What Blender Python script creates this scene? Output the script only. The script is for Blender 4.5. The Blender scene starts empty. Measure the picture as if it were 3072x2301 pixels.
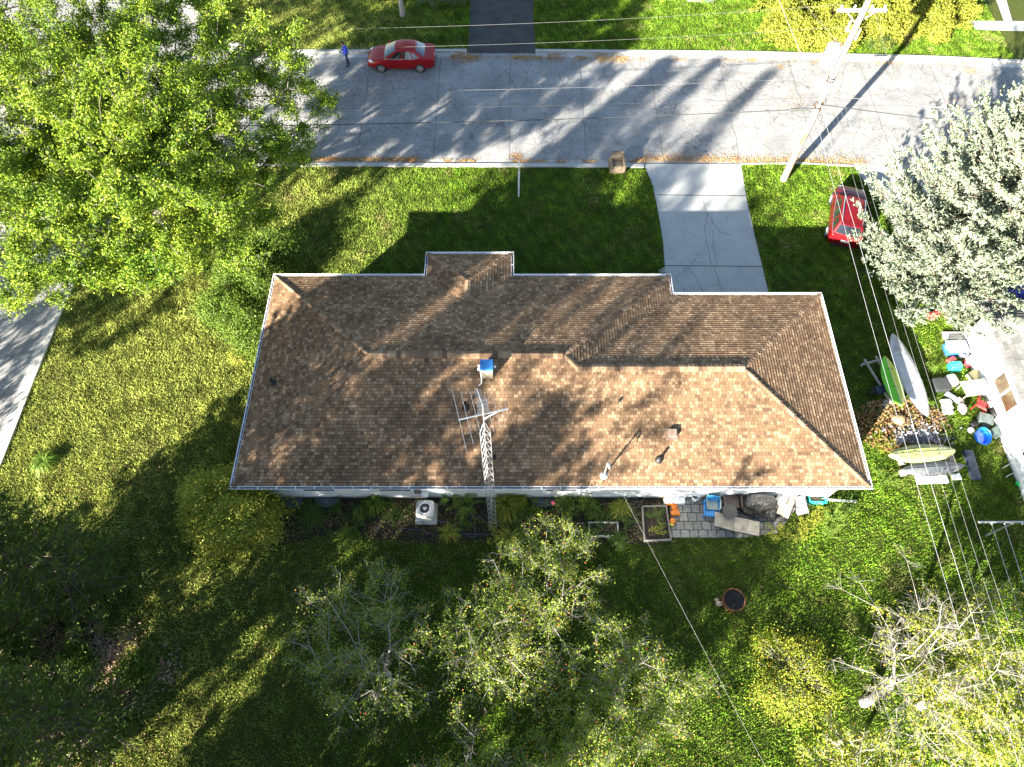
import bpy, bmesh, math, random
import numpy as np
from mathutils import Vector, Matrix
from mathutils.geometry import tessellate_polygon

# ------------------------------------------------------------ camera, sky, sun, exposure
SC = bpy.context.scene
COL = SC.collection
CAM_H = 30.3
TILT = math.radians(28.3)          # the drone camera looks 28.3 degrees off straight down
FPX = 2050.0                       # focal length in pixels of a 3072 px wide frame
camd = bpy.data.cameras.new('drone_camera')
cam = bpy.data.objects.new('drone_camera', camd)
COL.objects.link(cam)
cam.location = (0, 0, CAM_H)
cam.rotation_euler = (TILT, 0, 0)
camd.sensor_fit = 'HORIZONTAL'
camd.sensor_width = 36.0
camd.lens = FPX / 3072 * 36.0
camd.clip_start = 0.1
camd.clip_end = 2000
SC.camera = cam

SUN_EL = math.radians(19.0)
SUN_AZ = math.atan2(-0.648, -0.762)      # azimuth of the sun, measured from +Y towards +X
world = bpy.data.worlds.new('World')
SC.world = world
world.use_nodes = True
wn = world.node_tree
bg = wn.nodes['Background']
sky = wn.nodes.new('ShaderNodeTexSky')
sky.sky_type = 'NISHITA'
sky.sun_disc = False
sky.sun_elevation = SUN_EL
sky.sun_rotation = SUN_AZ
sky.air_density = 1.0
sky.dust_density = 0.6
wn.links.new(sky.outputs[0], bg.inputs[0])
bg.inputs[1].default_value = 0.05
sund = bpy.data.lights.new('sun', 'SUN')
sund.energy = 5.0
sund.angle = math.radians(0.55)
sund.color = (1.0, 0.93, 0.82)
sun = bpy.data.objects.new('sun', sund)
COL.objects.link(sun)
SUNV = Vector((math.sin(SUN_AZ) * math.cos(SUN_EL), math.cos(SUN_AZ) * math.cos(SUN_EL), math.sin(SUN_EL)))
sun.rotation_euler = SUNV.to_track_quat('Z', 'Y').to_euler()
sun.location = (-60, -70, 40)
SC.view_settings.view_transform = 'Standard'
SC.view_settings.look = 'None'
SC.view_settings.exposure = 2.88
SC.view_settings.gamma = 1.0
SC.cycles.max_bounces = 5
SC.cycles.diffuse_bounces = 3
SC.cycles.transmission_bounces = 4
SC.cycles.transparent_max_bounces = 6

CT, ST = math.cos(TILT), math.sin(TILT)
def P(px, py, h=0.0):
    """ground point (or point at height h) that the photograph shows at pixel px, py"""
    u, v = px - 1536.0, py - 1150.5
    d = FPX * CT + v * ST
    t = (CAM_H - h) / d
    return (u * t, (FPX * ST - v * CT) * t)
def V3(px, py, h=0.0):
    x, y = P(px, py, h)
    return Vector((x, y, h))

# ------------------------------------------------------------ object helpers
def wloc(o):
    v = Vector((0, 0, 0))
    while o is not None:
        v = v + o.location
        o = o.parent
    return v
def tag(o, label=None, cat=None, group=None, kind=None):
    if label: o['label'] = label
    if cat: o['category'] = cat
    if group: o['group'] = group
    if kind: o['kind'] = kind
    return o
def thing(name, label, cat, loc=(0, 0, 0), rz=0.0, group=None):
    o = bpy.data.objects.new(name, None)
    o.empty_display_size = 0.2
    COL.objects.link(o)
    o.location = loc
    o.rotation_euler = (0, 0, rz)
    return tag(o, label, cat, group)
def link(name, me, mat, parent=None, world_coords=False):
    o = bpy.data.objects.new(name, me)
    COL.objects.link(o)
    if mat is not None:
        if isinstance(mat, (list, tuple)):
            for m in mat: me.materials.append(m)
        else:
            me.materials.append(mat)
    if parent is not None:
        if world_coords:
            off = wloc(parent)
            me.transform(Matrix.Translation(-off))
        o.parent = parent
    return o
def np_mesh(name, verts, groups, smooth=False):
    """verts (N,3); groups: list of (M,k) integer face arrays"""
    me = bpy.data.meshes.new(name)
    verts = np.asarray(verts, dtype=np.float32)
    groups = [np.asarray(g, dtype=np.int32) for g in groups if len(g)]
    me.vertices.add(len(verts))
    me.vertices.foreach_set('co', verts.ravel())
    loops = np.concatenate([g.ravel() for g in groups])
    tot = np.concatenate([np.full(len(g), g.shape[1], dtype=np.int32) for g in groups])
    start = np.concatenate([[0], np.cumsum(tot)[:-1]]).astype(np.int32)
    me.loops.add(len(loops))
    me.loops.foreach_set('vertex_index', loops)
    me.polygons.add(len(tot))
    me.polygons.foreach_set('loop_start', start)
    me.update(calc_edges=True)
    if not smooth:
        me.shade_flat()
    else:
        me.shade_smooth()
    return me

class MB:
    def __init__(s):
        s.v = []; s.f = []; s.uv = None
    def add(s, vs, fs):
        b = len(s.v)
        s.v.extend([tuple(v) for v in vs])
        s.f.extend([tuple(i + b for i in f) for f in fs])
    def box(s, c, size, rz=0.0, rx=0.0, ry=0.0, taper=1.0):
        M = Matrix.Translation(Vector(c)) @ Matrix.Rotation(rz, 4, 'Z') @ Matrix.Rotation(ry, 4, 'Y') @ Matrix.Rotation(rx, 4, 'X')
        hx, hy, hz = size[0] / 2, size[1] / 2, size[2] / 2
        vs = []
        for z, t in ((-hz, 1.0), (hz, taper)):
            for x, y in ((-hx, -hy), (hx, -hy), (hx, hy), (-hx, hy)):
                vs.append(M @ Vector((x * t, y * t, z)))
        s.add(vs, [(3, 2, 1, 0), (4, 5, 6, 7), (0, 1, 5, 4), (1, 2, 6, 5), (2, 3, 7, 6), (3, 0, 4, 7)])
        return s
    def rbox(s, c, size, r=0.04, rz=0.0, rx=0.0, ry=0.0, seg=3, taper=1.0, topr=None):
        """box with rounded vertical corners and a softened top"""
        M = Matrix.Translation(Vector(c)) @ Matrix.Rotation(rz, 4, 'Z') @ Matrix.Rotation(ry, 4, 'Y') @ Matrix.Rotation(rx, 4, 'X')
        hx, hy, hz = size[0] / 2, size[1] / 2, size[2] / 2
        tr = r * 0.6 if topr is None else topr
        rings = []
        for z, ins, t in ((-hz, 0.0, 1.0), (hz - tr, 0.0, taper), (hz - tr * 0.3, tr * 0.35, taper), (hz, tr, taper)):
            ring = []
            for q, (sx, sy) in enumerate(((1, 1), (-1, 1), (-1, -1), (1, -1))):
                for k in range(seg + 1):
                    a = math.pi / 2 * (q + k / seg)
                    x = sx * (hx - r) + math.cos(a) * r
                    y = sy * (hy - r) + math.sin(a) * r
                    x *= t * (1 - ins / hx); y *= t * (1 - ins / hy)
                    ring.append(M @ Vector((x, y, z)))
            rings.append(ring)
        n = len(rings[0])
        vs = [v for ring in rings for v in ring]
        fs = []
        for i in range(len(rings) - 1):
            for k in range(n):
                k2 = (k + 1) % n
                fs.append((i * n + k, i * n + k2, (i + 1) * n + k2, (i + 1) * n + k))
        fs.append(tuple(reversed(range(n))))
        fs.append(tuple(range((len(rings) - 1) * n, len(rings) * n)))
        s.add(vs, fs)
        return s
    def tube(s, pts, r, sides=8, cap=True, r2=None, closed=False):
        pts = [Vector(p) for p in pts]
        n = len(pts)
        rs = r if isinstance(r, (list, tuple)) else [r + ((r2 if r2 is not None else r) - r) * i / max(1, n - 1) for i in range(n)]
        vs = []
        prev = None
        for i, p in enumerate(pts):
            if closed:
                d = (pts[(i + 1) % n] - pts[i - 1])
            else:
                d = (pts[min(i + 1, n - 1)] - pts[max(i - 1, 0)])
            d = d.normalized() if d.length > 1e-9 else Vector((0, 0, 1))
            if prev is None:
                a = d.orthogonal().normalized()
            else:
                a = prev - d * prev.dot(d)
                a = a.normalized() if a.length > 1e-6 else d.orthogonal().normalized()
            prev = a
            b = d.cross(a)
            for k in range(sides):
                t = 2 * math.pi * k / sides
                vs.append(p + (a * math.cos(t) + b * math.sin(t)) * rs[i])
        fs = []
        m = n if closed else n - 1
        for i in range(m):
            j = (i + 1) % n
            for k in range(sides):
                k2 = (k + 1) % sides
                fs.append((i * sides + k, i * sides + k2, j * sides + k2, j * sides + k))
        if cap and not closed:
            fs.append(tuple(reversed(range(sides))))
            fs.append(tuple(range((n - 1) * sides, n * sides)))
        s.add(vs, fs)
        return s
    def lathe(s, prof, c=(0, 0, 0), sides=24, M=None, sx=1.0, sy=1.0):
        """profile list of (r, z) turned about z"""
        vs = []
        for r, z in prof:
            for k in range(sides):
                t = 2 * math.pi * k / sides
                v = Vector((r * math.cos(t) * sx, r * math.sin(t) * sy, z))
                if M is not None: v = M @ v
                vs.append(v + Vector(c))
        fs = []
        for i in range(len(prof) - 1):
            for k in range(sides):
                k2 = (k + 1) % sides
                fs.append((i * sides + k, i * sides + k2, (i + 1) * sides + k2, (i + 1) * sides + k))
        if prof[0][0] > 1e-4: fs.append(tuple(reversed(range(sides))))
        if prof[-1][0] > 1e-4: fs.append(tuple(range((len(prof) - 1) * sides, len(prof) * sides)))
        s.add(vs, fs)
        return s
    def blob(s, c, r, rings=8, sides=12, rz=0.0, lump=0.0, seed=0, rx=0.0):
        rr = random.Random(seed)
        ph = [rr.uniform(0, 6.28) for _ in range(6)]
        M = Matrix.Translation(Vector(c)) @ Matrix.Rotation(rz, 4, 'Z') @ Matrix.Rotation(rx, 4, 'X')
        vs = []; fs = []
        for i in range(rings + 1):
            a = math.pi * i / rings
            for k in range(sides):
                t = 2 * math.pi * k / sides
                d = Vector((math.sin(a) * math.cos(t), math.sin(a) * math.sin(t), math.cos(a)))
                m = 1 + lump * (math.sin(3 * d.x + ph[0]) * math.sin(4 * d.y + ph[1]) + math.sin(5 * d.z + ph[2] + 3 * d.x) * 0.6 + math.sin(9 * d.y + ph[3]) * math.sin(8 * d.x + ph[4]) * 0.4)
                vs.append(M @ Vector((d.x * r[0] * m, d.y * r[1] * m, d.z * r[2] * m)))
        for i in range(rings):
            for k in range(sides):
                k2 = (k + 1) % sides
                fs.append((i * sides + k, (i + 1) * sides + k, (i + 1) * sides + k2, i * sides + k2))
        s.add(vs, fs)
        return s
    def prism(s, poly, z0, z1):
        """poly: list of (x, y) counter-clockwise"""
        n = len(poly)
        tris = tessellate_polygon([[Vector((x, y, 0)) for x, y in poly]])
        vs = [(x, y, z0) for x, y in poly] + [(x, y, z1) for x, y in poly]
        fs = []
        for t in tris:
            fs.append((t[0] + n, t[1] + n, t[2] + n)); fs.append((t[2], t[1], t[0]))
        for i in range(n):
            j = (i + 1) % n
            fs.append((i, j, j + n, i + n))
        s.add(vs, fs)
        return s
    def strip(s, path, w, z0, z1, side=0.0):
        """a raised band of width w along a path of (x, y); side shifts it sideways"""
        n = len(path)
        L = []; R = []
        for i in range(n):
            a = Vector(path[max(0, i - 1)]); b = Vector(path[min(n - 1, i + 1)])
            d = (b - a).normalized()
            nrm = Vector((-d.y, d.x))
            c = Vector(path[i])
            L.append(c + nrm * (side + w / 2)); R.append(c + nrm * (side - w / 2))
        vs = []
        for i in range(n):
            vs += [(R[i].x, R[i].y, z0), (L[i].x, L[i].y, z0), (L[i].x, L[i].y, z1), (R[i].x, R[i].y, z1)]
        fs = []
        for i in range(n - 1):
            a = 4 * i; b = a + 4
            for k in range(4):
                k2 = (k + 1) % 4
                fs.append((a + k, a + k2, b + k2, b + k))
        fs.append((0, 1, 2, 3)); e = 4 * (n - 1); fs.append((e + 3, e + 2, e + 1, e))
        s.add(vs, fs)
        return s
    def build(s, name, mat, parent=None, world=False, smooth=False, bevel=0.0, auto=None):
        me = bpy.data.meshes.new(name)
        me.from_pydata([tuple(v) for v in s.v], [], s.f)
        bm = bmesh.new(); bm.from_mesh(me)
        bmesh.ops.recalc_face_normals(bm, faces=bm.faces)
        bm.to_mesh(me); bm.free()
        if smooth:
            me.shade_smooth()
            me.set_sharp_from_angle(angle=math.radians(auto if auto else 40))
        o = link(name, me, mat, parent, world)
        if bevel > 0:
            m = o.modifiers.new('bevel', 'BEVEL'); m.width = bevel; m.segments = 2; m.limit_method = 'ANGLE'
        return o

# ------------------------------------------------------------ material helpers
def new_mat(name):
    m = bpy.data.materials.new(name); m.use_nodes = True
    nt = m.node_tree
    return m, nt, nt.nodes['Principled BSDF']
def N(nt, typ, **kw):
    n = nt.nodes.new(typ)
    for k, v in kw.items():
        if k in n.inputs.keys() if isinstance(k, str) else False:
            n.inputs[k].default_value = v
        else:
            setattr(n, k, v)
    return n
def coords(nt, scale=(1, 1, 1), kind='Object', rot=(0, 0, 0)):
    tc = nt.nodes.new('ShaderNodeTexCoord')
    mp = nt.nodes.new('ShaderNodeMapping')
    mp.inputs['Scale'].default_value = scale
    mp.inputs['Rotation'].default_value = rot
    nt.links.new(tc.outputs[kind], mp.inputs[0])
    return mp.outputs[0]
def noise(nt, vec, scale, detail=4, rough=0.55, dist=0.0):
    n = nt.nodes.new('ShaderNodeTexNoise')
    n.inputs['Scale'].default_value = scale
    n.inputs['Detail'].default_value = detail
    n.inputs['Roughness'].default_value = rough
    n.inputs['Distortion'].default_value = dist
    if vec is not None: nt.links.new(vec, n.inputs['Vector'])
    return n.outputs[0]
def ramp(nt, fac, stops):
    r = nt.nodes.new('ShaderNodeValToRGB')
    e = r.color_ramp.elements
    while len(e) < len(stops): e.new(0.5)
    for i, (p, c) in enumerate(stops):
        e[i].position = p
        e[i].color = (c[0], c[1], c[2], 1) if not isinstance(c, (int, float)) else (c, c, c, 1)
    nt.links.new(fac, r.inputs[0])
    return r.outputs[0]
def mixc(nt, fac, a, b, mode='MIX'):
    m = nt.nodes.new('ShaderNodeMix'); m.data_type = 'RGBA'; m.blend_type = mode
    for sock, val in ((m.inputs[0], fac), (m.inputs[6], a), (m.inputs[7], b)):
        if hasattr(val, 'links') or hasattr(val, 'is_linked'):
            nt.links.new(val, sock)
        elif isinstance(val, (int, float)):
            sock.default_value = val
        else:
            sock.default_value = (val[0], val[1], val[2], 1)
    return m.outputs[2]
def mth(nt, op, a, b=None, c=None):
    m = nt.nodes.new('ShaderNodeMath'); m.operation = op
    for i, val in enumerate((a, b, c)):
        if val is None: continue
        if isinstance(val, (int, float)): m.inputs[i].default_value = val
        else: nt.links.new(val, m.inputs[i])
    return m.outputs[0]
def bump(nt, bsdf, h, strength=0.3, dist=0.02):
    b = nt.nodes.new('ShaderNodeBump')
    b.inputs['Strength'].default_value = strength
    b.inputs['Distance'].default_value = dist
    nt.links.new(h, b.inputs['Height'])
    nt.links.new(b.outputs[0], bsdf.inputs['Normal'])
_cache = {}
def pm(name, c, rough=0.6, metal=0.0, var=0.18, scale=6.0, bmp=0.15, coat=0.0, spec=0.5, dirt=None, dscale=3.0):
    """plain painted / plastic / metal surface with uneven colour, wear and bump"""
    if name in _cache: return _cache[name]
    m, nt, b = new_mat(name)
    v = coords(nt)
    n1 = noise(nt, v, scale, 5)
    lo = tuple(x * (1 - var) for x in c); hi = tuple(min(1, x * (1 + var)) for x in c)
    col = ramp(nt, n1, [(0.3, lo), (0.7, hi)])
    if dirt is not None:
        n2 = noise(nt, v, dscale, 6, 0.65)
        f = ramp(nt, n2, [(0.5, 0.0), (0.68, 1.0)])
        col = mixc(nt, f, col, dirt)
    nt.links.new(col, b.inputs['Base Color'])
    b.inputs['Roughness'].default_value = rough
    b.inputs['Metallic'].default_value = metal
    b.inputs['Specular IOR Level'].default_value = spec
    b.inputs['Coat Weight'].default_value = coat
    b.inputs['Coat Roughness'].default_value = 0.05
    if bmp > 0:
        bump(nt, b, noise(nt, v, scale * 8, 4), bmp, 0.01)
    _cache[name] = m
    return m
def leafmat(name, c1, c2, c3=None, transl=0.3, rare=None, nscale=0.5):
    if name in _cache: return _cache[name]
    m = bpy.data.materials.new(name); m.use_nodes = True
    nt = m.node_tree
    for n in list(nt.nodes): nt.nodes.remove(n)
    out = nt.nodes.new('ShaderNodeOutputMaterial')
    geo = nt.nodes.new('ShaderNodeNewGeometry')
    stops = [(0.0, c1), (0.6, c2), (1.0, c3 or c2)]
    if rare is not None: stops = [(0.0, c1), (0.6, c2), (0.96, c3 or c2), (0.985, rare)]
    col = ramp(nt, geo.outputs['Random Per Island'], stops)
    v = coords(nt)
    nz = noise(nt, v, nscale, 3)
    f = ramp(nt, nz, [(0.35, 0.0), (0.65, 1.0)])
    col = mixc(nt, mth(nt, 'MULTIPLY', f, 0.5), col, c3 or c2)
    d = nt.nodes.new('ShaderNodeBsdfDiffuse'); t = nt.nodes.new('ShaderNodeBsdfTranslucent')
    g = nt.nodes.new('ShaderNodeBsdfGlossy'); g.inputs['Roughness'].default_value = 0.45
    nt.links.new(col, d.inputs[0])
    tcol = mixc(nt, 1.0, col, (1.0, 1.0, 0.45), 'MULTIPLY')
    nt.links.new(tcol, t.inputs[0])
    mx = nt.nodes.new('ShaderNodeMixShader'); mx.inputs[0].default_value = transl
    nt.links.new(d.outputs[0], mx.inputs[1]); nt.links.new(t.outputs[0], mx.inputs[2])
    mg = nt.nodes.new('ShaderNodeMixShader'); mg.inputs[0].default_value = 0.012
    nt.links.new(mx.outputs[0], mg.inputs[1]); nt.links.new(g.outputs[0], mg.inputs[2])
    nt.links.new(mg.outputs[0], out.inputs[0])
    _cache[name] = m
    return m
def island_mat(name, stops, rough=0.85, bscale=30, bst=0.3):
    """every loose piece of the mesh takes its own tone"""
    if name in _cache: return _cache[name]
    m, nt, b = new_mat(name)
    geo = nt.nodes.new('ShaderNodeNewGeometry')
    col = ramp(nt, geo.outputs['Random Per Island'], stops)
    v = coords(nt)
    n1 = noise(nt, v, bscale, 4)
    col = mixc(nt, 0.5, col, ramp(nt, n1, [(0.3, 0.55), (0.7, 1.0)]), 'MULTIPLY')
    nt.links.new(col, b.inputs['Base Color'])
    b.inputs['Roughness'].default_value = rough
    bump(nt, b, n1, bst, 0.01)
    _cache[name] = m
    return m
def glassmat(name='window_glass', c=(0.02, 0.025, 0.03), rough=0.05):
    if name in _cache: return _cache[name]
    m, nt, b = new_mat(name)
    v = coords(nt)
    col = ramp(nt, noise(nt, v, 1.5, 3), [(0.3, c), (0.7, tuple(x * 2 for x in c))])
    nt.links.new(col, b.inputs['Base Color'])
    b.inputs['Roughness'].default_value = rough
    b.inputs['Specular IOR Level'].default_value = 0.9
    b.inputs['Coat Weight'].default_value = 0.5
    _cache[name] = m
    return m

# ------------------------------------------------------------ vegetation generators
def seg_tubes(p0, p1, r0, r1, sides=5):
    p0 = np.asarray(p0, float); p1 = np.asarray(p1, float)
    r0 = np.asarray(r0, float); r1 = np.asarray(r1, float)
    d = p1 - p0
    L = np.linalg.norm(d, axis=1, keepdims=True); L[L < 1e-9] = 1e-9
    d = d / L
    ref = np.where(np.abs(d[:, 2:3]) < 0.9, np.array([[0, 0, 1.0]]), np.array([[1.0, 0, 0]]))
    a = np.cross(d, ref); a /= np.linalg.norm(a, axis=1, keepdims=True)
    b = np.cross(d, a)
    n = len(p0)
    t = np.arange(sides) * 2 * np.pi / sides
    ca, sa = np.cos(t)[None, :, None], np.sin(t)[None, :, None]
    ring = a[:, None, :] * ca + b[:, None, :] * sa
    v0 = p0[:, None, :] + ring * r0[:, None, None]
    v1 = p1[:, None, :] + ring * r1[:, None, None]
    verts = np.concatenate([v0, v1], axis=1).reshape(-1, 3)
    base = (np.arange(n) * 2 * sides)[:, None]
    k = np.arange(sides)[None, :]; k2 = (k + 1) % sides
    q = np.stack([base + k, base + k2, base + sides + k2, base + sides + k], axis=-1).reshape(-1, 4)
    return verts, q
def leaf_quads(c, n, size, aspect, rng, droop=None):
    """rhombic leaves at centres c (M,3) with normals n (M,3)"""
    m = len(c)
    r = rng.normal(size=(m, 3))
    if droop is not None: r = r * (1 - droop) + np.array([0, 0, -1.0]) * droop * 2
    t = np.cross(n, r); t /= (np.linalg.norm(t, axis=1, keepdims=True) + 1e-9)
    b = np.cross(n, t)
    s = size * rng.uniform(0.65, 1.3, size=(m, 1))
    w = s * aspect
    v = np.stack([c - t * s * 0.5, c + b * w * 0.5 - t * s * 0.05, c + t * s * 0.5, c - b * w * 0.5 - t * s * 0.05], axis=1).reshape(-1, 3)
    f = (np.arange(m) * 4)[:, None] + np.arange(4)[None, :]
    return v, f
def unit(v):
    return v / (np.linalg.norm(v, axis=-1, keepdims=True) + 1e-9)

def grow(base, top, centres, rng, tip_r, trunk_r, power=0.5, bow=0.12):
    """connect cluster centres to the trunk by the cheapest path; returns limb segments"""
    nodes = [np.array(base, float)]; par = [-1]; path = [0.0]
    steps = 4
    b = np.array(base, float); t = np.array(top, float)
    for i in range(1, steps + 1):
        p = b + (t - b) * i / steps + rng.normal(size=3) * 0.03 * np.array([1, 1, 0]) * i
        nodes.append(p); par.append(len(nodes) - 2); path.append(path[-1] + np.linalg.norm(p - nodes[-2]))
    first = len(nodes)
    order = np.argsort(np.linalg.norm(centres - t, axis=1))
    tipnode = np.zeros(len(centres), int)
    for ci in order:
        c = centres[ci]
        A = np.array(nodes[2:]); pl = np.array(path[2:])
        dist = np.linalg.norm(A - c, axis=1)
        k = int(np.argmin(dist + 0.42 * pl)) + 2
        s = nodes[k]; L = np.linalg.norm(c - s)
        nseg = max(1, int(L / 0.8))
        prev = k
        for i in range(1, nseg + 1):
            f = i / nseg
            p = s + (c - s) * f
            if i < nseg:
                p = p + rng.normal(size=3) * 0.05 * L / nseg
                p[2] += bow * L * math.sin(math.pi * f) * 0.6
            nodes.append(p); par.append(prev); path.append(path[prev] + np.linalg.norm(p - nodes[prev])); prev = len(nodes) - 1
        tipnode[ci] = prev
    n = len(nodes)
    cnt = np.zeros(n); cnt[tipnode] += 1
    for i in range(n - 1, 0, -1):
        cnt[par[i]] += cnt[i]
    r = tip_r * np.maximum(cnt, 1) ** power
    r = r * min(1.0, trunk_r / r[1]) if r[1] > trunk_r else r
    r[0] = max(trunk_r, r[1]) * 1.25; r[1] = max(r[1], trunk_r * 0.95)
    for i in range(2, steps + 1): r[i] = max(r[i], trunk_r * (0.95 - 0.06 * i))
    r = np.maximum(r, tip_r)
    nodes = np.array(nodes)
    idx = np.arange(1, n); pa = np.array(par[1:])
    r0 = np.minimum(r[pa], r[idx] * 1.35)
    r0[:steps] = r[pa][:steps]
    return nodes[pa], nodes[idx], r0, r[idx], tipnode, nodes, par

def tree(name, label, cat, base, trunk_top, cc, rad, ncl, per, lsize, cr, bark, leaf, trunk_r=0.2, tip_r=0.012,
         bare=0.0, seed=1, group=None, twigs=4, aspect=0.55, fill=2.4, lump=0.25, up=0.35, flat=0.55, droop=None, sides=5, tw_len=1.0):
    rng = np.random.default_rng(seed)
    root = thing(name, label, cat, (base[0], base[1], 0), 0, group)
    d = unit(rng.normal(size=(ncl, 3)))
    ph = rng.uniform(0, 6.28, 6)
    lum = 1 + lump * (np.sin(3 * d[:, 0] + ph[0]) * np.sin(4 * d[:, 1] + ph[1]) + 0.6 * np.sin(5 * d[:, 1] + ph[2]) * np.sin(6 * d[:, 0] + ph[3]) + 0.4 * np.sin(7 * d[:, 2] + ph[4]))
    rr = rng.uniform(0.02, 1, ncl) ** (1 / fill)
    c = d * (rr * lum)[:, None] * np.array(rad)
    c[:, 2] = np.where(c[:, 2] < 0, c[:, 2] * flat, c[:, 2])
    c += np.array(cc)
    c[:, 2] = np.maximum(c[:, 2], 0.25)
    p0, p1, r0, r1, tipn, nodes, par = grow((base[0], base[1], -0.1), trunk_top, c, rng, tip_r, trunk_r)
    # twigs of each spray
    tv = []
    T0 = []; T1 = []; RA = []; RB = []
    cdir = unit(c - np.array(cc) + np.array([0, 0, 0.3]))
    for j in range(twigs):
        dd = unit(cdir * 0.8 + rng.normal(size=(ncl, 3)) * 0.75)
        L = cr * rng.uniform(0.6, 1.25, (ncl, 1)) * tw_len
        e = c + dd * L
        m = c + dd * L * 0.5 + rng.normal(size=(ncl, 3)) * 0.04 * cr
        T0 += [c, m]; T1 += [m, e]; RA += [np.full(ncl, tip_r * 0.8), np.full(ncl, tip_r * 0.6)]; RB += [np.full(ncl, tip_r * 0.6), np.full(ncl, tip_r * 0.25)]
        tv.append((c, e))
        # side twiglets
        for q in range(2):
            s = c + dd * L * rng.uniform(0.3, 0.8, (ncl, 1))
            d2 = unit(dd + rng.normal(size=(ncl, 3)) * 0.8)
            T0.append(s); T1.append(s + d2 * L * 0.4); RA.append(np.full(ncl, tip_r * 0.5)); RB.append(np.full(ncl, tip_r * 0.2))
    big = r0 > 0.05
    va, fa = seg_tubes(p0[big], p1[big], r0[big], r1[big], 10)
    vb, fb = seg_tubes(p0[~big], p1[~big], r0[~big], r1[~big], sides)
    V = [va, vb]; F = [fa, fb + len(va)]
    if twigs:
        vc, fc = seg_tubes(np.concatenate(T0), np.concatenate(T1), np.concatenate(RA), np.concatenate(RB), 3)
        F.append(fc + len(va) + len(vb)); V.append(vc)
    me = np_mesh('trunk', np.concatenate(V) - np.array([base[0], base[1], 0]), [np.concatenate(F)], smooth=True)
    link('trunk', me, bark, root)
    # leaves
    keep = rng.uniform(size=ncl) >= bare
    ck = c[keep]; m = len(ck)
    if m:
        cnt = rng.integers(int(per * 0.5), int(per * 1.5) + 1, m)
        idx = np.repeat(np.arange(m), cnt)
        tot = len(idx)
        jj = rng.integers(0, max(1, twigs), tot)
        pos = ck[idx] + rng.normal(size=(tot, 3)) * cr * 0.42 * np.array([1, 1, 0.6])
        if twigs:
            E = np.stack([e[keep] for (_, e) in tv], 0)
            tt = rng.uniform(0.1, 1.05, (tot, 1))
            on = ck[idx] + (E[jj, idx] - ck[idx]) * tt + rng.normal(size=(tot, 3)) * cr * 0.16
            sel = rng.uniform(size=tot) < 0.7
            pos[sel] = on[sel]
        nrm = unit(rng.normal(size=(tot, 3)) + np.array([0, 0, up * 2]) + 0.4 * unit(pos - np.array(cc)))
        pos[:, 2] = np.maximum(pos[:, 2], 0.05)
        v, f = leaf_quads(pos, nrm, lsize, aspect, rng, droop)
        me = np_mesh('crown', v - np.array([base[0], base[1], 0]), [f])
        link('crown', me, leaf, root)
    return root

def shrub(name, label, cat, c, rad, ncl, per, lsize, cr, leaf, bark, seed=1, group=None, aspect=0.6, up=0.3, stems=7, fill=3.5, lump=0.2, box=False, twigs=2):
    """low bush: leaf sprays through an uneven mound, several stems from the ground"""
    rng = np.random.default_rng(seed)
    root = thing(name, label, cat, (c[0], c[1], 0), 0, group)
    d = unit(rng.normal(size=(ncl, 3))); d[:, 2] = np.abs(d[:, 2])
    ph = rng.uniform(0, 6.28, 6)
    lum = 1 + lump * (np.sin(3 * d[:, 0] + ph[0]) * np.sin(4 * d[:, 1] + ph[1]) + 0.7 * np.sin(6 * d[:, 1] + ph[2]) * np.sin(5 * d[:, 0] + ph[3]))
    if box:
        d = np.sign(d) * np.abs(d) ** 0.5; d[:, 2] = np.abs(d[:, 2])
    rr = rng.uniform(0.05, 1, ncl) ** (1 / fill)
    sp_ = np.where(rng.uniform(size=ncl) < 0.12, rng.uniform(1.05, 1.3, ncl), 1.0)
    p = d * (rr * lum * sp_)[:, None] * np.array(rad) * 0.9
    p[:, 2] += 0.1
    s0 = []; s1 = []; ra = []; rb = []
    st = unit(rng.normal(size=(stems, 3)) * np.array([1, 1, 0.2])) * np.array([0.12, 0.12, 0]) * rad[0]
    st[:, 2] = -0.05
    near = np.argmin(np.linalg.norm(p[:, None, :2] - st[None, :, :2] * 4, axis=2), axis=1)
    mid = st[near] * 0.6 + p * 0.4 + np.array([0, 0, 0.15 * rad[2]])
    s0 = np.concatenate([st[near], mid]); s1 = np.concatenate([mid, p])
    v1, f1 = seg_tubes(s0, s1, np.full(len(s0), 0.012), np.full(len(s0), 0.006), 4)
    tot = ncl * per
    idx = np.repeat(np.arange(ncl), per)
    pos = p[idx] + rng.normal(size=(tot, 3)) * cr * 0.5
    pos[:, 2] = np.maximum(pos[:, 2], 0.03)
    nrm = unit(rng.normal(size=(tot, 3)) + np.array([0, 0, up * 2]) + 0.5 * unit(pos))
    v, f = leaf_quads(pos, nrm, lsize, aspect, rng)
    link('stems', np_mesh('stems', v1, [f1], True), bark, root)
    link('foliage', np_mesh('foliage', v, [f]), leaf, root)
    return root

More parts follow.
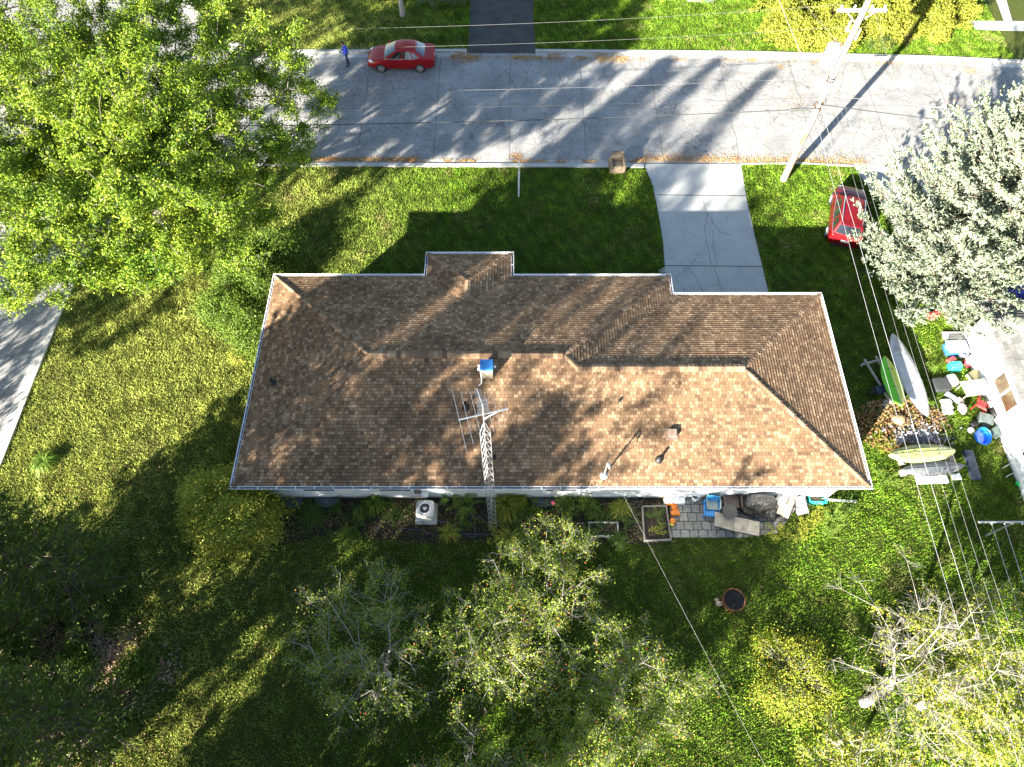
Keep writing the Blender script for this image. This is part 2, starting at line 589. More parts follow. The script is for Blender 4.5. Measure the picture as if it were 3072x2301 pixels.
def conifer(name, label, cat, base, height, radius, leaf, bark, seed=1, group=None, low=0.6, gap=0.34, per=7, prof=0.8, tw=0.30,
            needle=0.055, nper=3, droop=0.18, trunk_r=0.2, sweep=0.0, ntw=16, starry=0.0, lean=(0, 0)):
    """spruce: whorls of boughs, each with paired side twigs carrying blades of needles"""
    rng = np.random.default_rng(seed)
    root = thing(name, label, cat, (base[0], base[1], 0), 0, group)
    S0 = []; S1 = []; RA = []; RB = []
    C = []; D = []; W = []; LL = []
    z = low
    while z < height - 0.3:
        f = (z - low) / (height - low)
        R = radius * (1 - f ** prof) ** 0.85 * (0.55 + 0.45 * min(1, (f + 0.03) / 0.12))
        R = max(R, 0.25)
        nb = per if f < 0.8 else max(4, per - 2)
        a0 = rng.uniform(0, 6.28)
        for k in range(nb):
            a = a0 + 2 * math.pi * k / nb + rng.normal() * 0.18
            L = R * rng.uniform(0.72, 1.12)
            zz = z + rng.normal() * gap * 0.3
            slope = -droop + 0.75 * f + rng.normal() * 0.06
            pts = []
            nn = 5
            for i in range(nn + 1):
                t = i / nn
                r = L * t
                pts.append(np.array([math.cos(a) * r, math.sin(a) * r, zz + slope * r + 0.10 * L * t * t - 0.12 * L * math.sin(math.pi * t)]))
            pts = np.array(pts)
            pts[:, 2] = np.maximum(pts[:, 2], 0.1)
            rb = 0.014 + 0.012 * L
            for i in range(nn):
                S0.append(pts[i]); S1.append(pts[i + 1]); RA.append(rb * (1 - i / nn) + 0.005); RB.append(rb * (1 - (i + 1) / nn) + 0.004)
            m = max(6, int(ntw * L / radius) + 4)
            ts = rng.uniform(0.16, 1.0, m)
            for q, t in enumerate(ts):
                i = min(nn - 1, int(t * nn)); ff = t * nn - i
                p = pts[i] * (1 - ff) + pts[i + 1] * ff
                out = unit(pts[i + 1] - pts[i])
                side = np.array([-math.sin(a), math.cos(a), 0]) * (1 if q % 2 else -1)
                d = unit(out * rng.uniform(0.5, 0.9) + side * rng.uniform(0.5, 1.0) + np.array([0, 0, rng.normal() * 0.18 + starry * 0.3]))
                l = tw * (0.5 + 1.1 * (1 - t) * L / radius + 0.4) * rng.uniform(0.6, 1.2)
                for w in range(nper):
                    s = w / nper
                    d2 = unit(d + rng.normal(size=3) * (0.28 + starry))
                    C.append(p + d * l * s + d2 * l * 0.3); D.append(d2); LL.append(l * rng.uniform(0.45, 0.75)); W.append(needle * rng.uniform(0.7, 1.3))
                S0.append(p); S1.append(p + d * l); RA.append(0.006); RB.append(0.003)
            d2 = unit(pts[-1] - pts[-2])
            for w in range(3):
                dd = unit(d2 + rng.normal(size=3) * 0.35)
                C.append(pts[-1] + dd * tw * 0.3); D.append(dd); LL.append(tw * 0.9); W.append(needle)
        z += gap * (1 - 0.35 * f)
    lx, ly = lean
    top = np.array([lx * height, ly * height, height])
    C = np.array(C); D = np.array(D); LL = np.array(LL)[:, None]; W = np.array(W)[:, None]
    C += np.array([lx, ly, 0]) * C[:, 2:3]
    S0 = np.array(S0); S1 = np.array(S1)
    S0 += np.array([lx, ly, 0]) * S0[:, 2:3]; S1 += np.array([lx, ly, 0]) * S1[:, 2:3]
    # two crossed blades per shoot
    V = []; F = []; off = 0
    up = np.array([0, 0, 1.0]) + rng.normal(size=D.shape) * 0.35
    a = unit(np.cross(D, up)); b = np.cross(D, a)
    for ax in (a, b):
        v = np.stack([C - D * LL * 0.5, C + ax * W, C + D * LL * 0.55, C - ax * W], axis=1).reshape(-1, 3)
        f = (np.arange(len(C)) * 4)[:, None] + np.arange(4)[None, :] + off
        V.append(v); F.append(f); off += len(v)
    v1, f1 = seg_tubes(S0, S1, np.array(RA), np.array(RB), 4)
    zs = np.linspace(-0.1, height, 9)
    tp = np.stack([lx * zs, ly * zs, zs], 1)
    rr = trunk_r * (1 - zs.clip(0) / height) + 0.02; rr[0] *= 1.3
    v2, f2 = seg_tubes(tp[:-1], tp[1:], rr[:-1], rr[1:], 9)
    link('trunk', np_mesh('trunk', np.concatenate([v2, v1]), [np.concatenate([f2, f1 + len(v2)])], True), bark, root)
    link('crown', np_mesh('crown', np.concatenate(V), [np.concatenate(F)]), leaf, root)
    return root

def in_poly(x, y, poly):
    x = np.asarray(x); y = np.asarray(y)
    inside = np.zeros(x.shape, bool)
    n = len(poly)
    for i in range(n):
        x1, y1 = poly[i]; x2, y2 = poly[(i + 1) % n]
        if y1 == y2: continue
        c = ((y1 > y) != (y2 > y)) & (x < (x2 - x1) * (y - y1) / (y2 - y1) + x1)
        inside ^= c
    return inside

BARK = island_mat('grey_bark', [(0, (0.15, 0.13, 0.11)), (1, (0.22, 0.195, 0.165))], 0.9, 12, 0.6)
BARKP = island_mat('pale_bark', [(0, (0.24, 0.215, 0.19)), (1, (0.34, 0.31, 0.28))], 0.9, 12, 0.4)
BARKW = island_mat('bleached_bark', [(0, (0.42, 0.39, 0.35)), (1, (0.58, 0.55, 0.50))], 0.9, 12, 0.4)
BARKD = island_mat('dark_bark', [(0, (0.09, 0.07, 0.05)), (1, (0.14, 0.11, 0.08))], 0.9, 12, 0.6)

# ------------------------------------------------------------ ground, roads, drives
low_kerb = [P(-140, 1700), P(0, 1373), P(100, 1120), P(179, 927), P(225, 830), P(280, 725), P(350, 630), P(430, 562), P(520, 524), P(640, 503), P(760, 495), P(885, 492), P(1500, 494), P(1930, 496)]
kerb_right = [P(2221, 491), P(2400, 489), P(2558, 497)]
up_kerb = [P(520, -60), P(600, 60), P(680, 130), P(780, 160), P(1000, 159), P(1400, 157)]
up_kerb2 = [P(1606, 157), P(1900, 160), P(2250, 163), P(2500, 170), P(2780, 176), P(3072, 190), P(3400, 200)]
FAR = 140.0
yl = P(2558, 497)[1]
road_poly = [(-FAR, -60), (P(-140, 1700)[0] - 12, -60), (P(-140, 1700)[0], P(-140, 1700)[1])] + low_kerb[1:] + kerb_right + [(40, 31.0), (FAR, 31.0), (FAR, 41.0), (40, 41.0)] + list(reversed(up_kerb2)) + list(reversed(up_kerb)) + [(P(440, -300)[0], 75), (-30, 75), (-30, 48), (-FAR, 48)]
road_poly[1] = (road_poly[2][0] - 9.5, -60)
drive_poly = [P(1930, 490), P(1959, 560), P(1975, 640), P(1988, 720), P(1996, 820), P(2008, 900), P(2310, 900), P(2292, 820), P(2266, 716), P(2240, 600), P(2222, 490)]
drive2_poly = [P(2558, 497), P(2592, 545), P(2640, 600), P(2680, 690), P(2700, 830), P(3050, 830), P(3080, 640), P(3150, 495)]
adrive_poly = [P(1404, 160), P(1410, 60), P(1412, -150), P(1600, -150), P(1600, 60), P(1607, 160)]
patio_poly = [P(2008, 1482), P(2012, 1613), P(2230, 1613), P(2330, 1600), P(2395, 1520), P(2395, 1470), P(2008, 1470)]
slab_poly = [P(2908, 64), P(2925, 92), P(3180, 98), P(3180, 66)]
walk_poly = [P(2965, -60), P(3010, 64), P(3036, 64), P(3000, -60)]
bed_poly = [P(880, 1482), P(600, 1500), P(640, 1660), P(820, 1640), P(1000, 1600), P(1150, 1618), P(1300, 1628), P(1450, 1620), P(1600, 1600), P(1720, 1622), P(1850, 1628), P(1960, 1640), P(2010, 1610), P(2008, 1482)]
stoop_poly = [(7.7, 20.2), P(1985, 822), P(1972, 812), P(1996, 800), P(2012, 850)]
KH = (CAM_H - 3.15) / 27.6      # eaves 3.15 m above the lawn
HX0, HX1, HY0, HY1, HYR, HXS, BX0, BX1, BYT = [q * KH for q in (-11.85, 15.17, 9.90, 20.97, 19.83, 7.85, -4.28, -0.03, 22.37)]

m, nt, b = new_mat('lawn_soil')
v = coords(nt)
n1 = noise(nt, v, 0.22, 3)
n2 = noise(nt, v, 2.2, 6, 0.65)
n3 = noise(nt, v, 26, 5, 0.7)
c = ramp(nt, n2, [(0.25, (0.03, 0.045, 0.010)), (0.5, (0.055, 0.075, 0.015)), (0.75, (0.09, 0.095, 0.03))])
c2 = ramp(nt, n1, [(0.3, (0.04, 0.06, 0.012)), (0.7, (0.08, 0.09, 0.02))])
c = mixc(nt, 0.5, c, c2)
c = mixc(nt, 0.75, c, ramp(nt, n3, [(0.3, 0.45), (0.7, 1.5)]), 'MULTIPLY')
nt.links.new(c, b.inputs['Base Color']); b.inputs['Roughness'].default_value = 0.95
b.inputs['Specular IOR Level'].default_value = 0.1
bump(nt, b, n3, 0.9, 0.06)
M_LAWN = m
me = bpy.data.meshes.new('lawn')
me.from_pydata([(-300, -200, 0), (300, -200, 0), (300, 400, 0), (-300, 400, 0)], [], [(0, 1, 2, 3)])
tag(link('lawn', me, M_LAWN), kind='structure')

def sheet(name, poly, z, mat):
    tris = tessellate_polygon([[Vector((x, y, 0)) for x, y in poly]])
    me = bpy.data.meshes.new(name)
    fs = []
    for t in tris:
        a, b_, c_ = [Vector(poly[i]) for i in t]
        cr = (b_ - a).cross(c_ - a) if False else (b_.x - a.x) * (c_.y - a.y) - (b_.y - a.y) * (c_.x - a.x)
        fs.append(tuple(t) if cr > 0 else tuple(reversed(t)))
    me.from_pydata([(x, y, z) for x, y in poly], [], fs)
    o = link(name, me, mat)
    return tag(o, kind='structure')

def cracks(nt, v, scale, w, dist=0.35, dscale=1.5):
    """thin dark crack lines along uneven cells"""
    nz = nt.nodes.new('ShaderNodeTexNoise'); nz.inputs['Scale'].default_value = dscale; nz.inputs['Detail'].default_value = 5
    nt.links.new(v, nz.inputs['Vector'])
    mv = nt.nodes.new('ShaderNodeVectorMath'); mv.operation = 'SCALE'; mv.inputs[3].default_value = dist
    nt.links.new(nz.outputs['Color'], mv.inputs[0])
    ad = nt.nodes.new('ShaderNodeVectorMath'); ad.operation = 'ADD'
    nt.links.new(v, ad.inputs[0]); nt.links.new(mv.outputs[0], ad.inputs[1])
    vo = nt.nodes.new('ShaderNodeTexVoronoi'); vo.feature = 'DISTANCE_TO_EDGE'; vo.inputs['Scale'].default_value = scale
    nt.links.new(ad.outputs[0], vo.inputs['Vector'])
    return ramp(nt, vo.outputs['Distance'], [(0.0, 1.0), (w, 0.0)])
m, nt, b = new_mat('worn_concrete_road')
v = coords(nt)
base = ramp(nt, noise(nt, v, 0.5, 6, 0.6), [(0.3, (0.21, 0.21, 0.205)), (0.7, (0.34, 0.335, 0.32))])
fine = ramp(nt, noise(nt, v, 16, 6, 0.8), [(0.3, 0.55), (0.7, 1.25)])
base = mixc(nt, 0.9, base, fine, 'MULTIPLY')
big = cracks(nt, v, 0.28, 0.006, 1.2, 0.8)
small = cracks(nt, v, 2.6, 0.045, 0.4, 2.5)
where = ramp(nt, noise(nt, coords(nt, (0.5, 1, 1)), 0.45, 3, 0.5), [(0.42, 0.0), (0.56, 1.0)])
small = mth(nt, 'MULTIPLY', small, where)
jx = mth(nt, 'ABSOLUTE', mth(nt, 'SUBTRACT', mth(nt, 'FRACT', mth(nt, 'MULTIPLY', mth(nt, 'ADD', 0.0, 0.0), 1.0)), 0.5))
sep = nt.nodes.new('ShaderNodeSeparateXYZ'); nt.links.new(v, sep.inputs[0])
wob = noise(nt, v, 0.9, 3)
wx = mth(nt, 'ADD', sep.outputs[0], mth(nt, 'MULTIPLY', wob, 0.25))
wy = mth(nt, 'ADD', sep.outputs[1], mth(nt, 'MULTIPLY', wob, 0.2))
fx = mth(nt, 'ABSOLUTE', mth(nt, 'SUBTRACT', mth(nt, 'FRACT', mth(nt, 'DIVIDE', wx, 4.7)), 0.5))
lx_ = ramp(nt, mth(nt, 'SUBTRACT', 0.5, fx), [(0.0, 1.0), (0.008, 0.0)])
fy = mth(nt, 'ABSOLUTE', mth(nt, 'SUBTRACT', wy, 36.8))
ly_ = ramp(nt, fy, [(0.0, 1.0), (0.045, 0.0)])
hole = ramp(nt, noise(nt, v, 0.9, 6, 0.6), [(0.64, 0.0), (0.67, 1.0)])
allc = mth(nt, 'MAXIMUM', mth(nt, 'MAXIMUM', big, small), mth(nt, 'MAXIMUM', lx_, mth(nt, 'MULTIPLY', ly_, 0.6)))
stain = ramp(nt, noise(nt, v, 1.6, 7, 0.7), [(0.48, 0.0), (0.72, 0.85)])
col = mixc(nt, stain, base, (0.17, 0.155, 0.135))
col = mixc(nt, mth(nt, 'MULTIPLY', hole, 0.75), col, (0.10, 0.095, 0.09))
col = mixc(nt, mth(nt, 'MULTIPLY', allc, 0.8), col, (0.06, 0.055, 0.05))
nt.links.new(col, b.inputs['Base Color']); b.inputs['Roughness'].default_value = 0.9
bump(nt, b, mixc(nt, allc, fine, (0, 0, 0)), 0.35, 0.02)
M_ROAD = m
def concrete(name, lo, hi, crack_scale=0.45, st=0.25):
    m, nt, b = new_mat(name)
    v = coords(nt)
    base = ramp(nt, noise(nt, v, 0.9, 6, 0.6), [(0.3, lo), (0.7, hi)])
    fine = ramp(nt, noise(nt, v, 25, 5, 0.7), [(0.3, 0.85), (0.7, 1.1)])
    col = mixc(nt, 1.0, base, fine, 'MULTIPLY')
    cr = cracks(nt, v, crack_scale, 0.006, 0.8, 1.2)
    col = mixc(nt, mth(nt, 'MULTIPLY', cr, 0.55), col, (0.10, 0.09, 0.07))
    s = ramp(nt, noise(nt, v, 2.2, 6, 0.65), [(0.55, 0.0), (0.8, st)])
    col = mixc(nt, s, col, (0.28, 0.24, 0.18))
    nt.links.new(col, b.inputs['Base Color']); b.inputs['Roughness'].default_value = 0.85
    bump(nt, b, fine, 0.25, 0.01)
    return m
M_CONC = concrete('pale_concrete', (0.32, 0.33, 0.31), (0.40, 0.40, 0.38))
M_KERB = concrete('kerb_concrete', (0.34, 0.335, 0.31), (0.44, 0.43, 0.40), 1.2, 0.5)
m, nt, b = new_mat('old_asphalt')
v = coords(nt)
base = ramp(nt, noise(nt, v, 1.2, 6, 0.6), [(0.3, (0.022, 0.022, 0.022)), (0.7, (0.055, 0.054, 0.052))])
fine = ramp(nt, noise(nt, v, 30, 5, 0.8), [(0.3, 0.6), (0.7, 1.5)])
col = mixc(nt, 1.0, base, fine, 'MULTIPLY')
col = mixc(nt, mth(nt, 'MULTIPLY', cracks(nt, v, 0.6, 0.012, 0.9, 1.2), 0.9), col, (0.012, 0.012, 0.012))
nt.links.new(col, b.inputs['Base Color']); b.inputs['Roughness'].default_value = 0.9
bump(nt, b, fine, 0.5, 0.02)
M_ASPH = m

sheet('road', road_poly, 0.006, M_ROAD)
# pale gutter pans along the kerbs
def band(name, path, w, side, z, mat, h=None):
    mb = MB()
    if h is None:
        n = len(path); L = []; R = []
        for i in range(n):
            a = Vector(path[max(0, i - 1)]); bb = Vector(path[min(n - 1, i + 1)])
            d = (bb - a).normalized(); nr = Vector((-d.y, d.x)); cc = Vector(path[i])
            L.append(cc + nr * (side + w / 2)); R.append(cc + nr * (side - w / 2))
        mb.add([(p.x, p.y, z) for p in R] + [(p.x, p.y, z) for p in L], [(i, i + 1, n + i + 1, n + i) for i in range(n - 1)])
    else:
        mb.strip(path, w, 0.0, h, side)
    return tag(mb.build(name, mat), kind='structure')
def dense(path, step=0.8):
    out = []
    for i in range(len(path) - 1):
        a = Vector(path[i]); b_ = Vector(path[i + 1])
        n = max(1, int((b_ - a).length / step))
        for k in range(n):
            out.append(tuple(a + (b_ - a) * k / n))
    out.append(tuple(path[-1]))
    return out
lk = dense(low_kerb)
LEFTSPLIT = next(i for i, p in enumerate(lk) if p[0] > P(640, 503)[0] and p[1] > 28)
band('kerb', lk, 0.24, -0.12, 0, M_KERB, 0.11)
band('kerb', dense(kerb_right), 0.10, -0.05, 0, M_KERB, 0.07)
band('kerb', dense(up_kerb), 0.2, 0.10, 0, M_KERB, 0.13)
band('kerb', dense(up_kerb2), 0.2, 0.10, 0, M_KERB, 0.12)
band('gutter_pan', dense(up_kerb), 0.5, -0.26, 0.011, M_KERB)
band('gutter_pan', dense(up_kerb2), 0.5, -0.26, 0.011, M_KERB)
band('gutter_pan', lk, 0.4, 0.2, 0.011, M_KERB)
# yellow painted stretch of the corner kerb
yk = [p for p in dense([P(428, 563), P(470, 542), P(522, 523)], 0.3)]
yb = MB().strip(yk, 0.245, 0.0, 0.115, -0.12)
tag(yb.build('kerb_paint', pm('yellow_kerb_paint', (0.62, 0.42, 0.03), 0.7, dirt=(0.35, 0.3, 0.2))), kind='structure')
sheet('driveway', drive_poly, 0.014, M_CONC)
sheet('driveway', drive2_poly, 0.014, M_CONC)
sheet('driveway', adrive_poly, 0.014, M_ASPH)
sheet('pavement', slab_poly, 0.05, M_CONC)
sheet('pavement', walk_poly, 0.045, M_CONC)
sheet('pavement', [P(2070, -30), P(2060, 6), P(2140, 10), P(2150, -30)], 0.04, M_CONC)
sheet('path', stoop_poly, 0.02, M_CONC)
# control joints of the driveway, real grooves filled with dirt
M_JOINT = pm('dirty_joint', (0.03, 0.03, 0.02), 0.95)
jb = MB()
for (a, c_) in (((1972, 585), (2240, 588)), ((1990, 797), (2288, 800))):
    pa, pb = P(*a), P(*c_)
    jb.strip(dense([pa, pb], 0.7), 0.045, 0.010, 0.0185)
jb.strip(dense([P(1936, 491), P(2222, 491)], 0.7), 0.05, 0.01, 0.0185)
tag(jb.build('joint', M_JOINT), kind='structure')
cr = MB()
for path in ([(2105, 590), (2120, 640), (2150, 685), (2165, 700), (2195, 705)], [(2138, 690), (2140, 740), (2150, 797)], [(2140, 800), (2155, 840), (2170, 880)], [(2122, 640), (2113, 690), (2122, 740), (2135, 797)], [(2060, 800), (2085, 830), (2110, 880)]):
    pts = []
    rr = random.Random(5)
    for q in dense([P(*p) for p in path], 0.15): pts.append((q[0] + rr.uniform(-.025, .025), q[1] + rr.uniform(-.025, .025)))
    cr.strip(pts, 0.018, 0.010, 0.0175)
tag(cr.build('crack', M_JOINT), kind='structure')

# patio of grey pavers
m, nt, b = new_mat('grey_pavers')
v = coords(nt)
br = nt.nodes.new('ShaderNodeTexBrick')
br.inputs['Scale'].default_value = 1.0
br.inputs['Brick Width'].default_value = 0.40; br.inputs['Row Height'].default_value = 0.40
br.inputs['Mortar Size'].default_value = 0.018; br.offset = 0.5
br.inputs['Color1'].default_value = (0.20, 0.19, 0.17, 1); br.inputs['Color2'].default_value = (0.33, 0.31, 0.28, 1)
br.inputs['Mortar'].default_value = (0.03, 0.035, 0.02, 1)
nt.links.new(v, br.inputs['Vector'])
col = mixc(nt, 1.0, br.outputs[0], ramp(nt, noise(nt, v, 7, 6, 0.7), [(0.3, 0.55), (0.7, 1.2)]), 'MULTIPLY')
nt.links.new(col, b.inputs['Base Color']); b.inputs['Roughness'].default_value = 0.9
bump(nt, b, br.outputs[1], -0.5, 0.02)
sheet('patio', patio_poly, 0.03, m)
# dark mulch and soil of the bed behind the house
m, nt, b = new_mat('mulch')
v = coords(nt)
n3 = noise(nt, v, 20, 6, 0.8)
col = ramp(nt, n3, [(0.3, (0.012, 0.010, 0.007)), (0.6, (0.05, 0.035, 0.022)), (0.8, (0.12, 0.085, 0.05))])
nt.links.new(col, b.inputs['Base Color']); b.inputs['Roughness'].default_value = 1.0
bump(nt, b, n3, 1.0, 0.08)
M_MULCH = m
sheet('soil', bed_poly, 0.008, M_MULCH)
junk_poly = [P(2640, 1060), P(2600, 1240), P(2640, 1400), P(2720, 1500), P(2980, 1500), P(3072, 1480), P(3010, 1200), P(2900, 1010), P(2760, 990)]
spr_bed = [P(150, 1880), P(250, 1830), P(300, 1900), P(380, 1950), P(350, 2040), P(400, 2130), P(300, 2200), P(240, 2160), P(150, 2250), P(60, 2180), P(-200, 2300), P(-200, 1900), P(50, 1960)]
sheet('leaf_litter_ground', spr_bed, 0.009, M_MULCH)

# ------------------------------------------------------------ grass blades
rng = np.random.default_rng(7)
nb = 1750000
gx = rng.uniform(-34, 34, nb); gy = rng.uniform(-3, 52, nb)
# keep what could be seen from near the camera
dd = gy * ST + CAM_H * CT
uu = FPX * gx / dd; vv = -(gy * CT - CAM_H * ST) / dd * FPX
ok = (np.abs(uu) < 1750) & (vv > -1350) & (vv < 1330)
for poly in (road_poly, drive_poly, drive2_poly, adrive_poly, patio_poly, slab_poly, walk_poly):
    ok &= ~in_poly(gx, gy, poly)
ok &= ~((gx > HX0 + .5) & (gx < HX1 - .5) & (gy > HY0 + .5) & (gy < 19.3))
inb = in_poly(gx, gy, bed_poly) | in_poly(gx, gy, spr_bed)
ok &= ~(inb & (rng.uniform(size=nb) < 0.62))
gx = gx[ok]; gy = gy[ok]; n = len(gx)
h = rng.uniform(0.05, 0.125, n) * (1 + 0.5 * (np.sin(gx * 2.1 + 3 * np.sin(gy * 1.3)) > 0.6))
a = rng.uniform(0, 2 * np.pi, n); lean = rng.uniform(0.1, 0.8, n) * h
la = rng.uniform(0, 2 * np.pi, n); w = rng.uniform(0.011, 0.024, n)
v0 = np.stack([gx - np.cos(a) * w, gy - np.sin(a) * w, np.zeros(n)], 1)
v1 = np.stack([gx + np.cos(a) * w, gy + np.sin(a) * w, np.zeros(n)], 1)
v2 = np.stack([gx + np.cos(la) * lean, gy + np.sin(la) * lean, h], 1)
V = np.stack([v0, v1, v2], 1).reshape(-1, 3)
F = (np.arange(n) * 3)[:, None] + np.arange(3)[None, :]
def grassmat():
    m = bpy.data.materials.new('grass_blades'); m.use_nodes = True
    nt = m.node_tree
    for q in list(nt.nodes): nt.nodes.remove(q)
    out = nt.nodes.new('ShaderNodeOutputMaterial')
    geo = nt.nodes.new('ShaderNodeNewGeometry')
    c = ramp(nt, geo.outputs['Random Per Island'], [(0.0, (0.06, 0.15, 0.012)), (0.45, (0.12, 0.24, 0.018)), (0.8, (0.20, 0.32, 0.03)), (1.0, (0.32, 0.40, 0.06))])
    v = coords(nt)
    # the west lawn is drier and yellower, the back lawn east of the fire pit lush green
    sep = nt.nodes.new('ShaderNodeSeparateXYZ'); nt.links.new(v, sep.inputs[0])
    nz = noise(nt, v, 0.35, 4)
    west = ramp(nt, mth(nt, 'ADD', mth(nt, 'MULTIPLY', sep.outputs[0], -0.05), mth(nt, 'MULTIPLY', nz, 0.5)), [(0.45, 0.0), (0.95, 1.0)])
    c = mixc(nt, mth(nt, 'MULTIPLY', west, 0.75), c, (0.48, 0.50, 0.13))
    patch = ramp(nt, noise(nt, v, 1.1, 5, 0.6), [(0.35, 0.5), (0.65, 1.35)])
    c = mixc(nt, 1.0, c, patch, 'MULTIPLY')
    dry = ramp(nt, noise(nt, v, 0.5, 6, 0.7), [(0.56, 0.0), (0.68, 0.8)])
    c = mixc(nt, dry, c, (0.34, 0.29, 0.12))
    wv = nt.nodes.new('ShaderNodeTexWave'); wv.inputs['Scale'].default_value = 0.45; wv.inputs['Distortion'].default_value = 2.5; wv.inputs['Detail'].default_value = 2
    nt.links.new(coords(nt, rot=(0, 0, math.radians(-28))), wv.inputs['Vector'])
    c = mixc(nt, 0.5, c, ramp(nt, wv.outputs['Fac'], [(0.2, 0.72), (0.8, 1.2)]), 'MULTIPLY')
    d = nt.nodes.new('ShaderNodeBsdfDiffuse'); t = nt.nodes.new('ShaderNodeBsdfTranslucent')
    nt.links.new(c, d.inputs[0]); nt.links.new(c, t.inputs[0])
    mx = nt.nodes.new('ShaderNodeMixShader'); mx.inputs[0].default_value = 0.22
    nt.links.new(d.outputs[0], mx.inputs[1]); nt.links.new(t.outputs[0], mx.inputs[2])
    nt.links.new(mx.outputs[0], out.inputs[0])
    return m
tag(link('grass', np_mesh('grass', V, [F]), grassmat()), 'short lawn grass around the house, yellower to the west', 'grass', kind='stuff')

# fallen leaves: along the kerbs, in the beds and thinly over the lawns
def litter(name, label, xs, ys, zs, size, mat, seed):
    r = np.random.default_rng(seed)
    c = np.stack([xs, ys, zs], 1)
    nrm = unit(r.normal(size=c.shape) * 0.5 + np.array([0, 0, 1.0]))
    v, f = leaf_quads(c, nrm, size, 0.75, r)
    v[:, 2] = np.maximum(v[:, 2], 0.013)
    tag(link(name, np_mesh(name, v, [f]), mat), label, 'fallen leaves', kind='stuff')
M_FALL = leafmat('fallen_leaves', (0.30, 0.11, 0.03), (0.42, 0.22, 0.08), (0.48, 0.36, 0.18), 0.1)
M_FALLD = leafmat('brown_leaves', (0.10, 0.05, 0.02), (0.22, 0.12, 0.05), (0.38, 0.24, 0.11), 0.1)
def along(path, n, w, side, r, clump=0.0):
    pts = dense(path, 0.1)
    pp = np.array(pts); m = len(pp)
    k = r.integers(0, m - 1, n)
    if clump:
        dens = 0.5 + 0.5 * np.sin(pp[:, 0] * 1.3 + np.sin(pp[:, 0] * 3.1) * 1.5)
        pr = (0.08 + dens ** 3); pr /= pr.sum()
        k = r.choice(m, n, p=pr); k = np.minimum(k, m - 2)
    d = unit(pp[np.minimum(k + 1, m - 1)] - pp[k])
    nr = np.stack([-d[:, 1], d[:, 0]], 1)
    s = side + np.abs(r.normal(size=n)) * w * np.sign(side if side else 1)
    p = pp[k] + nr * s[:, None] + r.normal(size=(n, 2)) * 0.05
    return p
r = np.random.default_rng(3)
pa = along([P(880, 484), P(1050, 484), P(1250, 486)], 2600, 0.16, 0.02, r)
pb = along([P(1250, 486), P(1930, 488)], 1300, 0.10, 0.02, r, 1)
pc = along([P(1930, 484), P(2222, 488), P(2600, 494)], 3200, 0.30, 0.02, r, 0)
pd = along([P(1300, 166), P(1620, 168), P(1950, 172)], 2000, 0.22, -0.02, r, 1)
pe = along([P(2000, 172), P(2900, 188)], 700, 0.2, -0.02, r, 1)
clx = []
for (x, y, n_, s) in ((1380, 165, 240, .35), (1395, 180, 160, .3), (1665, 170, 260, .35), (1805, 172, 380, .4), (1850, 178, 260, .35), (1548, 470, 160, .25), (1680, 485, 90, .2), (1235, 480, 200, .25), (1925, 482, 120, .25), (2255, 180, 90, .15), (2240, 162, 60, .1), (2340, 200, 60, .15), (2910, 215, 80, .25), (2370, 300, 150, .8), (2870, 300, 110, .6), (1060, 300, 220, 1.2), (1100, 260, 150, 1.0)):
    X, Y = P(x, y); clx.append(np.stack([X + r.normal(size=n_) * s, Y + r.normal(size=n_) * s * 0.7], 1))
pp = np.concatenate([pa, pb, pc, pd, pe] + clx)
litter('kerb_leaves', 'orange brown leaves drifted along the kerbs of the road', pp[:, 0], pp[:, 1], r.uniform(0.015, 0.05, len(pp)), 0.075, M_FALL, 4)
n = 9000
x = r.uniform(-22, 12, n); y = r.uniform(-2, 12, n)
keep = ~((x > HX0) & (y > 9.6)) & (r.uniform(size=n) < np.clip(1.1 - (x + 22) / 34, 0.12, 1))
x = x[keep]; y = y[keep]
litter('lawn_leaves', 'brown and pale leaves scattered over the shady back lawn', x, y, r.uniform(0.03, 0.08, len(x)), 0.07, M_FALLD, 5)
c0 = np.array(P(285, 2060)); n = 6500
th = r.uniform(0, 6.28, n); rad_ = np.sqrt(r.uniform(0, 1, n))
wob_ = 1 + .35 * np.sin(3 * th + 1) + .2 * np.sin(7 * th) + r.normal(size=n) * .18
x = c0[0] + np.cos(th) * rad_ * 2.1 * wob_; y = c0[1] + np.sin(th) * rad_ * 2.6 * wob_
c1 = np.array(P(60, 1930))
x[:1500] = c1[0] + np.cos(th[:1500]) * rad_[:1500] * 1.6; y[:1500] = c1[1] + np.sin(th[:1500]) * rad_[:1500] * 1.6
litter('spruce_litter', 'pinkish brown leaf litter under the dark spruces', x, y, r.uniform(0.012, 0.08, n), 0.11, leafmat('litter_pink', (0.16, 0.08, 0.06), (0.34, 0.20, 0.16), (0.5, 0.36, 0.26), 0.1), 6)
n = 3200
bx = r.uniform(P(640, 1600)[0], P(2010, 1600)[0], n); by = r.uniform(8.2, 10.1, n)
litter('bed_leaves', 'dark leaf scraps lying on the mulch bed behind the house', bx, by, r.uniform(0.02, 0.09, n), 0.08, leafmat('bed_scraps', (0.05, 0.03, 0.02), (0.12, 0.08, 0.04), (0.22, 0.16, 0.10), 0.1), 8)
n = 2600
jx_ = np.array(P(2700, 1280)); th = r.uniform(0, 6.28, n); rad_ = np.sqrt(r.uniform(0, 1, n))
litter('brush_litter', 'dry twigs and brown leaves heaped around the kayaks', jx_[0] + np.cos(th) * rad_ * 2.4, jx_[1] + np.sin(th) * rad_ * 1.5, r.uniform(0.02, 0.22, n), 0.12, M_FALLD, 9)

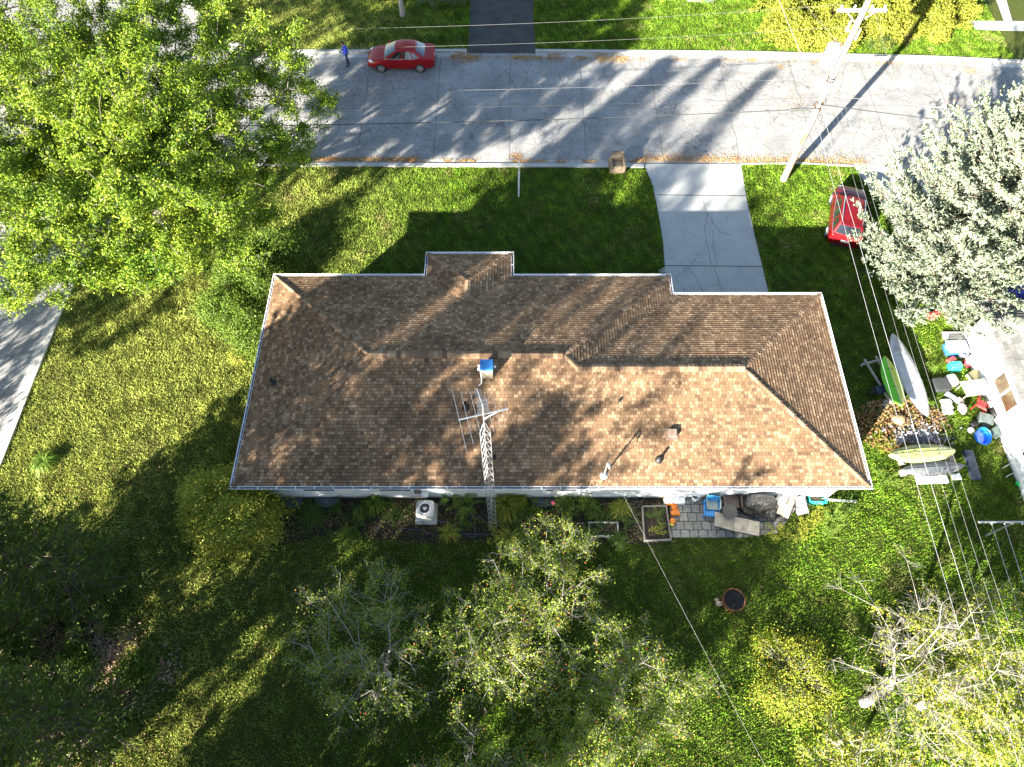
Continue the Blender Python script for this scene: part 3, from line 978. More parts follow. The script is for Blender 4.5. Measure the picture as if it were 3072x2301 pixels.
# ------------------------------------------------------------ the house
S = 0.29
EZ = 3.15
def plane(kind):
    return {'B': lambda x, y: EZ + S * (y - HY0), 'L': lambda x, y: EZ + S * (x - HX0), 'F': lambda x, y: EZ + S * (HY1 - y),
            'R1': lambda x, y: EZ + S * (HXS - x), 'F2': lambda x, y: EZ + S * (HYR - y), 'R': lambda x, y: EZ + S * (HX1 - x),
            'BF': lambda x, y: EZ + S * (BYT - y), 'BL': lambda x, y: EZ + S * (x - BX0), 'BR': lambda x, y: EZ + S * (BX1 - x)}[kind]
mid = (HY0 + HY1) / 2; hd = (HY1 - HY0) / 2; hd2 = (HYR - HY0) / 2; mid2 = HY0 + hd2
r0 = (HX0 + hd, mid); r1 = (HXS - hd, mid); r2 = (HXS - hd2, mid2); r3 = (HX1 - hd2, mid2)
bxm = (BX0 + BX1) / 2; bh = (BX1 - BX0) / 2
faces = [
    ('B', [(HX0, HY0), (HX1, HY0), r3, r2, r1, r0], (0, 1), HY0),
    ('L', [(HX0, HY1), (HX0, HY0), r0], (1, 0), HX0),
    ('F', [(HX0, HY1), r0, r1, (HXS, HY1), (BX1, HY1), (bxm, HY1 - bh), (BX0, HY1)], (0, -1), -HY1),
    ('R1', [(HXS, HY1), r1, r2, (HXS, HYR)], (-1, 0), -HXS),
    ('F2', [(HXS, HYR), r2, r3, (HX1, HYR)], (0, -1), -HYR),
    ('R', [(HX1, HYR), r3, (HX1, HY0)], (-1, 0), -HX1),
    ('BF', [(BX0, BYT), (bxm, BYT - bh), (BX1, BYT)], (0, -1), -BYT),
    ('BL', [(BX0, BYT), (BX0, HY1), (bxm, HY1 - bh), (bxm, BYT - bh)], (1, 0), BX0),
    ('BR', [(BX1, BYT), (bxm, BYT - bh), (bxm, HY1 - bh), (BX1, HY1)], (-1, 0), -BX1)]
def clip(poly, f, keep_ge, val):
    out = []
    n = len(poly)
    for i in range(n):
        a = poly[i]; b_ = poly[(i + 1) % n]
        fa, fb = f(a) - val, f(b_) - val
        if not keep_ge: fa, fb = -fa, -fb
        if fa >= 0: out.append(a)
        if (fa > 0 and fb < 0) or (fa < 0 and fb > 0):
            t = fa / (fa - fb)
            out.append((a[0] + (b_[0] - a[0]) * t, a[1] + (b_[1] - a[1]) * t))
    return out
def shingle_roof(name, faces, planes, parent, mat, course=0.145, slope=S):
    """each course of shingles is a real step that overlaps the one below"""
    verts = []; polys = []; uvs = []
    rr = random.Random(11)
    step = course / math.sqrt(1 + slope * slope)
    for key, poly, up, off in faces:
        pl = planes(key) if callable(planes) else planes[key]
        f = lambda p: p[0] * up[0] + p[1] * up[1] - off
        top = max(f(p) for p in poly)
        k = 0
        al = (-up[1], up[0])
        # the faces can be concave (the bay valley): split into convex triangles first
        tris = tessellate_polygon([[Vector((x, y, 0)) for x, y in poly]])
        while k * step < top:
            lo, hi = k * step, (k + 1) * step
            du = rr.uniform(0, 1)
            for t in tris:
                tri = [poly[i] for i in t]
                c = clip(clip(tri, f, True, lo), f, False, hi)
                if len(c) < 3: continue
                ar = sum(c[i][0] * c[(i + 1) % len(c)][1] - c[(i + 1) % len(c)][0] * c[i][1] for i in range(len(c)))
                if abs(ar) < 1e-5: continue
                if ar < 0: c = c[::-1]
                b0 = len(verts)
                for p in c:
                    q = (f(p) - lo) / step
                    verts.append((p[0], p[1], pl(p[0], p[1]) + 0.020 * (1 - q) + 0.002))
                    uvs.append((p[0] * al[0] + p[1] * al[1] + du * 0, f(p) / step * course))
                polys.append(tuple(range(b0, b0 + len(c))))
                # butt edge
                edge = [p for p in c if abs(f(p) - lo) < 1e-6]
                if len(edge) >= 2:
                    e0 = min(edge, key=lambda p: p[0] * al[0] + p[1] * al[1]); e1 = max(edge, key=lambda p: p[0] * al[0] + p[1] * al[1])
                    b0 = len(verts)
                    for p, dz in ((e0, 0.022), (e1, 0.022), (e1, -0.004), (e0, -0.004)):
                        verts.append((p[0], p[1], pl(p[0], p[1]) + dz)); uvs.append((p[0] * al[0] + p[1] * al[1], lo / step * course + 0.01))
                    polys.append((b0, b0 + 1, b0 + 2, b0 + 3))
            k += 1
    me = bpy.data.meshes.new(name)
    me.from_pydata(verts, [], polys)
    uvl = me.uv_layers.new(name='UVMap')
    for p in me.polygons:
        for li in p.loop_indices:
            uvl.data[li].uv = uvs[me.loops[li].vertex_index]
    return link(name, me, mat, parent, True)
def shingle_mat(name, c1, c2, c3, w=0.19, h=0.145, mort=(0.02, 0.017, 0.014), hl=0.0, contrast=1.0):
    m, nt, b = new_mat(name)
    tc = nt.nodes.new('ShaderNodeTexCoord')
    v = tc.outputs['UV']
    br = nt.nodes.new('ShaderNodeTexBrick')
    br.inputs['Scale'].default_value = 1.0
    br.inputs['Brick Width'].default_value = w; br.inputs['Row Height'].default_value = h
    br.inputs['Mortar Size'].default_value = 0.008; br.inputs['Mortar Smooth'].default_value = 0.2
    br.inputs['Bias'].default_value = 0.0
    br.offset = 0.37; br.offset_frequency = 2; br.squash = 0.72; br.squash_frequency = 3
    br.inputs['Color1'].default_value = (0, 0, 0, 1); br.inputs['Color2'].default_value = (1, 1, 1, 1)
    br.inputs['Mortar'].default_value = (0.35, 0.35, 0.35, 1)
    nt.links.new(v, br.inputs['Vector'])
    col = ramp(nt, br.outputs[0], [(0.0, c1), (0.35, c2), (0.62, c2), (0.9, c3), (1.0, tuple(min(1, x * 1.2) for x in c3))])
    ov = coords(nt)
    fine = ramp(nt, noise(nt, ov, 60, 4, 0.8), [(0.3, 0.6), (0.7, 1.4)])
    col = mixc(nt, 0.8, col, fine, 'MULTIPLY')
    patch = ramp(nt, noise(nt, ov, 0.7, 6, 0.65), [(0.3, 0.62), (0.7, 1.2)])
    col = mixc(nt, 1.0, col, patch, 'MULTIPLY')
    col = mixc(nt, mth(nt, 'MULTIPLY', br.outputs[1], 0.85), col, mort)
    nt.links.new(col, b.inputs['Base Color']); b.inputs['Roughness'].default_value = 0.95
    b.inputs['Specular IOR Level'].default_value = 0.25
    hh = mixc(nt, br.outputs[1], br.outputs[0], (0, 0, 0))
    bump(nt, b, hh, 0.5, 0.012)
    return m
M_SH = shingle_mat('brown_shingles', (0.135, 0.080, 0.045), (0.23, 0.14, 0.075), (0.34, 0.225, 0.13))
M_WHITE = pm('white_siding', (0.74, 0.76, 0.78), 0.6, var=0.06, scale=3)
M_GUT = pm('white_gutter', (0.80, 0.81, 0.83), 0.45, var=0.06, scale=4)
M_TRIM = pm('white_trim', (0.78, 0.78, 0.78), 0.5, var=0.05)

house = thing('brick_house' if False else 'ranch_house', 'long low ranch house with brown shingled hip roof and white gutters', 'house', (0, mid, 0))
shingle_roof('roof', faces, plane, house, M_SH)
eave = [(HX0, HY0), (HX1, HY0), (HX1, HYR), (HXS, HYR), (HXS, HY1), (BX1, HY1), (BX1, BYT), (BX0, BYT), (BX0, HY1), (HX0, HY1)]
def inset(poly, d):
    n = len(poly); out = []
    for i in range(n):
        p0, p1, p2 = Vector(poly[i - 1]), Vector(poly[i]), Vector(poly[(i + 1) % n])
        a = (p1 - p0).normalized(); c = (p2 - p1).normalized()
        na = Vector((-a.y, a.x)); nc = Vector((-c.y, c.x))
        out.append(tuple(p1 + na * d + nc * d))
    return out
wall_in = inset(eave, 0.55)
def ring_walls(mb, poly, z0, z1, t=0.15):
    n = len(poly); inn = inset(poly, t)
    vs = []
    for p in poly: vs += [(p[0], p[1], z0), (p[0], p[1], z1)]
    for p in inn: vs += [(p[0], p[1], z0), (p[0], p[1], z1)]
    fs = []
    for i in range(n):
        j = (i + 1) % n
        fs.append((2 * i, 2 * j, 2 * j + 1, 2 * i + 1))
        fs.append((2 * n + 2 * i + 1, 2 * n + 2 * j + 1, 2 * n + 2 * j, 2 * n + 2 * i))
        fs.append((2 * i + 1, 2 * j + 1, 2 * n + 2 * j + 1, 2 * n + 2 * i + 1))
    mb.add(vs, fs)
mb = MB(); ring_walls(mb, wall_in, 0.25, 3.11); mb.build('wall', M_WHITE, house, True)
mb = MB(); ring_walls(mb, inset(wall_in, 0.02), -0.1, 0.25); mb.build('foundation', pm('grey_foundation', (0.22, 0.22, 0.21), 0.9), house, True)
sof = MB()
n = len(eave)
o_, i_ = inset(eave, 0.02), inset(eave, 0.56)
sof.add([(p[0], p[1], 3.07) for p in o_] + [(p[0], p[1], 3.07) for p in i_], [(i, (i + 1) % n, n + (i + 1) % n, n + i) for i in range(n)])
# fascia board
ring_walls(sof, inset(eave, 0.0), 3.01, 3.14, 0.02)
sof.build('soffit', M_TRIM, house, True)
# gutters with straps
def gutter_run(mb, shade_mb, a, b_, out, z=3.07, w=0.125, strap=0.78, ext0=0.0, ext1=0.0):
    a = Vector(a); b_ = Vector(b_); o = Vector(out)
    d = (b_ - a).normalized(); a = a - d * ext0; b_ = b_ + d * ext1
    L = (b_ - a).length
    prof = [(0.006, 0.11), (0.006, 0.0), (0.10 * w / .125, 0.0), (w, 0.085), (w, 0.105), (w - 0.016, 0.105), (w - 0.016, 0.09), (0.093 * w / .125, 0.012), (0.018, 0.012), (0.018, 0.11)]
    vs = []
    for p in (a, b_):
        for (q, zz) in prof: vs.append((p.x + o.x * q, p.y + o.y * q, z + zz))
    m_ = len(prof)
    fs = [(k, (k + 1) % m_, m_ + (k + 1) % m_, m_ + k) for k in range(m_)] + [tuple(range(m_)), tuple(range(2 * m_ - 1, m_ - 1, -1))]
    mb.add(vs, fs)
    ns = int(L / strap)
    for k in range(ns):
        p = a + d * (L * (k + 0.5) / ns)
        c = (p.x + o.x * (w / 2), p.y + o.y * (w / 2), z + 0.1125)
        sz = (0.03 if abs(d.x) > .5 else w, 0.03 if abs(d.y) > .5 else w, 0.006)
        mb.box(c, sz)
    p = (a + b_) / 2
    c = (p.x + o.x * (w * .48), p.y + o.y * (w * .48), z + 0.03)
    shade_mb.box(c, (L - .06 if abs(d.x) > .5 else w * .6, L - .06 if abs(d.y) > .5 else w * .6, 0.02))
g = MB(); gut_shade = MB()
W_ = 0.125
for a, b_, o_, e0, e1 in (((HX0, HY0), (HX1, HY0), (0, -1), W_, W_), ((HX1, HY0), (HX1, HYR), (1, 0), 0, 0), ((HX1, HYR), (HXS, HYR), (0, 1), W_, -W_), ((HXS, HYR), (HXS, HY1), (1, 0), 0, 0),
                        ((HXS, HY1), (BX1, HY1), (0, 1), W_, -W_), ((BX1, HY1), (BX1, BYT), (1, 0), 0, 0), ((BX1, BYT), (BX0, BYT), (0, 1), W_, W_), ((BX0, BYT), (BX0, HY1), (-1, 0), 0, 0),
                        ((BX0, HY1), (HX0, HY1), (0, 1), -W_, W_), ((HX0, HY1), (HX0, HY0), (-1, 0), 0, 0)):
    gutter_run(g, gut_shade, a, b_, o_, ext0=e0, ext1=e1)
gt = g.build('gutter', M_GUT, house, True)
gut_shade.build('gutter_shade', pm('gutter_shade_tone', (0.05, 0.045, 0.04), 0.95, scale=20), gt, True)  # dark strips put in as the shade inside the gutter channels
# ridge and hip caps: overlapping cap shingles
caps = MB()
def cap_run(a, b_, la, lb, w=0.15, step=0.20, raised=0.0):
    """a, b_: 3D ends (low to high); la, lb: unit directions down the two slopes"""
    a = Vector(a); b_ = Vector(b_); d = (b_ - a); L = d.length; d.normalize()
    n_ = int(L / step)
    for k in range(n_):
        s0 = a + d * (k * step); s1 = a + d * ((k + 1.15) * step)
        t0, t1 = 0.050 + raised, 0.030 + raised
        vs = []
        for p, t in ((s0, t0), (s1, t1)):
            vs += [p + Vector(la) * w + Vector((0, 0, t)), p + Vector((0, 0, t + 0.012)), p + Vector(lb) * w + Vector((0, 0, t))]
        for p, t in ((s0, 0.0), (s1, 0.0)):
            vs += [p + Vector(la) * w + Vector((0, 0, t)), p + Vector((0, 0, 0)), p + Vector(lb) * w + Vector((0, 0, t))]
        caps.add(vs, [(0, 1, 4, 3), (1, 2, 5, 4), (6, 7, 1, 0), (7, 8, 2, 1), (0, 3, 9, 6), (2, 8, 11, 5)])
def dn(x, y):
    v_ = Vector((x, y, -S)); return v_.normalized()
ZR = EZ + S * hd; ZR2 = EZ + S * hd2
cap_run((*r0, ZR), (*r1, ZR), dn(0, -1), dn(0, 1), 0.17, raised=0.06)
cap_run((*r2, ZR2), (*r3, ZR2), dn(0, -1), dn(0, 1), 0.17, raised=0.06)
cap_run((HX0, HY0, EZ), (*r0, ZR), dn(0, -1), dn(-1, 0)); cap_run((HX0, HY1, EZ), (*r0, ZR), dn(0, 1), dn(-1, 0))
cap_run((HXS, HY1, EZ), (*r1, ZR), dn(0, 1), dn(1, 0)); cap_run((*r2, ZR2), (*r1, ZR), dn(0, -1), dn(1, 0))
cap_run((HX1, HY0, EZ), (*r3, ZR2), dn(0, -1), dn(1, 0)); cap_run((HX1, HYR, EZ), (*r3, ZR2), dn(0, 1), dn(1, 0))
zb = EZ + S * bh
cap_run((BX0, BYT, EZ), (bxm, BYT - bh, zb), dn(0, 1), dn(-1, 0)); cap_run((BX1, BYT, EZ), (bxm, BYT - bh, zb), dn(0, 1), dn(1, 0))
cap_run((bxm, BYT - bh, zb), (bxm, HY1 - bh, zb), dn(-1, 0), dn(1, 0))
caps.build('ridge_cap', island_mat('cap_shingles', [(0, (0.10, 0.06, 0.035)), (0.5, (0.22, 0.135, 0.075)), (1, (0.36, 0.24, 0.14))], 0.95, 40, 0.3), house, True)
# chimney with blue sheet-metal cover
def roofz(key, x, y): return plane(key)(x, y)
cx, cy = P(1460, 1097, 5.15)
ch = MB().box((cx, cy, 4.75), (0.50, 0.46, 0.8)).build('chimney', None, house, True)
m, nt, b = new_mat('tan_brick')
v = coords(nt, (1, 1, 1), rot=(math.radians(90), 0, 0))
br = nt.nodes.new('ShaderNodeTexBrick'); br.inputs['Scale'].default_value = 1.0
br.inputs['Brick Width'].default_value = 0.22; br.inputs['Row Height'].default_value = 0.075; br.inputs['Mortar Size'].default_value = 0.008
br.inputs['Color1'].default_value = (0.26, 0.20, 0.12, 1); br.inputs['Color2'].default_value = (0.33, 0.27, 0.18, 1); br.inputs['Mortar'].default_value = (0.22, 0.2, 0.17, 1)
nt.links.new(v, br.inputs['Vector']); nt.links.new(br.outputs[0], b.inputs['Base Color']); b.inputs['Roughness'].default_value = 0.9
ch.data.materials.append(m) if not ch.data.materials else ch.data.materials.__setitem__(0, m)
cc_ = MB().box((cx, cy + .01, 5.18), (0.56, 0.52, 0.06)); cc_.box((cx, cy + .01, 5.23), (0.52, 0.48, 0.05))
cc_.build('chimney_cover', pm('blue_metal', (0.02, 0.13, 0.36), 0.5, 0.0, 0.3, 5, 0.3, dirt=(0.03, 0.19, 0.40), dscale=9), ch, True)
for (dx, dy, dz) in ((.34, .02, 4.98), (-.33, .05, 5.0), (-.34, -.1, 4.97)):
    MB().lathe([(0.05, 0), (0.06, 0.07), (0.04, 0.11), (0, 0.12)], (cx + dx, cy + dy, dz), 10).build('floodlight', M_TRIM, ch, True, True)
MB().tube([(cx - .28, cy - .05, 5.05), (cx - .25, cy - .28, 5.0), (cx - .22, cy - .42, 4.75), (cx - .24, cy - .55, 4.6), (cx - .34, cy - .6, 4.5)], 0.022, 6).build('cable_conduit', M_TRIM, ch, True, True)
# roof vents
M_BLACK = pm('black_rubber', (0.012, 0.012, 0.013), 0.6, var=0.3)
def vent_pipe(px, py, key, hh=0.35, r_=0.06, boot=0.17):
    x, y = P(px, py, 3.4)
    for _ in range(4): x, y = P(px, py, roofz(key, x, y))
    z = roofz(key, x, y)
    vb = MB().lathe([(boot, -0.02), (boot * .95, 0.05), (r_ * 1.5, 0.14), (r_, 0.17), (r_, hh), (r_ * .8, hh), (r_ * .8, hh - .1)], (x, y, z), 14)
    vb.build('roof_vent', M_BLACK, house, True, True)
vent_pipe(820, 1150, 'L', .33); vent_pipe(1397, 1222, 'B', .45); vent_pipe(1976, 1380, 'B', .4); vent_pipe(1482, 1372, 'B', .2, .04, .1); vent_pipe(1858, 1203, 'B', .15, .03, .07)
x, y = P(2018, 1298, 3.5)
for _ in range(4): x, y = P(2018, 1298, roofz('B', x, y) + .15)
z = roofz('B', x, y)
bv = MB().box((x, y, z + .02), (.46, .5, .03), rx=math.atan(S)); bv.rbox((x, y, z + .13), (.34, .34, .2), .04, rx=math.atan(S))
bv.build('box_vent', pm('brown_metal_vent', (0.16, 0.115, 0.09), .5), house, True)
# service mast with weatherhead
mx_, my_ = P(1812, 1425, 3.0)
for _ in range(4): mx_, my_ = P(1812, 1425, roofz('B', mx_, my_))
mz = roofz('B', mx_, my_)
mast = MB().tube([(mx_, my_, mz - .3), (mx_, my_, mz + 1.25)], .035, 10); mast.tube([(mx_, my_, mz + 1.2), (mx_, my_ - .02, mz + 1.36), (mx_ + .05, my_ - .12, mz + 1.33), (mx_ + .07, my_ - .2, mz + 1.2)], [.06, .07, .06, .04], 10)
mast.lathe([(.2, 0), (.17, .03), (.05, .1), (.04, .16)], (mx_, my_, mz), 14)
mo = mast.build('service_mast', pm('galvanised', (.5, .48, .43), .4, .5), house, True, True)
DROP0 = Vector((mx_ + .07, my_ - .2, mz + 1.25))
lp = MB(); lp.tube([(mx_, my_, mz + 1.25), (mx_ + .3, my_ - .1, mz + 1.0), (mx_ + .35, my_ + .3, mz + .5), (mx_ + .02, my_ + .2, mz + .35)], .012, 5)
lp.build('service_cable', M_BLACK, mo, True, True)
# rear wall fittings
def onwall(px, z): return P(px, 1475, z)[0]
WY = HY0 + 0.55
M_DARKM = pm('dark_meter', (.02, .02, .022), .4)
MB().rbox((P(1252, 1468, 1.6)[0], WY - .12, 1.55), (.3, .24, .4), .04).build('electric_meter', M_DARKM, house, True)
dv = MB().rbox((P(1274, 1475, .9)[0], WY - .1, .85), (.34, .2, .22), .03, taper=.8); dv.build('dryer_vent', M_TRIM, house, True)
for wx in (P(860, 1480, .8)[0], P(1630, 1480, .8)[0], P(972, 1480, .8)[0]):
    prof = [(math.cos(a) * .55, -math.sin(a) * .42) for a in [math.pi * k / 12 for k in range(13)]]
    hw = MB(); hw.strip([(wx + q[0], WY - .02 + q[1]) for q in prof], .03, 0.0, .22)
    hw.box((wx, WY - .2, .06), (1.0, .36, .02))
    hw.build('window_well', pm('blue_grey_steel', (.10, .14, .20), .5, .3), house, True)
for wx in (-8.6, -5.2, 2.2):
    fr = MB(); fr.box((wx, WY - .02, 1.7), (1.5, .06, 1.1)); f_ = fr.build('window', M_TRIM, house, True)
    MB().box((wx, WY - .052, 1.7), (1.36, .02, .96)).build('pane', glassmat(), f_, True)
dr = MB(); dxx = P(2035, 1478, 1)[0]
dr.box((dxx, WY - .02, 1.25), (.98, .05, 2.05)); d_ = dr.build('door', pm('white_door', (.7, .72, .74), .5), house, True)
MB().lathe([(.03, 0), (.035, .03), (0, .05)], (0, 0, 0), 10, Matrix.Translation((dxx + .38, WY - .045, 1.2)) @ Matrix.Rotation(math.radians(90), 4, 'X')).build('handle', pm('brass', (.6, .45, .2), .3, 1), d_, True, True)
st = MB(); st.rbox((dxx - .02, WY - .17, .14), (.95, .30, .28), .03, topr=.015)
st.build('doorstep', M_TRIM, house, True)
# awning box above the door is a plain flat hood
# front wall doors and windows, seen only from other positions
for wx in (-9.5, -6.3, 3.0, 5.6):
    fr = MB(); fr.box((wx, HY1 - .53, 1.6), (1.7, .06, 1.2)); f_ = fr.build('window', M_TRIM, house, True)
    MB().box((wx, HY1 - .492, 1.6), (1.56, .02, 1.06)).build('pane', glassmat(), f_, True)
gd = MB(); gd.box((11.4, HYR - .53, 1.15), (4.9, .06, 2.2))
for k in range(4): gd.box((11.4, HYR - .495, .35 + k * .54), (4.8, .02, .5))
gd.build('garage_door', M_TRIM, house, True)
dp = MB(); ex, ey = P(2480, 1470, .1)
dp.box((HX1 - .62, WY - .09, 1.5), (.08, .07, 2.2)); dp.box((HX1 + .1, WY - .14, .12), (1.6, .08, .07), rz=-.08)
dp.build('downspout', M_TRIM, house, True)

# ------------------------------------------------------------ cars
def carpaint(name, c):
    m, nt, b = new_mat(name)
    v = coords(nt)
    col = ramp(nt, noise(nt, v, 2.5, 4), [(0.3, tuple(x * .85 for x in c)), (0.7, tuple(x * 1.1 for x in c))])
    nt.links.new(col, b.inputs['Base Color'])
    b.inputs['Metallic'].default_value = 0.1; b.inputs['Roughness'].default_value = 0.4; b.inputs['Specular IOR Level'].default_value = 0.25
    b.inputs['Coat Weight'].default_value = 0.3; b.inputs['Coat Roughness'].default_value = 0.08
    return m
M_TYRE = pm('tyre_rubber', (.015, .015, .016), .85)
M_ALLOY = pm('alloy', (.6, .6, .62), .35, .6, var=.08)
M_CHROME = pm('chrome', (.75, .75, .76), .2, .9, var=.04)
M_LAMP = pm('lamp_lens', (.7, .72, .75), .15, .2, var=.1, coat=1)
M_RED = pm('tail_lens', (.45, .01, .01), .2, coat=1)
M_GLASS = glassmat('car_glass', (.008, .010, .012), .08)
def car(name, label, cat, loc, rz, paint, st, gh, wheels, wr, hw, windows, rails=False, mirror_x=.75, head=None, tail=None, belt_trim=True, spoiler=False):
    root = thing(name, label, cat, loc, rz)
    vs = []; ring = 15
    # stations: x, z_bottom, z_side_top, z_centre_top, half width
    for (x, zb, zs, zt, w) in st:
        half = [(0.0, zb), (w * .72, zb), (w * .92, zb + .05), (w * .985, zb + .18), (w, zs - .22), (w * .975, zs - .04), (w * .90, zs + (zt - zs) * .45), (0.0, zt)]
        pts = half + [(-y, z) for (y, z) in reversed(half[1:-1])]
        for (y, z) in pts: vs.append((x, y, z))
    m_ = 14
    fs = []
    for i in range(len(st) - 1):
        for k in range(m_):
            k2 = (k + 1) % m_
            fs.append((i * m_ + k, i * m_ + k2, (i + 1) * m_ + k2, (i + 1) * m_ + k))
    fs.append(tuple(range(m_))); fs.append(tuple(reversed(range((len(st) - 1) * m_, len(st) * m_))))
    mb = MB(); mb.add(vs, fs)
    # greenhouse: base corners and roof corners
    (bx0, bx1, bw, bz), (tx0, tx1, tw, tz) = gh
    B = [Vector((bx1, -bw * .93, bz)), Vector((bx1, bw * .93, bz)), Vector((bx0, bw * .95, bz)), Vector((bx0, -bw * .95, bz))]
    mB = Vector(((bx0 + bx1) / 2, bw, bz))
    T = [Vector((tx1, -tw * .96, tz - .04)), Vector((tx1, tw * .96, tz - .04)), Vector((tx0, tw * .94, tz - .05)), Vector((tx0, -tw * .94, tz - .05))]
    nx = 8; ny = 6
    g = []
    for i in range(nx + 1):
        t = i / nx
        for j in range(ny + 1):
            s = j / ny * 2 - 1
            x = tx0 + (tx1 - tx0) * t
            wv = tw * (.95 + .05 * math.sin(math.pi * t))
            g.append((x + 0.05 * (1 - s * s) * (1 if t > .5 else -1) * abs(2 * t - 1), s * wv, tz - .06 * s * s - .05 * (2 * t - 1) ** 2))
    gf = [(i * (ny + 1) + j, (i + 1) * (ny + 1) + j, (i + 1) * (ny + 1) + j + 1, i * (ny + 1) + j + 1) for i in range(nx) for j in range(ny)]
    mb.add(g, gf)
    def G(i, j): return Vector(g[i * (ny + 1) + j])
    # pillars / sides
    sideL = []; 
    for sgn, j in ((1, ny), (-1, 0)):
        pts = []
        for i in range(nx + 1):
            t = i / nx
            bxv = bx0 + (bx1 - bx0) * t
            pts.append((Vector((bxv, sgn * bw * (.94 + .06 * math.sin(math.pi * t)), bz)), G(i, j)))
        b0 = []
        for a_, c_ in pts: b0 += [a_, c_]
        mb.add(b0, [(2 * i, 2 * i + 2, 2 * i + 3, 2 * i + 1) for i in range(nx)])
    fr = [(Vector((bx1 + .06 * (1 - (j / ny * 2 - 1) ** 2), (j / ny * 2 - 1) * bw * .94, bz)), G(nx, j)) for j in range(ny + 1)]
    re = [(Vector((bx0 - .05 * (1 - (j / ny * 2 - 1) ** 2), (j / ny * 2 - 1) * bw * .94, bz)), G(0, j)) for j in range(ny + 1)]
    for rows in (fr, re):
        b0 = []
        for a_, c_ in rows: b0 += [a_, c_]
        mb.add(b0, [(2 * i, 2 * i + 2, 2 * i + 3, 2 * i + 1) for i in range(ny)])
    mb.build('body', paint, root, smooth=True, auto=35)
    def pane(rows, s0, s1, t0, t1, off, nm, mat=M_GLASS):
        """glass patch between parameters along the row strip"""
        n_ = len(rows) - 1
        def at(s, t):
            q = s * n_; i = min(n_ - 1, int(q)); f = q - i
            a_ = rows[i][0] * (1 - f) + rows[i + 1][0] * f; c_ = rows[i][1] * (1 - f) + rows[i + 1][1] * f
            return a_ * (1 - t) + c_ * t + off
        vs = []; k = 6
        for i in range(k + 1):
            s = s0 + (s1 - s0) * i / k
            vs += [at(s, t0(s) if callable(t0) else t0), at(s, t1(s) if callable(t1) else t1)]
        q = MB(); q.add(vs, [(2 * i, 2 * i + 2, 2 * i + 3, 2 * i + 1) for i in range(k)])
        return q.build(nm, mat, root, smooth=True)
    pane(fr, .05, .95, .04, .93, Vector((.012, 0, .012)), 'windshield')
    pane(re, .07, .93, .10, .90, Vector((-.012, 0, .012)), 'rear_window')
    for sgn, j in ((1, ny), (-1, 0)):
        rows = []
        for i in range(nx + 1):
            t = i / nx
            rows.append((Vector((bx0 + (bx1 - bx0) * t, sgn * bw * (.94 + .06 * math.sin(math.pi * t)), bz)), G(i, j)))
        for (s0, s1, ta) in windows:
            pane(rows, s0, s1, .05, ta, Vector((0, sgn * .010, .004)), 'side_window')
        if belt_trim:
            q = MB().tube([rows[i][0] + Vector((0, sgn * .012, .0)) for i in range(nx + 1)], .014, 6)
            q.build('belt_trim', M_CHROME, root, smooth=True)
        if rails:
            q = MB(); pts = [G(i, j) * 1.0 + Vector((0, -sgn * .07, .085 if 0 < i < nx else .03)) for i in range(nx + 1)]
            q.tube(pts, .024, 8); q.build('roof_rail', M_CHROME, root, smooth=True)
        mm = MB(); mm.blob((mirror_x, sgn * (hw + .10), bz + .07), (.08, .11, .075), 6, 10); mm.box((mirror_x, sgn * (hw + .0), bz + .03), (.05, .12, .03))
        mm.build('side_mirror', paint, root, smooth=True)
        for dx in (.12, -.78):
            q = MB().rbox((dx, sgn * (hw + .005), bz - .13), (.17, .03, .03), .01, topr=.005); q.build('door_handle', paint, root)
        if head:
            q = MB(); q.blob((head[0], sgn * head[1], head[2]), (head[3], head[4], head[5]), 6, 10, rz=-sgn * .5); q.build('headlight', M_LAMP, root, smooth=True)
        if tail:
            q = MB(); q.blob((tail[0], sgn * tail[1], tail[2]), (tail[3], tail[4], tail[5]), 6, 10, rz=sgn * .4); q.build('taillight', M_RED, root, smooth=True)
    # door seams
    for sgn in (1, -1):
        for dx in (mirror_x - .1, -.28, -1.1):
            MB().box((dx, sgn * (hw - .002), bz - .32), (.012, .014, .52)).build('door_seam', M_BLACK, root)
    gr = MB(); xf = st[-1][0]; gr.rbox((xf - .03, 0, .52), (.09, .95, .14), .03); gr.rbox((xf - .03, 0, .33), (.09, 1.1, .14), .03)
    gr.build('grille', M_BLACK, root)
    xr = st[0][0]
    q = MB(); q.rbox((xr + .03, 0, .34), (.1, 1.2, .14), .03); q.build('rear_bumper', M_BLACK, root)
    MB().box((xr - .018, 0, .74), (.02, .42, .13)).build('licence_plate', M_TRIM, root)
    if spoiler:
        q = MB(); q.rbox((tx0 - .10, 0, tz - .07), (.26, tw * 1.8, .04), .02); q.build('spoiler', paint, root)
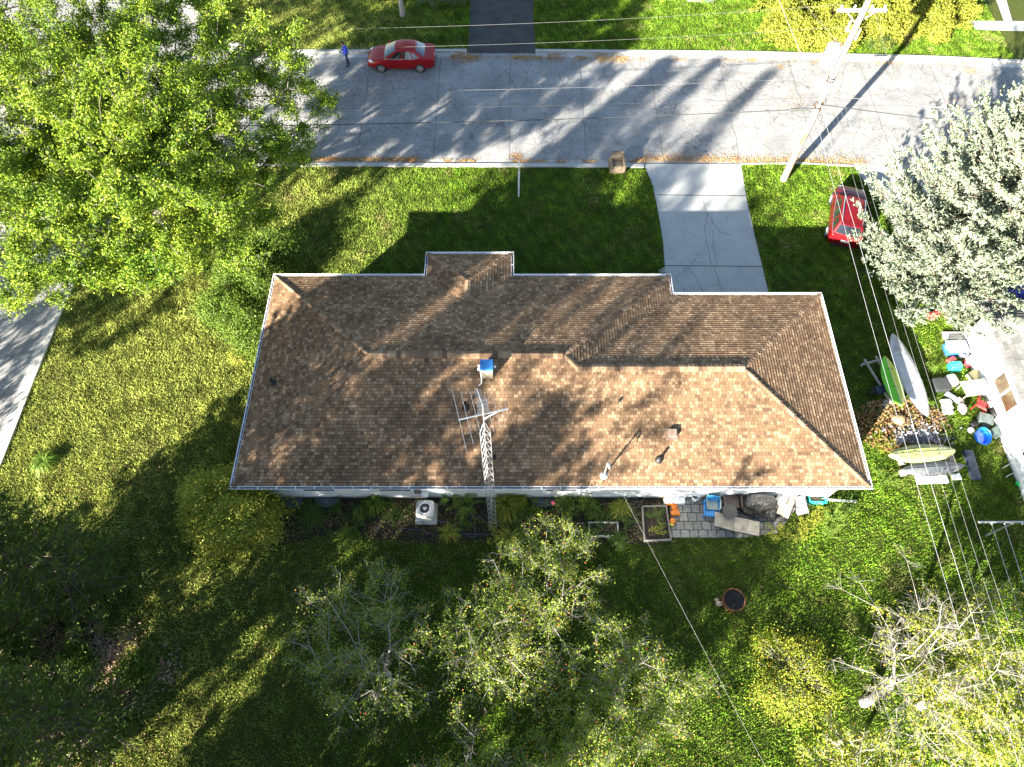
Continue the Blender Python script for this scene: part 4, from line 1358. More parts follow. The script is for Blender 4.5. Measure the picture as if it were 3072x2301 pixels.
    for wx in wheels:
        for sgn in (1, -1):
            M_ = Matrix.Translation((wx, sgn * (hw - .10), wr)) @ Matrix.Rotation(math.radians(-90 * sgn), 4, 'X')
            arch = MB().lathe([(wr + .035, .0), (wr + .035, .075 + .0), (wr + .0, .08)], (0, 0, 0), 28, M_)
            arch.build('wheel_arch', M_BLACK, root, smooth=True)
            q = MB().lathe([(wr * .62, -.1), (wr * .97, -.1), (wr, -.06), (wr, .08), (wr * .96, .115), (wr * .70, .118), (wr * .66, .10)], (0, 0, 0), 28, M_)
            w_ = q.build('wheel', M_TYRE, root, smooth=True)
            rm = MB().lathe([(wr * .70, .098), (wr * .70, .122), (wr * .63, .122), (wr * .62, .06)], (0, 0, 0), 28, M_)
            rm.lathe([(0, .115), (wr * .14, .112), (wr * .15, .07)], (0, 0, 0), 12, M_)
            for k in range(12):
                a = 2 * math.pi * k / 12
                p0 = M_ @ Vector((math.cos(a) * wr * .1, math.sin(a) * wr * .1, .10)); p1 = M_ @ Vector((math.cos(a) * wr * .64, math.sin(a) * wr * .64, .105))
                rm.tube([p0, p1], .016, 4)
            rm.build('rim', M_ALLOY, w_, smooth=True)
            MB().lathe([(0, .03), (wr * .62, .03), (wr * .62, .05)], (0, 0, 0), 20, M_).build('brake_disc', M_BLACK, w_)
    return root
P_SED = carpaint('dark_red_paint', (.27, .003, .006))
st_sed = [(-2.21, .42, .86, .92, .70), (-2.15, .30, .94, 1.0, .80), (-1.9, .24, .98, 1.04, .85), (-1.4, .22, .98, 1.03, .865), (-.6, .20, .96, .98, .87), (.3, .20, .93, .95, .87), (1.0, .22, .90, .96, .865), (1.5, .23, .82, .90, .85), (1.9, .24, .72, .80, .80), (2.12, .28, .62, .68, .70), (2.22, .36, .54, .58, .60)]
car('parked_car', 'dark red four door sedan parked along the kerb, nose to the west', 'car', (-7.35, 40.72, 0.006), math.pi, P_SED, st_sed,
    ((-1.62, 1.02, .80, .955), (-.98, .22, .60, 1.47)), (-1.25, 1.33), .315, .865,
    [(.13, .27, .72), (.30, .56, .90), (.60, .88, .88)], mirror_x=.78, head=(1.92, .66, .70, .24, .10, .07), tail=(-2.03, .70, .88, .20, .10, .07))
P_SUV = carpaint('bright_red_paint', (.13, .003, .006))
st_suv = [(-2.12, .48, .92, .98, .74), (-2.08, .34, 1.02, 1.06, .84), (-1.8, .27, 1.04, 1.06, .89), (-1.2, .25, 1.04, 1.06, .90), (-.4, .24, 1.02, 1.03, .90), (.4, .24, 1.0, 1.02, .90), (1.05, .25, .98, 1.07, .89), (1.5, .27, .92, 1.02, .87), (1.85, .29, .84, .92, .80), (2.08, .34, .72, .78, .68), (2.14, .42, .6, .64, .6)]
car('parked_suv', 'bright red hatchback with silver roof rails, half under the pale spruce', 'car', (19.05, 26.85, 0.014), math.radians(72), P_SUV, st_suv,
    ((-1.98, 1.0, .84, 1.04), (-1.55, .40, .64, 1.66)), (-1.30, 1.30), .345, .90,
    [(.06, .26, .78), (.30, .58, .90), (.62, .90, .88)], rails=True, mirror_x=.72, head=(1.84, .66, .80, .20, .11, .08), tail=(-2.03, .74, .98, .10, .09, .12), spoiler=True)

# ------------------------------------------------------------ person
M_SKIN = pm('skin', (.50, .30, .21), .55, var=.06, scale=20)
M_JKT = pm('blue_jacket', (.03, .07, .55), .7, var=.2, scale=12)
M_JEAN = pm('dark_jeans', (.02, .03, .055), .85, var=.3, scale=14, dirt=(.12, .22, .38), dscale=5)
def remesh(o, vox):
    m = o.modifiers.new('remesh', 'REMESH'); m.mode = 'VOXEL'; m.voxel_size = vox; m.use_smooth_shade = True
    return o
px_, py_ = P(1046, 196)
person = thing('person', 'person in blue jacket and dark jeans standing in the road beside the red sedan', 'person', (px_, py_, .006), math.radians(205))
# local: faces +x; y left
bd = MB()
hip = {s: Vector((0, s * .095, .92)) for s in (1, -1)}
knee = {1: Vector((.07, .11, .50)), -1: Vector((-.02, -.12, .50))}
ank = {1: Vector((.05, .12, .09)), -1: Vector((-.08, -.14, .09))}
for s in (1, -1):
    bd.tube([hip[s], (hip[s] + knee[s]) / 2, knee[s], (knee[s] + ank[s]) / 2 + Vector((-.02, 0, .04)), ank[s]], [.085, .075, .056, .056, .038], 12)
    bd.blob(ank[s] + Vector((.06, 0, -.045)), (.13, .045, .042), 8, 12)
bd.tube([(0, 0, .88), (0, 0, 1.0), (.0, 0, 1.16), (.01, 0, 1.32), (.02, 0, 1.42)], [.13, .135, .125, .14, .09], 14)
bd.blob((0.01, 0, 1.36), (.10, .19, .08), 8, 14)
bd.tube([(.02, 0, 1.40), (.05, 0, 1.50), (.07, 0, 1.56)], [.06, .052, .055], 12)
bd.blob((.095, 0, 1.62), (.095, .075, .115), 12, 16)
bd.blob((.185, 0, 1.595), (.022, .016, .026), 6, 8)          # nose
bd.blob((.165, 0, 1.545), (.02, .03, .009), 6, 8)            # lips
bd.blob((.15, 0, 1.52), (.03, .035, .025), 6, 8)             # chin
for s in (1, -1):
    bd.blob((.07, s * .078, 1.61), (.02, .012, .032), 6, 8)
    bd.blob((.168, s * .032, 1.635), (.016, .018, .012), 6, 8)
    sh = Vector((.01, s * .19, 1.37)); el = Vector((.06, s * .25, 1.10)); wr_ = Vector((.27, s * .10, 1.08))
    bd.tube([sh, (sh + el) / 2, el, (el + wr_) / 2, wr_], [.055, .047, .042, .037, .026], 10)
    palm = wr_ + Vector((.055, -s * .02, .0))
    bd.blob(palm, (.05, .04, .02), 6, 10)
    for q, ln in enumerate((.062, .07, .066, .052)):
        f0 = palm + Vector((.035, s * (.028 - q * .019), .0)); f1 = f0 + Vector((ln * .5, -s * .012, .004)); f2 = f1 + Vector((ln * .2, -s * .02, -.02))
        bd.tube([f0, f1, f2], [.0095, .009, .008], 8)
    bd.tube([palm + Vector((-.01, -s * .03, .01)), palm + Vector((.015, -s * .055, .022)), palm + Vector((.035, -s * .06, .02))], [.012, .011, .009], 8)
remesh(bd.build('body', M_SKIN, person, smooth=True), .009)
jk = MB()
jk.tube([(0, 0, .86), (0, 0, .98), (0, 0, 1.15), (.01, 0, 1.31), (.015, 0, 1.42)], [.165, .162, .155, .165, .095], 16)
jk.blob((0.01, 0, 1.36), (.125, .215, .095), 8, 14)
jk.tube([(.0, 0, 1.40), (.02, 0, 1.49)], [.085, .075], 12)
for s in (1, -1):
    sh = Vector((.01, s * .19, 1.37)); el = Vector((.06, s * .25, 1.10)); wr_ = Vector((.25, s * .115, 1.08))
    jk.tube([sh, (sh + el) / 2, el, (el + wr_) / 2, wr_], [.078, .068, .06, .052, .042], 12)
remesh(jk.build('jacket', M_JKT, person, smooth=True), .012)
tr = MB()
for s in (1, -1):
    tr.tube([hip[s] + Vector((0, 0, .06)), (hip[s] + knee[s]) / 2, knee[s], (knee[s] + ank[s]) / 2, ank[s] + Vector((0, 0, .0))], [.10, .092, .072, .068, .06], 12)
remesh(tr.build('trousers', M_JEAN, person, smooth=True), .012)
so = MB()
for s in (1, -1): so.blob(ank[s] + Vector((.055, 0, -.045)), (.145, .055, .048), 8, 12)
so.build('shoe', pm('black_shoe', (.015, .013, .012), .6), person, smooth=True)
hr = MB(); hr.blob((.075, 0, 1.655), (.098, .085, .10), 10, 14, lump=.03); hr.blob((.03, 0, 1.60), (.06, .075, .09), 8, 12)
hr.build('hair', pm('dark_hair', (.03, .018, .01), .8, scale=40), person, smooth=True)
ey = MB()
for s in (1, -1): ey.blob((.181, s * .032, 1.635), (.006, .009, .005), 5, 8)
ey.build('eye', M_BLACK, person, smooth=True)
ct = thing('controller', 'small dark controller held in both hands of the person', 'controller', (px_, py_, .0), 0)
a_ = math.radians(205)
c_ = Vector((px_ + math.cos(a_) * .35, py_ + math.sin(a_) * .35, 1.11))
MB().rbox(c_, (.10, .19, .035), .02, rz=a_).build('case', M_DARKM, ct, True)
MB().box(c_ + Vector((math.cos(a_) * .06, math.sin(a_) * .06, .03)), (.09, .16, .01), rz=a_).build('screen', pm('green_screen', (.35, .6, .1), .4), ct, True)

# ------------------------------------------------------------ armchair at the kerb
ax, ay = P(1846, 500)
M_UPH = pm('beige_upholstery', (.20, .155, .10), .9, var=.25, scale=14, dirt=(.09, .065, .04))
arm = thing('armchair', 'discarded beige upholstered armchair facing the house at the kerb', 'armchair', (ax + .05, ay - .25, 0), math.radians(3))
ac = MB(); ac.rbox((0, 0, .24), (.92, .78, .30), .08); ac.build('base', M_UPH, arm, smooth=True, auto=50)
ac = MB(); ac.rbox((0, -.04, .46), (.58, .62, .18), .08, topr=.06); ac.build('seat', pm('beige_cushion', (.25, .19, .12), .9, var=.12, scale=10), arm, smooth=True, auto=50)
ac = MB(); ac.rbox((0, .34, .62), (.78, .22, .72), .09, rx=.16); ac.tube([(-.36, .42, .96), (.36, .42, .96)], .10, 12); ac.build('backrest', M_UPH, arm, smooth=True, auto=50)
for s in (-1, 1):
    ac = MB(); ac.rbox((s * .39, -.03, .42), (.17, .74, .42), .06); ac.tube([(s * .39, -.40, .62), (s * .39, .34, .66)], .095, 12); ac.build('armrest', M_UPH, arm, smooth=True, auto=50)
for sx in (-.38, .38):
    for sy in (-.32, .32):
        MB().tube([(sx, sy, 0), (sx, sy, .1)], .03, 8).build('leg', pm('dark_wood', (.07, .04, .02), .6), arm)

# ------------------------------------------------------------ white marker pole by the road
mp = thing('marker_pole', 'tall thin white pole standing in the front lawn by the kerb', 'pole', (*P(1556, 590), 0))
MB().tube([(0, 0, -.1), (0, 0, 1.95)], .055, 10).build('lower_tube', M_TRIM, mp, smooth=True)
MB().tube([(0, 0, 1.9), (0, 0, 2.85)], .028, 8).build('upper_tube', M_TRIM, mp, smooth=True)

# ------------------------------------------------------------ utility pole
UX, UY = P(2350, 540)
m, nt, b = new_mat('weathered_pole')
v = coords(nt, (6, 6, .5))
col = ramp(nt, noise(nt, v, 1.2, 5, .6), [(.3, (.28, .24, .20)), (.52, (.36, .31, .26)), (.62, (.22, .09, .03))])
col = mixc(nt, .6, col, ramp(nt, noise(nt, coords(nt, (20, 20, .6)), 1.5, 5), [(.3, .6), (.7, 1.1)]), 'MULTIPLY')
nt.links.new(col, b.inputs['Base Color']); b.inputs['Roughness'].default_value = .9
bump(nt, b, noise(nt, coords(nt, (20, 20, .6)), 1.5, 5), .4, .02)
up = thing('utility_pole', 'weathered wooden utility pole with a white transformer at the driveway corner', 'utility pole', (UX, UY, 0))
MB().tube([(0, 0, -.3), (0, 0, 4), (0, 0, 8), (0, 0, 11.6)], [.20, .18, .155, .13], 14).build('pole', m, up, smooth=True)
tf = MB(); TC = (-.55, .0, 7.75)
tf.lathe([(.30, 0), (.36, .04), (.37, .25), (.37, .95), (.36, 1.0), (.38, 1.02), (.38, 1.08), (.30, 1.14), (.06, 1.2), (0, 1.2)], TC, 24)
tf.box((-.16, 0, 8.1), (.22, .16, .1)); tf.box((-.16, 0, 8.6), (.22, .16, .1))
to = tf.build('transformer', pm('pale_grey_enamel', (.72, .72, .70), .4, var=.05, dirt=(.5, .46, .4), dscale=2), up, smooth=True)
bu = MB()
for (x, y) in ((-.62, .12), (-.40, -.14)):
    bu.lathe([(.05, 0), (.07, .04), (.04, .08), (.065, .12), (.035, .16), (.055, .2), (.02, .25), (.02, .33)], (x, y, 8.9), 12)
for y in (-.2, 0, .2): bu.tube([(-.87, y, 8.4), (-1.0, y, 8.35)], .035, 8)
bu.build('bushing', pm('brown_porcelain', (.12, .06, .035), .3), to, smooth=True)
ca = MB(); ca.box((0, .17, 10.55), (2.3, .1, .12)); ca.tube([(-.7, .17, 10.5), (0, .14, 9.9)], .025, 6); ca.tube([(.7, .17, 10.5), (0, .14, 9.9)], .025, 6)
co = ca.build('crossarm', pm('grey_wood', (.5, .46, .4), .9), up)
for x in (-1.0, -.4, .4, 1.0):
    isl = MB(); isl.lathe([(.02, 0), (.02, .06), (.055, .08), (.03, .12), (.05, .14), (.03, .19), (0, .2)], (x, .17, 10.61), 10)
    isl.build('insulator', M_TRIM, co, smooth=True)
for z, x, yy in ((9.1, .28, .12), (9.5, -.25, .15)):
    q = MB(); q.tube([(0, 0, z), (x, yy, z + .1), (x * 1.2, yy, z + .55)], .035, 8); q.tube([(x * 1.15, yy, z + .0), (x * 1.15, yy, z + .5)], .05, 8)
    q.build('fuse_cutout', M_TRIM, up, smooth=True)
q = MB()
for z in (5.3, 5.6, 6.9, 7.1): q.lathe([(.175, -.03), (.19, -.03), (.19, .03), (.175, .03)], (0, 0, z), 14)
for k in range(7):
    a = k * .9; q.tube([(math.cos(a) * .2, math.sin(a) * .2, 5.2 + .12 * k), (math.cos(a) * .32, math.sin(a) * .32 - .05, 5.05 + .1 * k), (math.cos(a + .7) * .22, math.sin(a + .7) * .22, 5.0 + .12 * k)], .012, 5)
q.tube([(.19, -.02, 0), (.18, -.02, 5.2)], .02, 6); q.tube([(-.17, -.08, 2.2), (-.15, -.06, 7.0)], .012, 5)
q.build('fittings', M_DARKM, up, smooth=True)
bxo = MB().rbox((.26, .05, 6.6), (.22, .2, .3), .03); bxo.build('junction_box', M_TRIM, up)

def wire(name, label, a, b_, r_, mat, sag=.3, n=28, group='overhead wires', twist=0):
    a = Vector(a); b_ = Vector(b_)
    pts = []
    for i in range(n + 1):
        t = i / n
        p = a * (1 - t) + b_ * t; p.z -= 4 * sag * t * (1 - t); pts.append(p)
    mb = MB(); mb.tube(pts, r_, 6)
    if twist:
        d = (b_ - a); L = d.length; n2 = int(L / .12); tp = []
        for i in range(n2 + 1):
            t = i / n2; p = a * (1 - t) + b_ * t; p.z -= 4 * sag * t * (1 - t)
            ph = t * L / twist * 2 * math.pi
            tp.append(p + Vector((math.cos(ph) * r_ * 1.9, math.sin(ph) * r_ * 1.0, math.sin(ph) * r_ * 1.9)))
        mb.tube(tp, r_ * .8, 4)
    o = mb.build(name, mat, smooth=True)
    return tag(o, label, 'wire', group)
M_WIREW = pm('pale_aluminium_wire', (.55, .55, .56), .5, .3)
M_WIREB = pm('black_cable', (.03, .03, .03), .6)
M_WIREG = pm('grey_cable', (.22, .22, .21), .6)
wire('power_wire', 'thick black telephone cable with a splice case running west over the road', (UX, UY - .2, 5.35), (-44, UY - .9, 5.2), .021, M_WIREB, .75, 40)
wire('power_wire', 'thinner twisted cable running west just above the thick black one', (UX, UY, 5.9), (-44, UY + .1, 5.7), .007, M_WIREB, .7, 40)
wire('power_wire', 'thick black cable running east from the utility pole into the spruce', (UX, UY, 5.45), (44, 27.5, 5.0), .021, M_WIREB, .5)
wire('power_wire', 'thin cable running east from the utility pole above the thick black one', (UX, UY + .2, 5.9), (44, 28.0, 5.8), .010, M_WIREG, .5)
wire('power_wire', 'highest pale wire crossing the far lawn and asphalt drive', (UX - 1, UY + .2, 10.8), (-44, UY + .3, 10.6), .0032, M_WIREG, 1.2)
wire('power_wire', 'second high pale wire passing over the top kerb leaves', (UX - .4, UY + .2, 9.7), (-44, UY + .3, 9.5), .003, M_WIREG, 1.1)
wire('power_wire', 'faint pale wire over the middle of the road, north of the black cables', (UX, UY + .1, 7.0), (-44, UY + .4, 6.8), .0035, M_WIREG, .9)
wire('service_drop', 'twisted service cable rising from the utility pole across the road to the north', (UX, UY, 5.7), (UX - .4, 56, 4.6), .012, M_WIREG, .35, twist=.5)
wire('service_drop', 'thin wire from the utility pole slanting northeast over the hedge', (UX, UY, 8.6), (UX - 5.5, 58, 6.5), .005, M_WIREG, .3)
for k, (x0, z0, x1, z1, r_, mt, tw_, lab) in enumerate([
        (-.12, 5.75, .1, 5.55, .006, M_WIREW, 0, 'brighter of the two cables running south beside the kayaks'),
        (-.28, 5.3, -.3, 5.1, .005, M_WIREW, 0, 'fainter cable running south just west of the bright pair'),
        (-.1, 6.8, -.75, 7.0, .004, M_WIREG, 0, 'westernmost of the three thin wires running south over the junk yard'),
        (.05, 7.0, -.35, 7.2, .004, M_WIREG, 0, 'middle one of the three thin wires running south over the junk yard'),
        (.2, 7.15, .0, 7.35, .0045, M_WIREG, 0, 'easternmost of the three thin wires running south over the junk yard'),
        (.4, 10.8, .1, 9.6, .004, M_WIREG, 0, 'high pale wire running south over the blue tub'),]):
    wire('power_wire', lab, (UX + x0, UY, z0), (UX + x1, -14, z1), r_, mt, .55 if z0 < 9 else .9, 36, 'wires running south from the utility pole', tw_)
wire('service_drop', 'pale service wire from the roof mast slanting over the back lawn', DROP0, (12.5, -12, 7.6), .0045, M_WIREG, .35, 36)
sp = thing('splice_case', 'black splice case hanging on the thick cable west of the utility pole', 'splice case', (UX - 1.0, UY - .22, 5.3))
MB().tube([(-.55, 0, -.02), (-.5, 0, -.02), (.35, 0, .02), (.4, 0, .02)], [.03, .085, .085, .03], 12).build('sleeve', pm('dark_grey_plastic', (.06, .065, .06), .6), sp, smooth=True)

# ------------------------------------------------------------ antenna tower
tx, ty = P(1479, 1583)
M_GALV = pm('galvanised_steel', (.36, .36, .37), .4, .5, dirt=(.35, .3, .25))
tw_ = thing('antenna_tower', 'slim steel lattice tower with a long television antenna, rising beside the rear wall', 'antenna tower', (tx, ty, 0))
TH = 11.2; tr_ = .19
la_ = MB(); legs = []
for k in range(3):
    a = math.radians(90 + 120 * k + 10)
    legs.append((math.cos(a), math.sin(a)))
def lp_(k, z):
    f = 1 if z < TH - .5 else max(.25, 1 - (z - TH + .5) / .5 * .75)
    return Vector((legs[k][0] * tr_ * f, legs[k][1] * tr_ * f, z))
for k in range(3):
    mbl = MB(); mbl.tube([lp_(k, z) for z in (-.1, 3, 6, 9, TH - .5, TH)], .012, 8); mbl.build('leg', M_GALV, tw_, smooth=True)
z = .1; i = 0
while z < TH - .4:
    for k in range(3):
        k2 = (k + 1) % 3
        la_.tube([lp_(k, z), lp_(k2, z + .3)], .0055, 4); la_.tube([lp_(k2, z + .3), lp_(k, z + .6)], .0055, 4)
    z += .6
la_.build('lattice', M_GALV, tw_, smooth=True)
MB().tube([(0, 0, TH - .6), (0, 0, TH + 1.3)], .022, 8).build('mast', M_GALV, tw_, smooth=True)
MB().tube([(0, WY - ty, 2.5), (0, 0, 2.5)], .02, 6).build('wall_bracket', M_GALV, tw_, smooth=True)
# boom and elements at the top
an = MB(); AZ = TH + .6
bd_ = Vector((math.cos(math.radians(14)), math.sin(math.radians(14)), 0)); pe = Vector((-bd_.y, bd_.x, 0))
O_ = Vector((0, 0, AZ))
an.tube([O_ - bd_ * .76, O_ + bd_ * .76], .022, 8)
for s_, L_ in ((-.74, 1.42), (-.50, 1.2), (-.22, 1.15), (.18, .86), (.40, .80), (.58, .5), (.72, .34)):
    an.tube([O_ + bd_ * s_ - pe * L_ * .75, O_ + bd_ * s_ + pe * L_ * .75], .007, 5)
an.tube([O_ + bd_ * .5 + Vector((0, 0, .02)), O_ + Vector((0, 0, -.35))], .012, 5)
an.build('boom', M_CHROME, tw_, smooth=True)
uh = MB(); O2 = Vector((0, 0, AZ + .55)); bd2 = Vector((-.30, .95, 0)).normalized(); pe2 = Vector((-bd2.y, bd2.x, 0))
uh.tube([O2 - bd2 * .1, O2 + bd2 * .60], .012, 6)
for k in range(11):
    c_ = O2 + bd2 * (.0 + .055 * k)
    uh.tube([c_ - pe2 * .12 + Vector((0, 0, .0)), c_ + pe2 * .12], .005, 4)
for s in (1, -1):
    for k in range(6):
        q = O2 + Vector((0, 0, s * (.06 + .07 * k))) - bd2 * (.02 - .05 * k * 0)
        uh.tube([q - pe2 * .18, q + pe2 * .18], .005, 4)
uh.build('director_array', M_CHROME, tw_, smooth=True)

# ------------------------------------------------------------ air conditioner, hose and bucket behind the house
qx, qy = P(1280, 1545)
ac_ = thing('air_conditioner', 'round topped white air conditioner unit on a pad behind the house', 'air conditioner', (qx, qy + .05, 0))
MB().rbox((0, 0, .04), (1.0, 1.0, .08), .05).build('pad', M_KERB, ac_)
MB().rbox((0, 0, .42), (.80, .80, .72), .18, topr=.04).build('housing', pm('cream_enamel', (.62, .60, .55), .5, var=.08), ac_, smooth=True)
q = MB().lathe([(.38, .78), (.38, .82), (.31, .83), (.29, .80), (.29, .77)], (0, 0, 0), 28); q.build('fan_ring', pm('cream_plastic', (.66, .65, .60), .5, var=.06), ac_, smooth=True)
q = MB().lathe([(0, .785), (.285, .785), (.285, .80)], (0, 0, 0), 24); q.build('fan_well', pm('dark_well', (.03, .045, .06), .5), ac_)
q = MB()
for k in range(4): q.box((math.cos(k * math.pi / 2) * .15, math.sin(k * math.pi / 2) * .15, .80), (.24, .11, .012), rz=k * math.pi / 2, rx=.3)
q.build('fan_blade', M_GALV, ac_)
q = MB()
for rr_ in (.10, .16, .22, .28): q.lathe([(rr_ - .006, .83), (rr_ + .006, .83), (rr_ + .006, .84), (rr_ - .006, .84)], (0, 0, 0), 24)
for k in range(8): q.tube([(0, 0, .845), (math.cos(k * .785) * .31, math.sin(k * .785) * .31, .835)], .006, 4)
q.blob((0, 0, .85), (.085, .085, .03), 6, 14)
q.build('fan_guard', M_TRIM, ac_, smooth=True)
q = MB().box((-.3, -.45, .3), (.22, .08, .5)); q.build('access_panel', pm('pale_panel', (.5, .55, .6), .5), ac_)
def pathtube(name, label, cat, pts, r_, mat, group=None, z=.03):
    P3 = [Vector((*P(*p), z)) for p in pts]
    # smooth the path
    out = []
    for i in range(len(P3) - 1):
        p0 = P3[max(0, i - 1)]; p1 = P3[i]; p2 = P3[i + 1]; p3 = P3[min(len(P3) - 1, i + 2)]
        for k in range(6):
            t = k / 6
            out.append(.5 * ((2 * p1) + (-p0 + p2) * t + (2 * p0 - 5 * p1 + 4 * p2 - p3) * t * t + (-p0 + 3 * p1 - 3 * p2 + p3) * t ** 3))
    out.append(P3[-1])
    return tag(MB().tube(out, r_, 6).build(name, mat, smooth=True), label, cat, group)
M_HOSE = pm('violet_hose', (.12, .13, .26), .5)
pathtube('garden_hose', 'looping violet garden hose on the dark soil south of the air conditioner', 'hose', [(1262, 1543), (1300, 1560), (1350, 1572), (1390, 1600), (1420, 1612), (1428, 1595), (1412, 1570), (1418, 1553), (1440, 1552), (1462, 1568), (1498, 1566)], .011, M_HOSE, z=.05)
pathtube('garden_hose', 'straight bluish hose lying parallel to the rear wall south of the looping one', 'hose', [(1203, 1586), (1232, 1588), (1270, 1594), (1310, 1606), (1360, 1602), (1430, 1603), (1500, 1600), (1550, 1590)], .010, M_HOSE, z=.04)
bk = thing('bucket', 'white bucket beside the rear doorstep', 'bucket', (*P(2082, 1498), .03))
MB().lathe([(.14, 0), (.17, .36), (.185, .37), (.175, .38), (.16, .36), (.13, .03)], (0, 0, 0), 20).build('pail', pm('white_plastic', (.72, .75, .78), .4, var=.05), bk, smooth=True)
MB().tube([(-.17, 0, .34), (-.1, -.12, .42), (.1, -.12, .42), (.17, 0, .34)], .008, 5).build('handle', M_CHROME, bk, smooth=True)

# ------------------------------------------------------------ raised beds, pumpkins
M_GREYW = island_mat('grey_boards', [(0, (.18, .17, .15)), (1, (.30, .28, .25))], .9, 10)
def raised_bed(label, poly, mat, h=.22, t=.05, soil=.14, parts=True):
    w = [P(*p) for p in poly]
    cx_ = sum(p[0] for p in w) / len(w); cy_ = sum(p[1] for p in w) / len(w)
    root = thing('raised_bed', label, 'raised bed', (cx_, cy_, 0))
    for i in range(len(w)):
        a = Vector(w[i]); b_ = Vector(w[(i + 1) % len(w)])
        d = (b_ - a); L = d.length; ang = math.atan2(d.y, d.x); c_ = (a + b_) / 2
        MB().box((c_.x, c_.y, h / 2 + (.003 if i % 2 else 0)), (L + t, t, h), rz=ang).build('board', mat, root, True)
    mb = MB(); mb.prism([tuple(p) for p in (w if sum(w[i][0] * w[(i + 1) % len(w)][1] - w[(i + 1) % len(w)][0] * w[i][1] for i in range(len(w))) > 0 else w[::-1])], .01, soil)
    mb.build('soil_fill', M_MULCH, root, True)
    return root
raised_bed('large grey board raised bed full of withered vines beside the pumpkins', [(1932, 1625), (1925, 1523), (1996, 1522), (2010, 1622)], M_GREYW)
raised_bed('low long raised bed with pale boards south of the rear garden', [(1767, 1612), (1766, 1571), (1851, 1571), (1853, 1611)], pm('pale_boards', (.36, .38, .34), .9))
raised_bed('small narrow pinkish planter frame left of the long raised bed', [(1732, 1616), (1729, 1575), (1747, 1574), (1751, 1614)], pm('pinkish_plastic', (.30, .24, .22), .7), h=.25, soil=.05, t=.03)
M_PUMP = pm('pumpkin_skin', (.72, .20, .012), .45, var=.12, scale=5)
def pumpkin(px, py, r_, label, z=.03, mat=M_PUMP, rx=0.):
    x, y = P(px, py, r_ * .5)
    root = thing('pumpkin', label, 'pumpkin', (x, y, z), random.Random(px).uniform(0, 6), 'pumpkins between the raised bed and the patio')
    vs = []; fs = []; ns, nr = 40, 12
    for i in range(nr + 1):
        a = math.pi * i / nr
        for k in range(ns):
            t = 2 * math.pi * k / ns
            rib = 1 - .09 * abs(math.sin(5 * t)) ** .6 * 0 - .07 * (1 - abs(math.cos(5 * t)))
            rad_ = r_ * math.sin(a) ** .8 * rib if 0 < i < nr else 0
            zz = r_ * .78 * (1 + math.cos(a)) - .16 * r_ * math.exp(-(math.sin(a) / .35) ** 2)
            vs.append((rad_ * math.cos(t), rad_ * math.sin(t), max(0, zz)))
    for i in range(nr):
        for k in range(ns):
            k2 = (k + 1) % ns
            fs.append((i * ns + k, (i + 1) * ns + k, (i + 1) * ns + k2, i * ns + k2))
    mb = MB(); mb.add(vs, fs); mb.build('rind', mat, root, smooth=True, auto=80)
    MB().tube([(0, 0, r_ * 1.35), (r_ * .05, 0, r_ * 1.6), (r_ * .2, r_ * .05, r_ * 1.75)], [r_ * .16, r_ * .1, r_ * .13], 7).build('stalk', pm('stalk', (.22, .2, .08), .8), root, smooth=True)
for px, py, r_, lab in ((1998, 1492, .165, 'large orange pumpkin nearest the rear wall, on the left'), (2016, 1499, .15, 'orange pumpkin just right of the one nearest the wall'),
        (2002, 1508, .15, 'orange pumpkin second down on the left side of the group'), (2016, 1512, .145, 'orange pumpkin in the middle right of the upper four'),
        (2026, 1508, .09, 'small orange pumpkin right of the upper four'), (2027, 1519, .095, 'small reddish pumpkin below the small right one'),
        (2020, 1525, .12, 'medium pumpkin at the centre of the row'), (2028, 1532, .10, 'small pumpkin right of centre'),
        (2020, 1541, .145, 'bright yellow orange pumpkin low in the group'), (2032, 1542, .12, 'pumpkin touching the right side of the yellow orange one')):
    pumpkin(px, py, r_, lab)
pumpkin(2017, 1565, .14, 'lone orange pumpkin below the group, partly in leaves')
pumpkin(2014, 1574, .10, 'yellow gourd below the lone pumpkin', mat=pm('yellow_gourd', (.62, .55, .04), .5))

# ------------------------------------------------------------ patio furniture
def at(px, py, z=.03): return (*P(px, py), z)
M_BLUEPL = pm('blue_plastic', (.03, .22, .52), .45, var=.1)
M_GREYPL = pm('grey_green_plastic', (.20, .26, .25), .5, var=.1)
pc = thing('patio_chair', 'grey green slatted plastic chair stacked over a blue one by the rear wall', 'chair', at(2130, 1520), math.radians(-4))
MB().rbox((0, -.05, .43), (.52, .5, .035), .06).build('seat', M_GREYPL, pc)
q = MB()
for k in range(7): q.tube([(-.21 + .07 * k, .20, .44), (-.22 + .073 * k, .30, .66), (-.19 + .063 * k, .36, .86)], .018, 6)
q.tube([(-.26, .19, .44), (-.27, .30, .68), (-.2, .37, .88), (0, .39, .94), (.2, .37, .88), (.27, .30, .68), (.26, .19, .44)], .026, 8)
q.build('backrest', M_GREYPL, pc, smooth=True)
for s in (-1, 1):
    MB().tube([(s * .29, -.28, .64), (s * .31, .05, .66), (s * .27, .30, .66)], .028, 8).build('armrest', M_GREYPL, pc, smooth=True)
    for y in (-.27, .22): MB().tube([(s * .30, y - .02, 0), (s * .28, y, .64 if y < 0 else .45)], [.025, .022], 8).build('leg', M_GREYPL, pc, smooth=True)
pc = thing('patio_chair', 'bright blue plastic chair underneath the grey green one', 'chair', at(2128, 1527), math.radians(-7))
MB().rbox((0, -.14, .32), (.60, .66, .035), .06).build('seat', M_BLUEPL, pc)
MB().rbox((-.02, .27, .58), (.58, .05, .62), .02, rx=-.15).build('backrest', M_BLUEPL, pc)
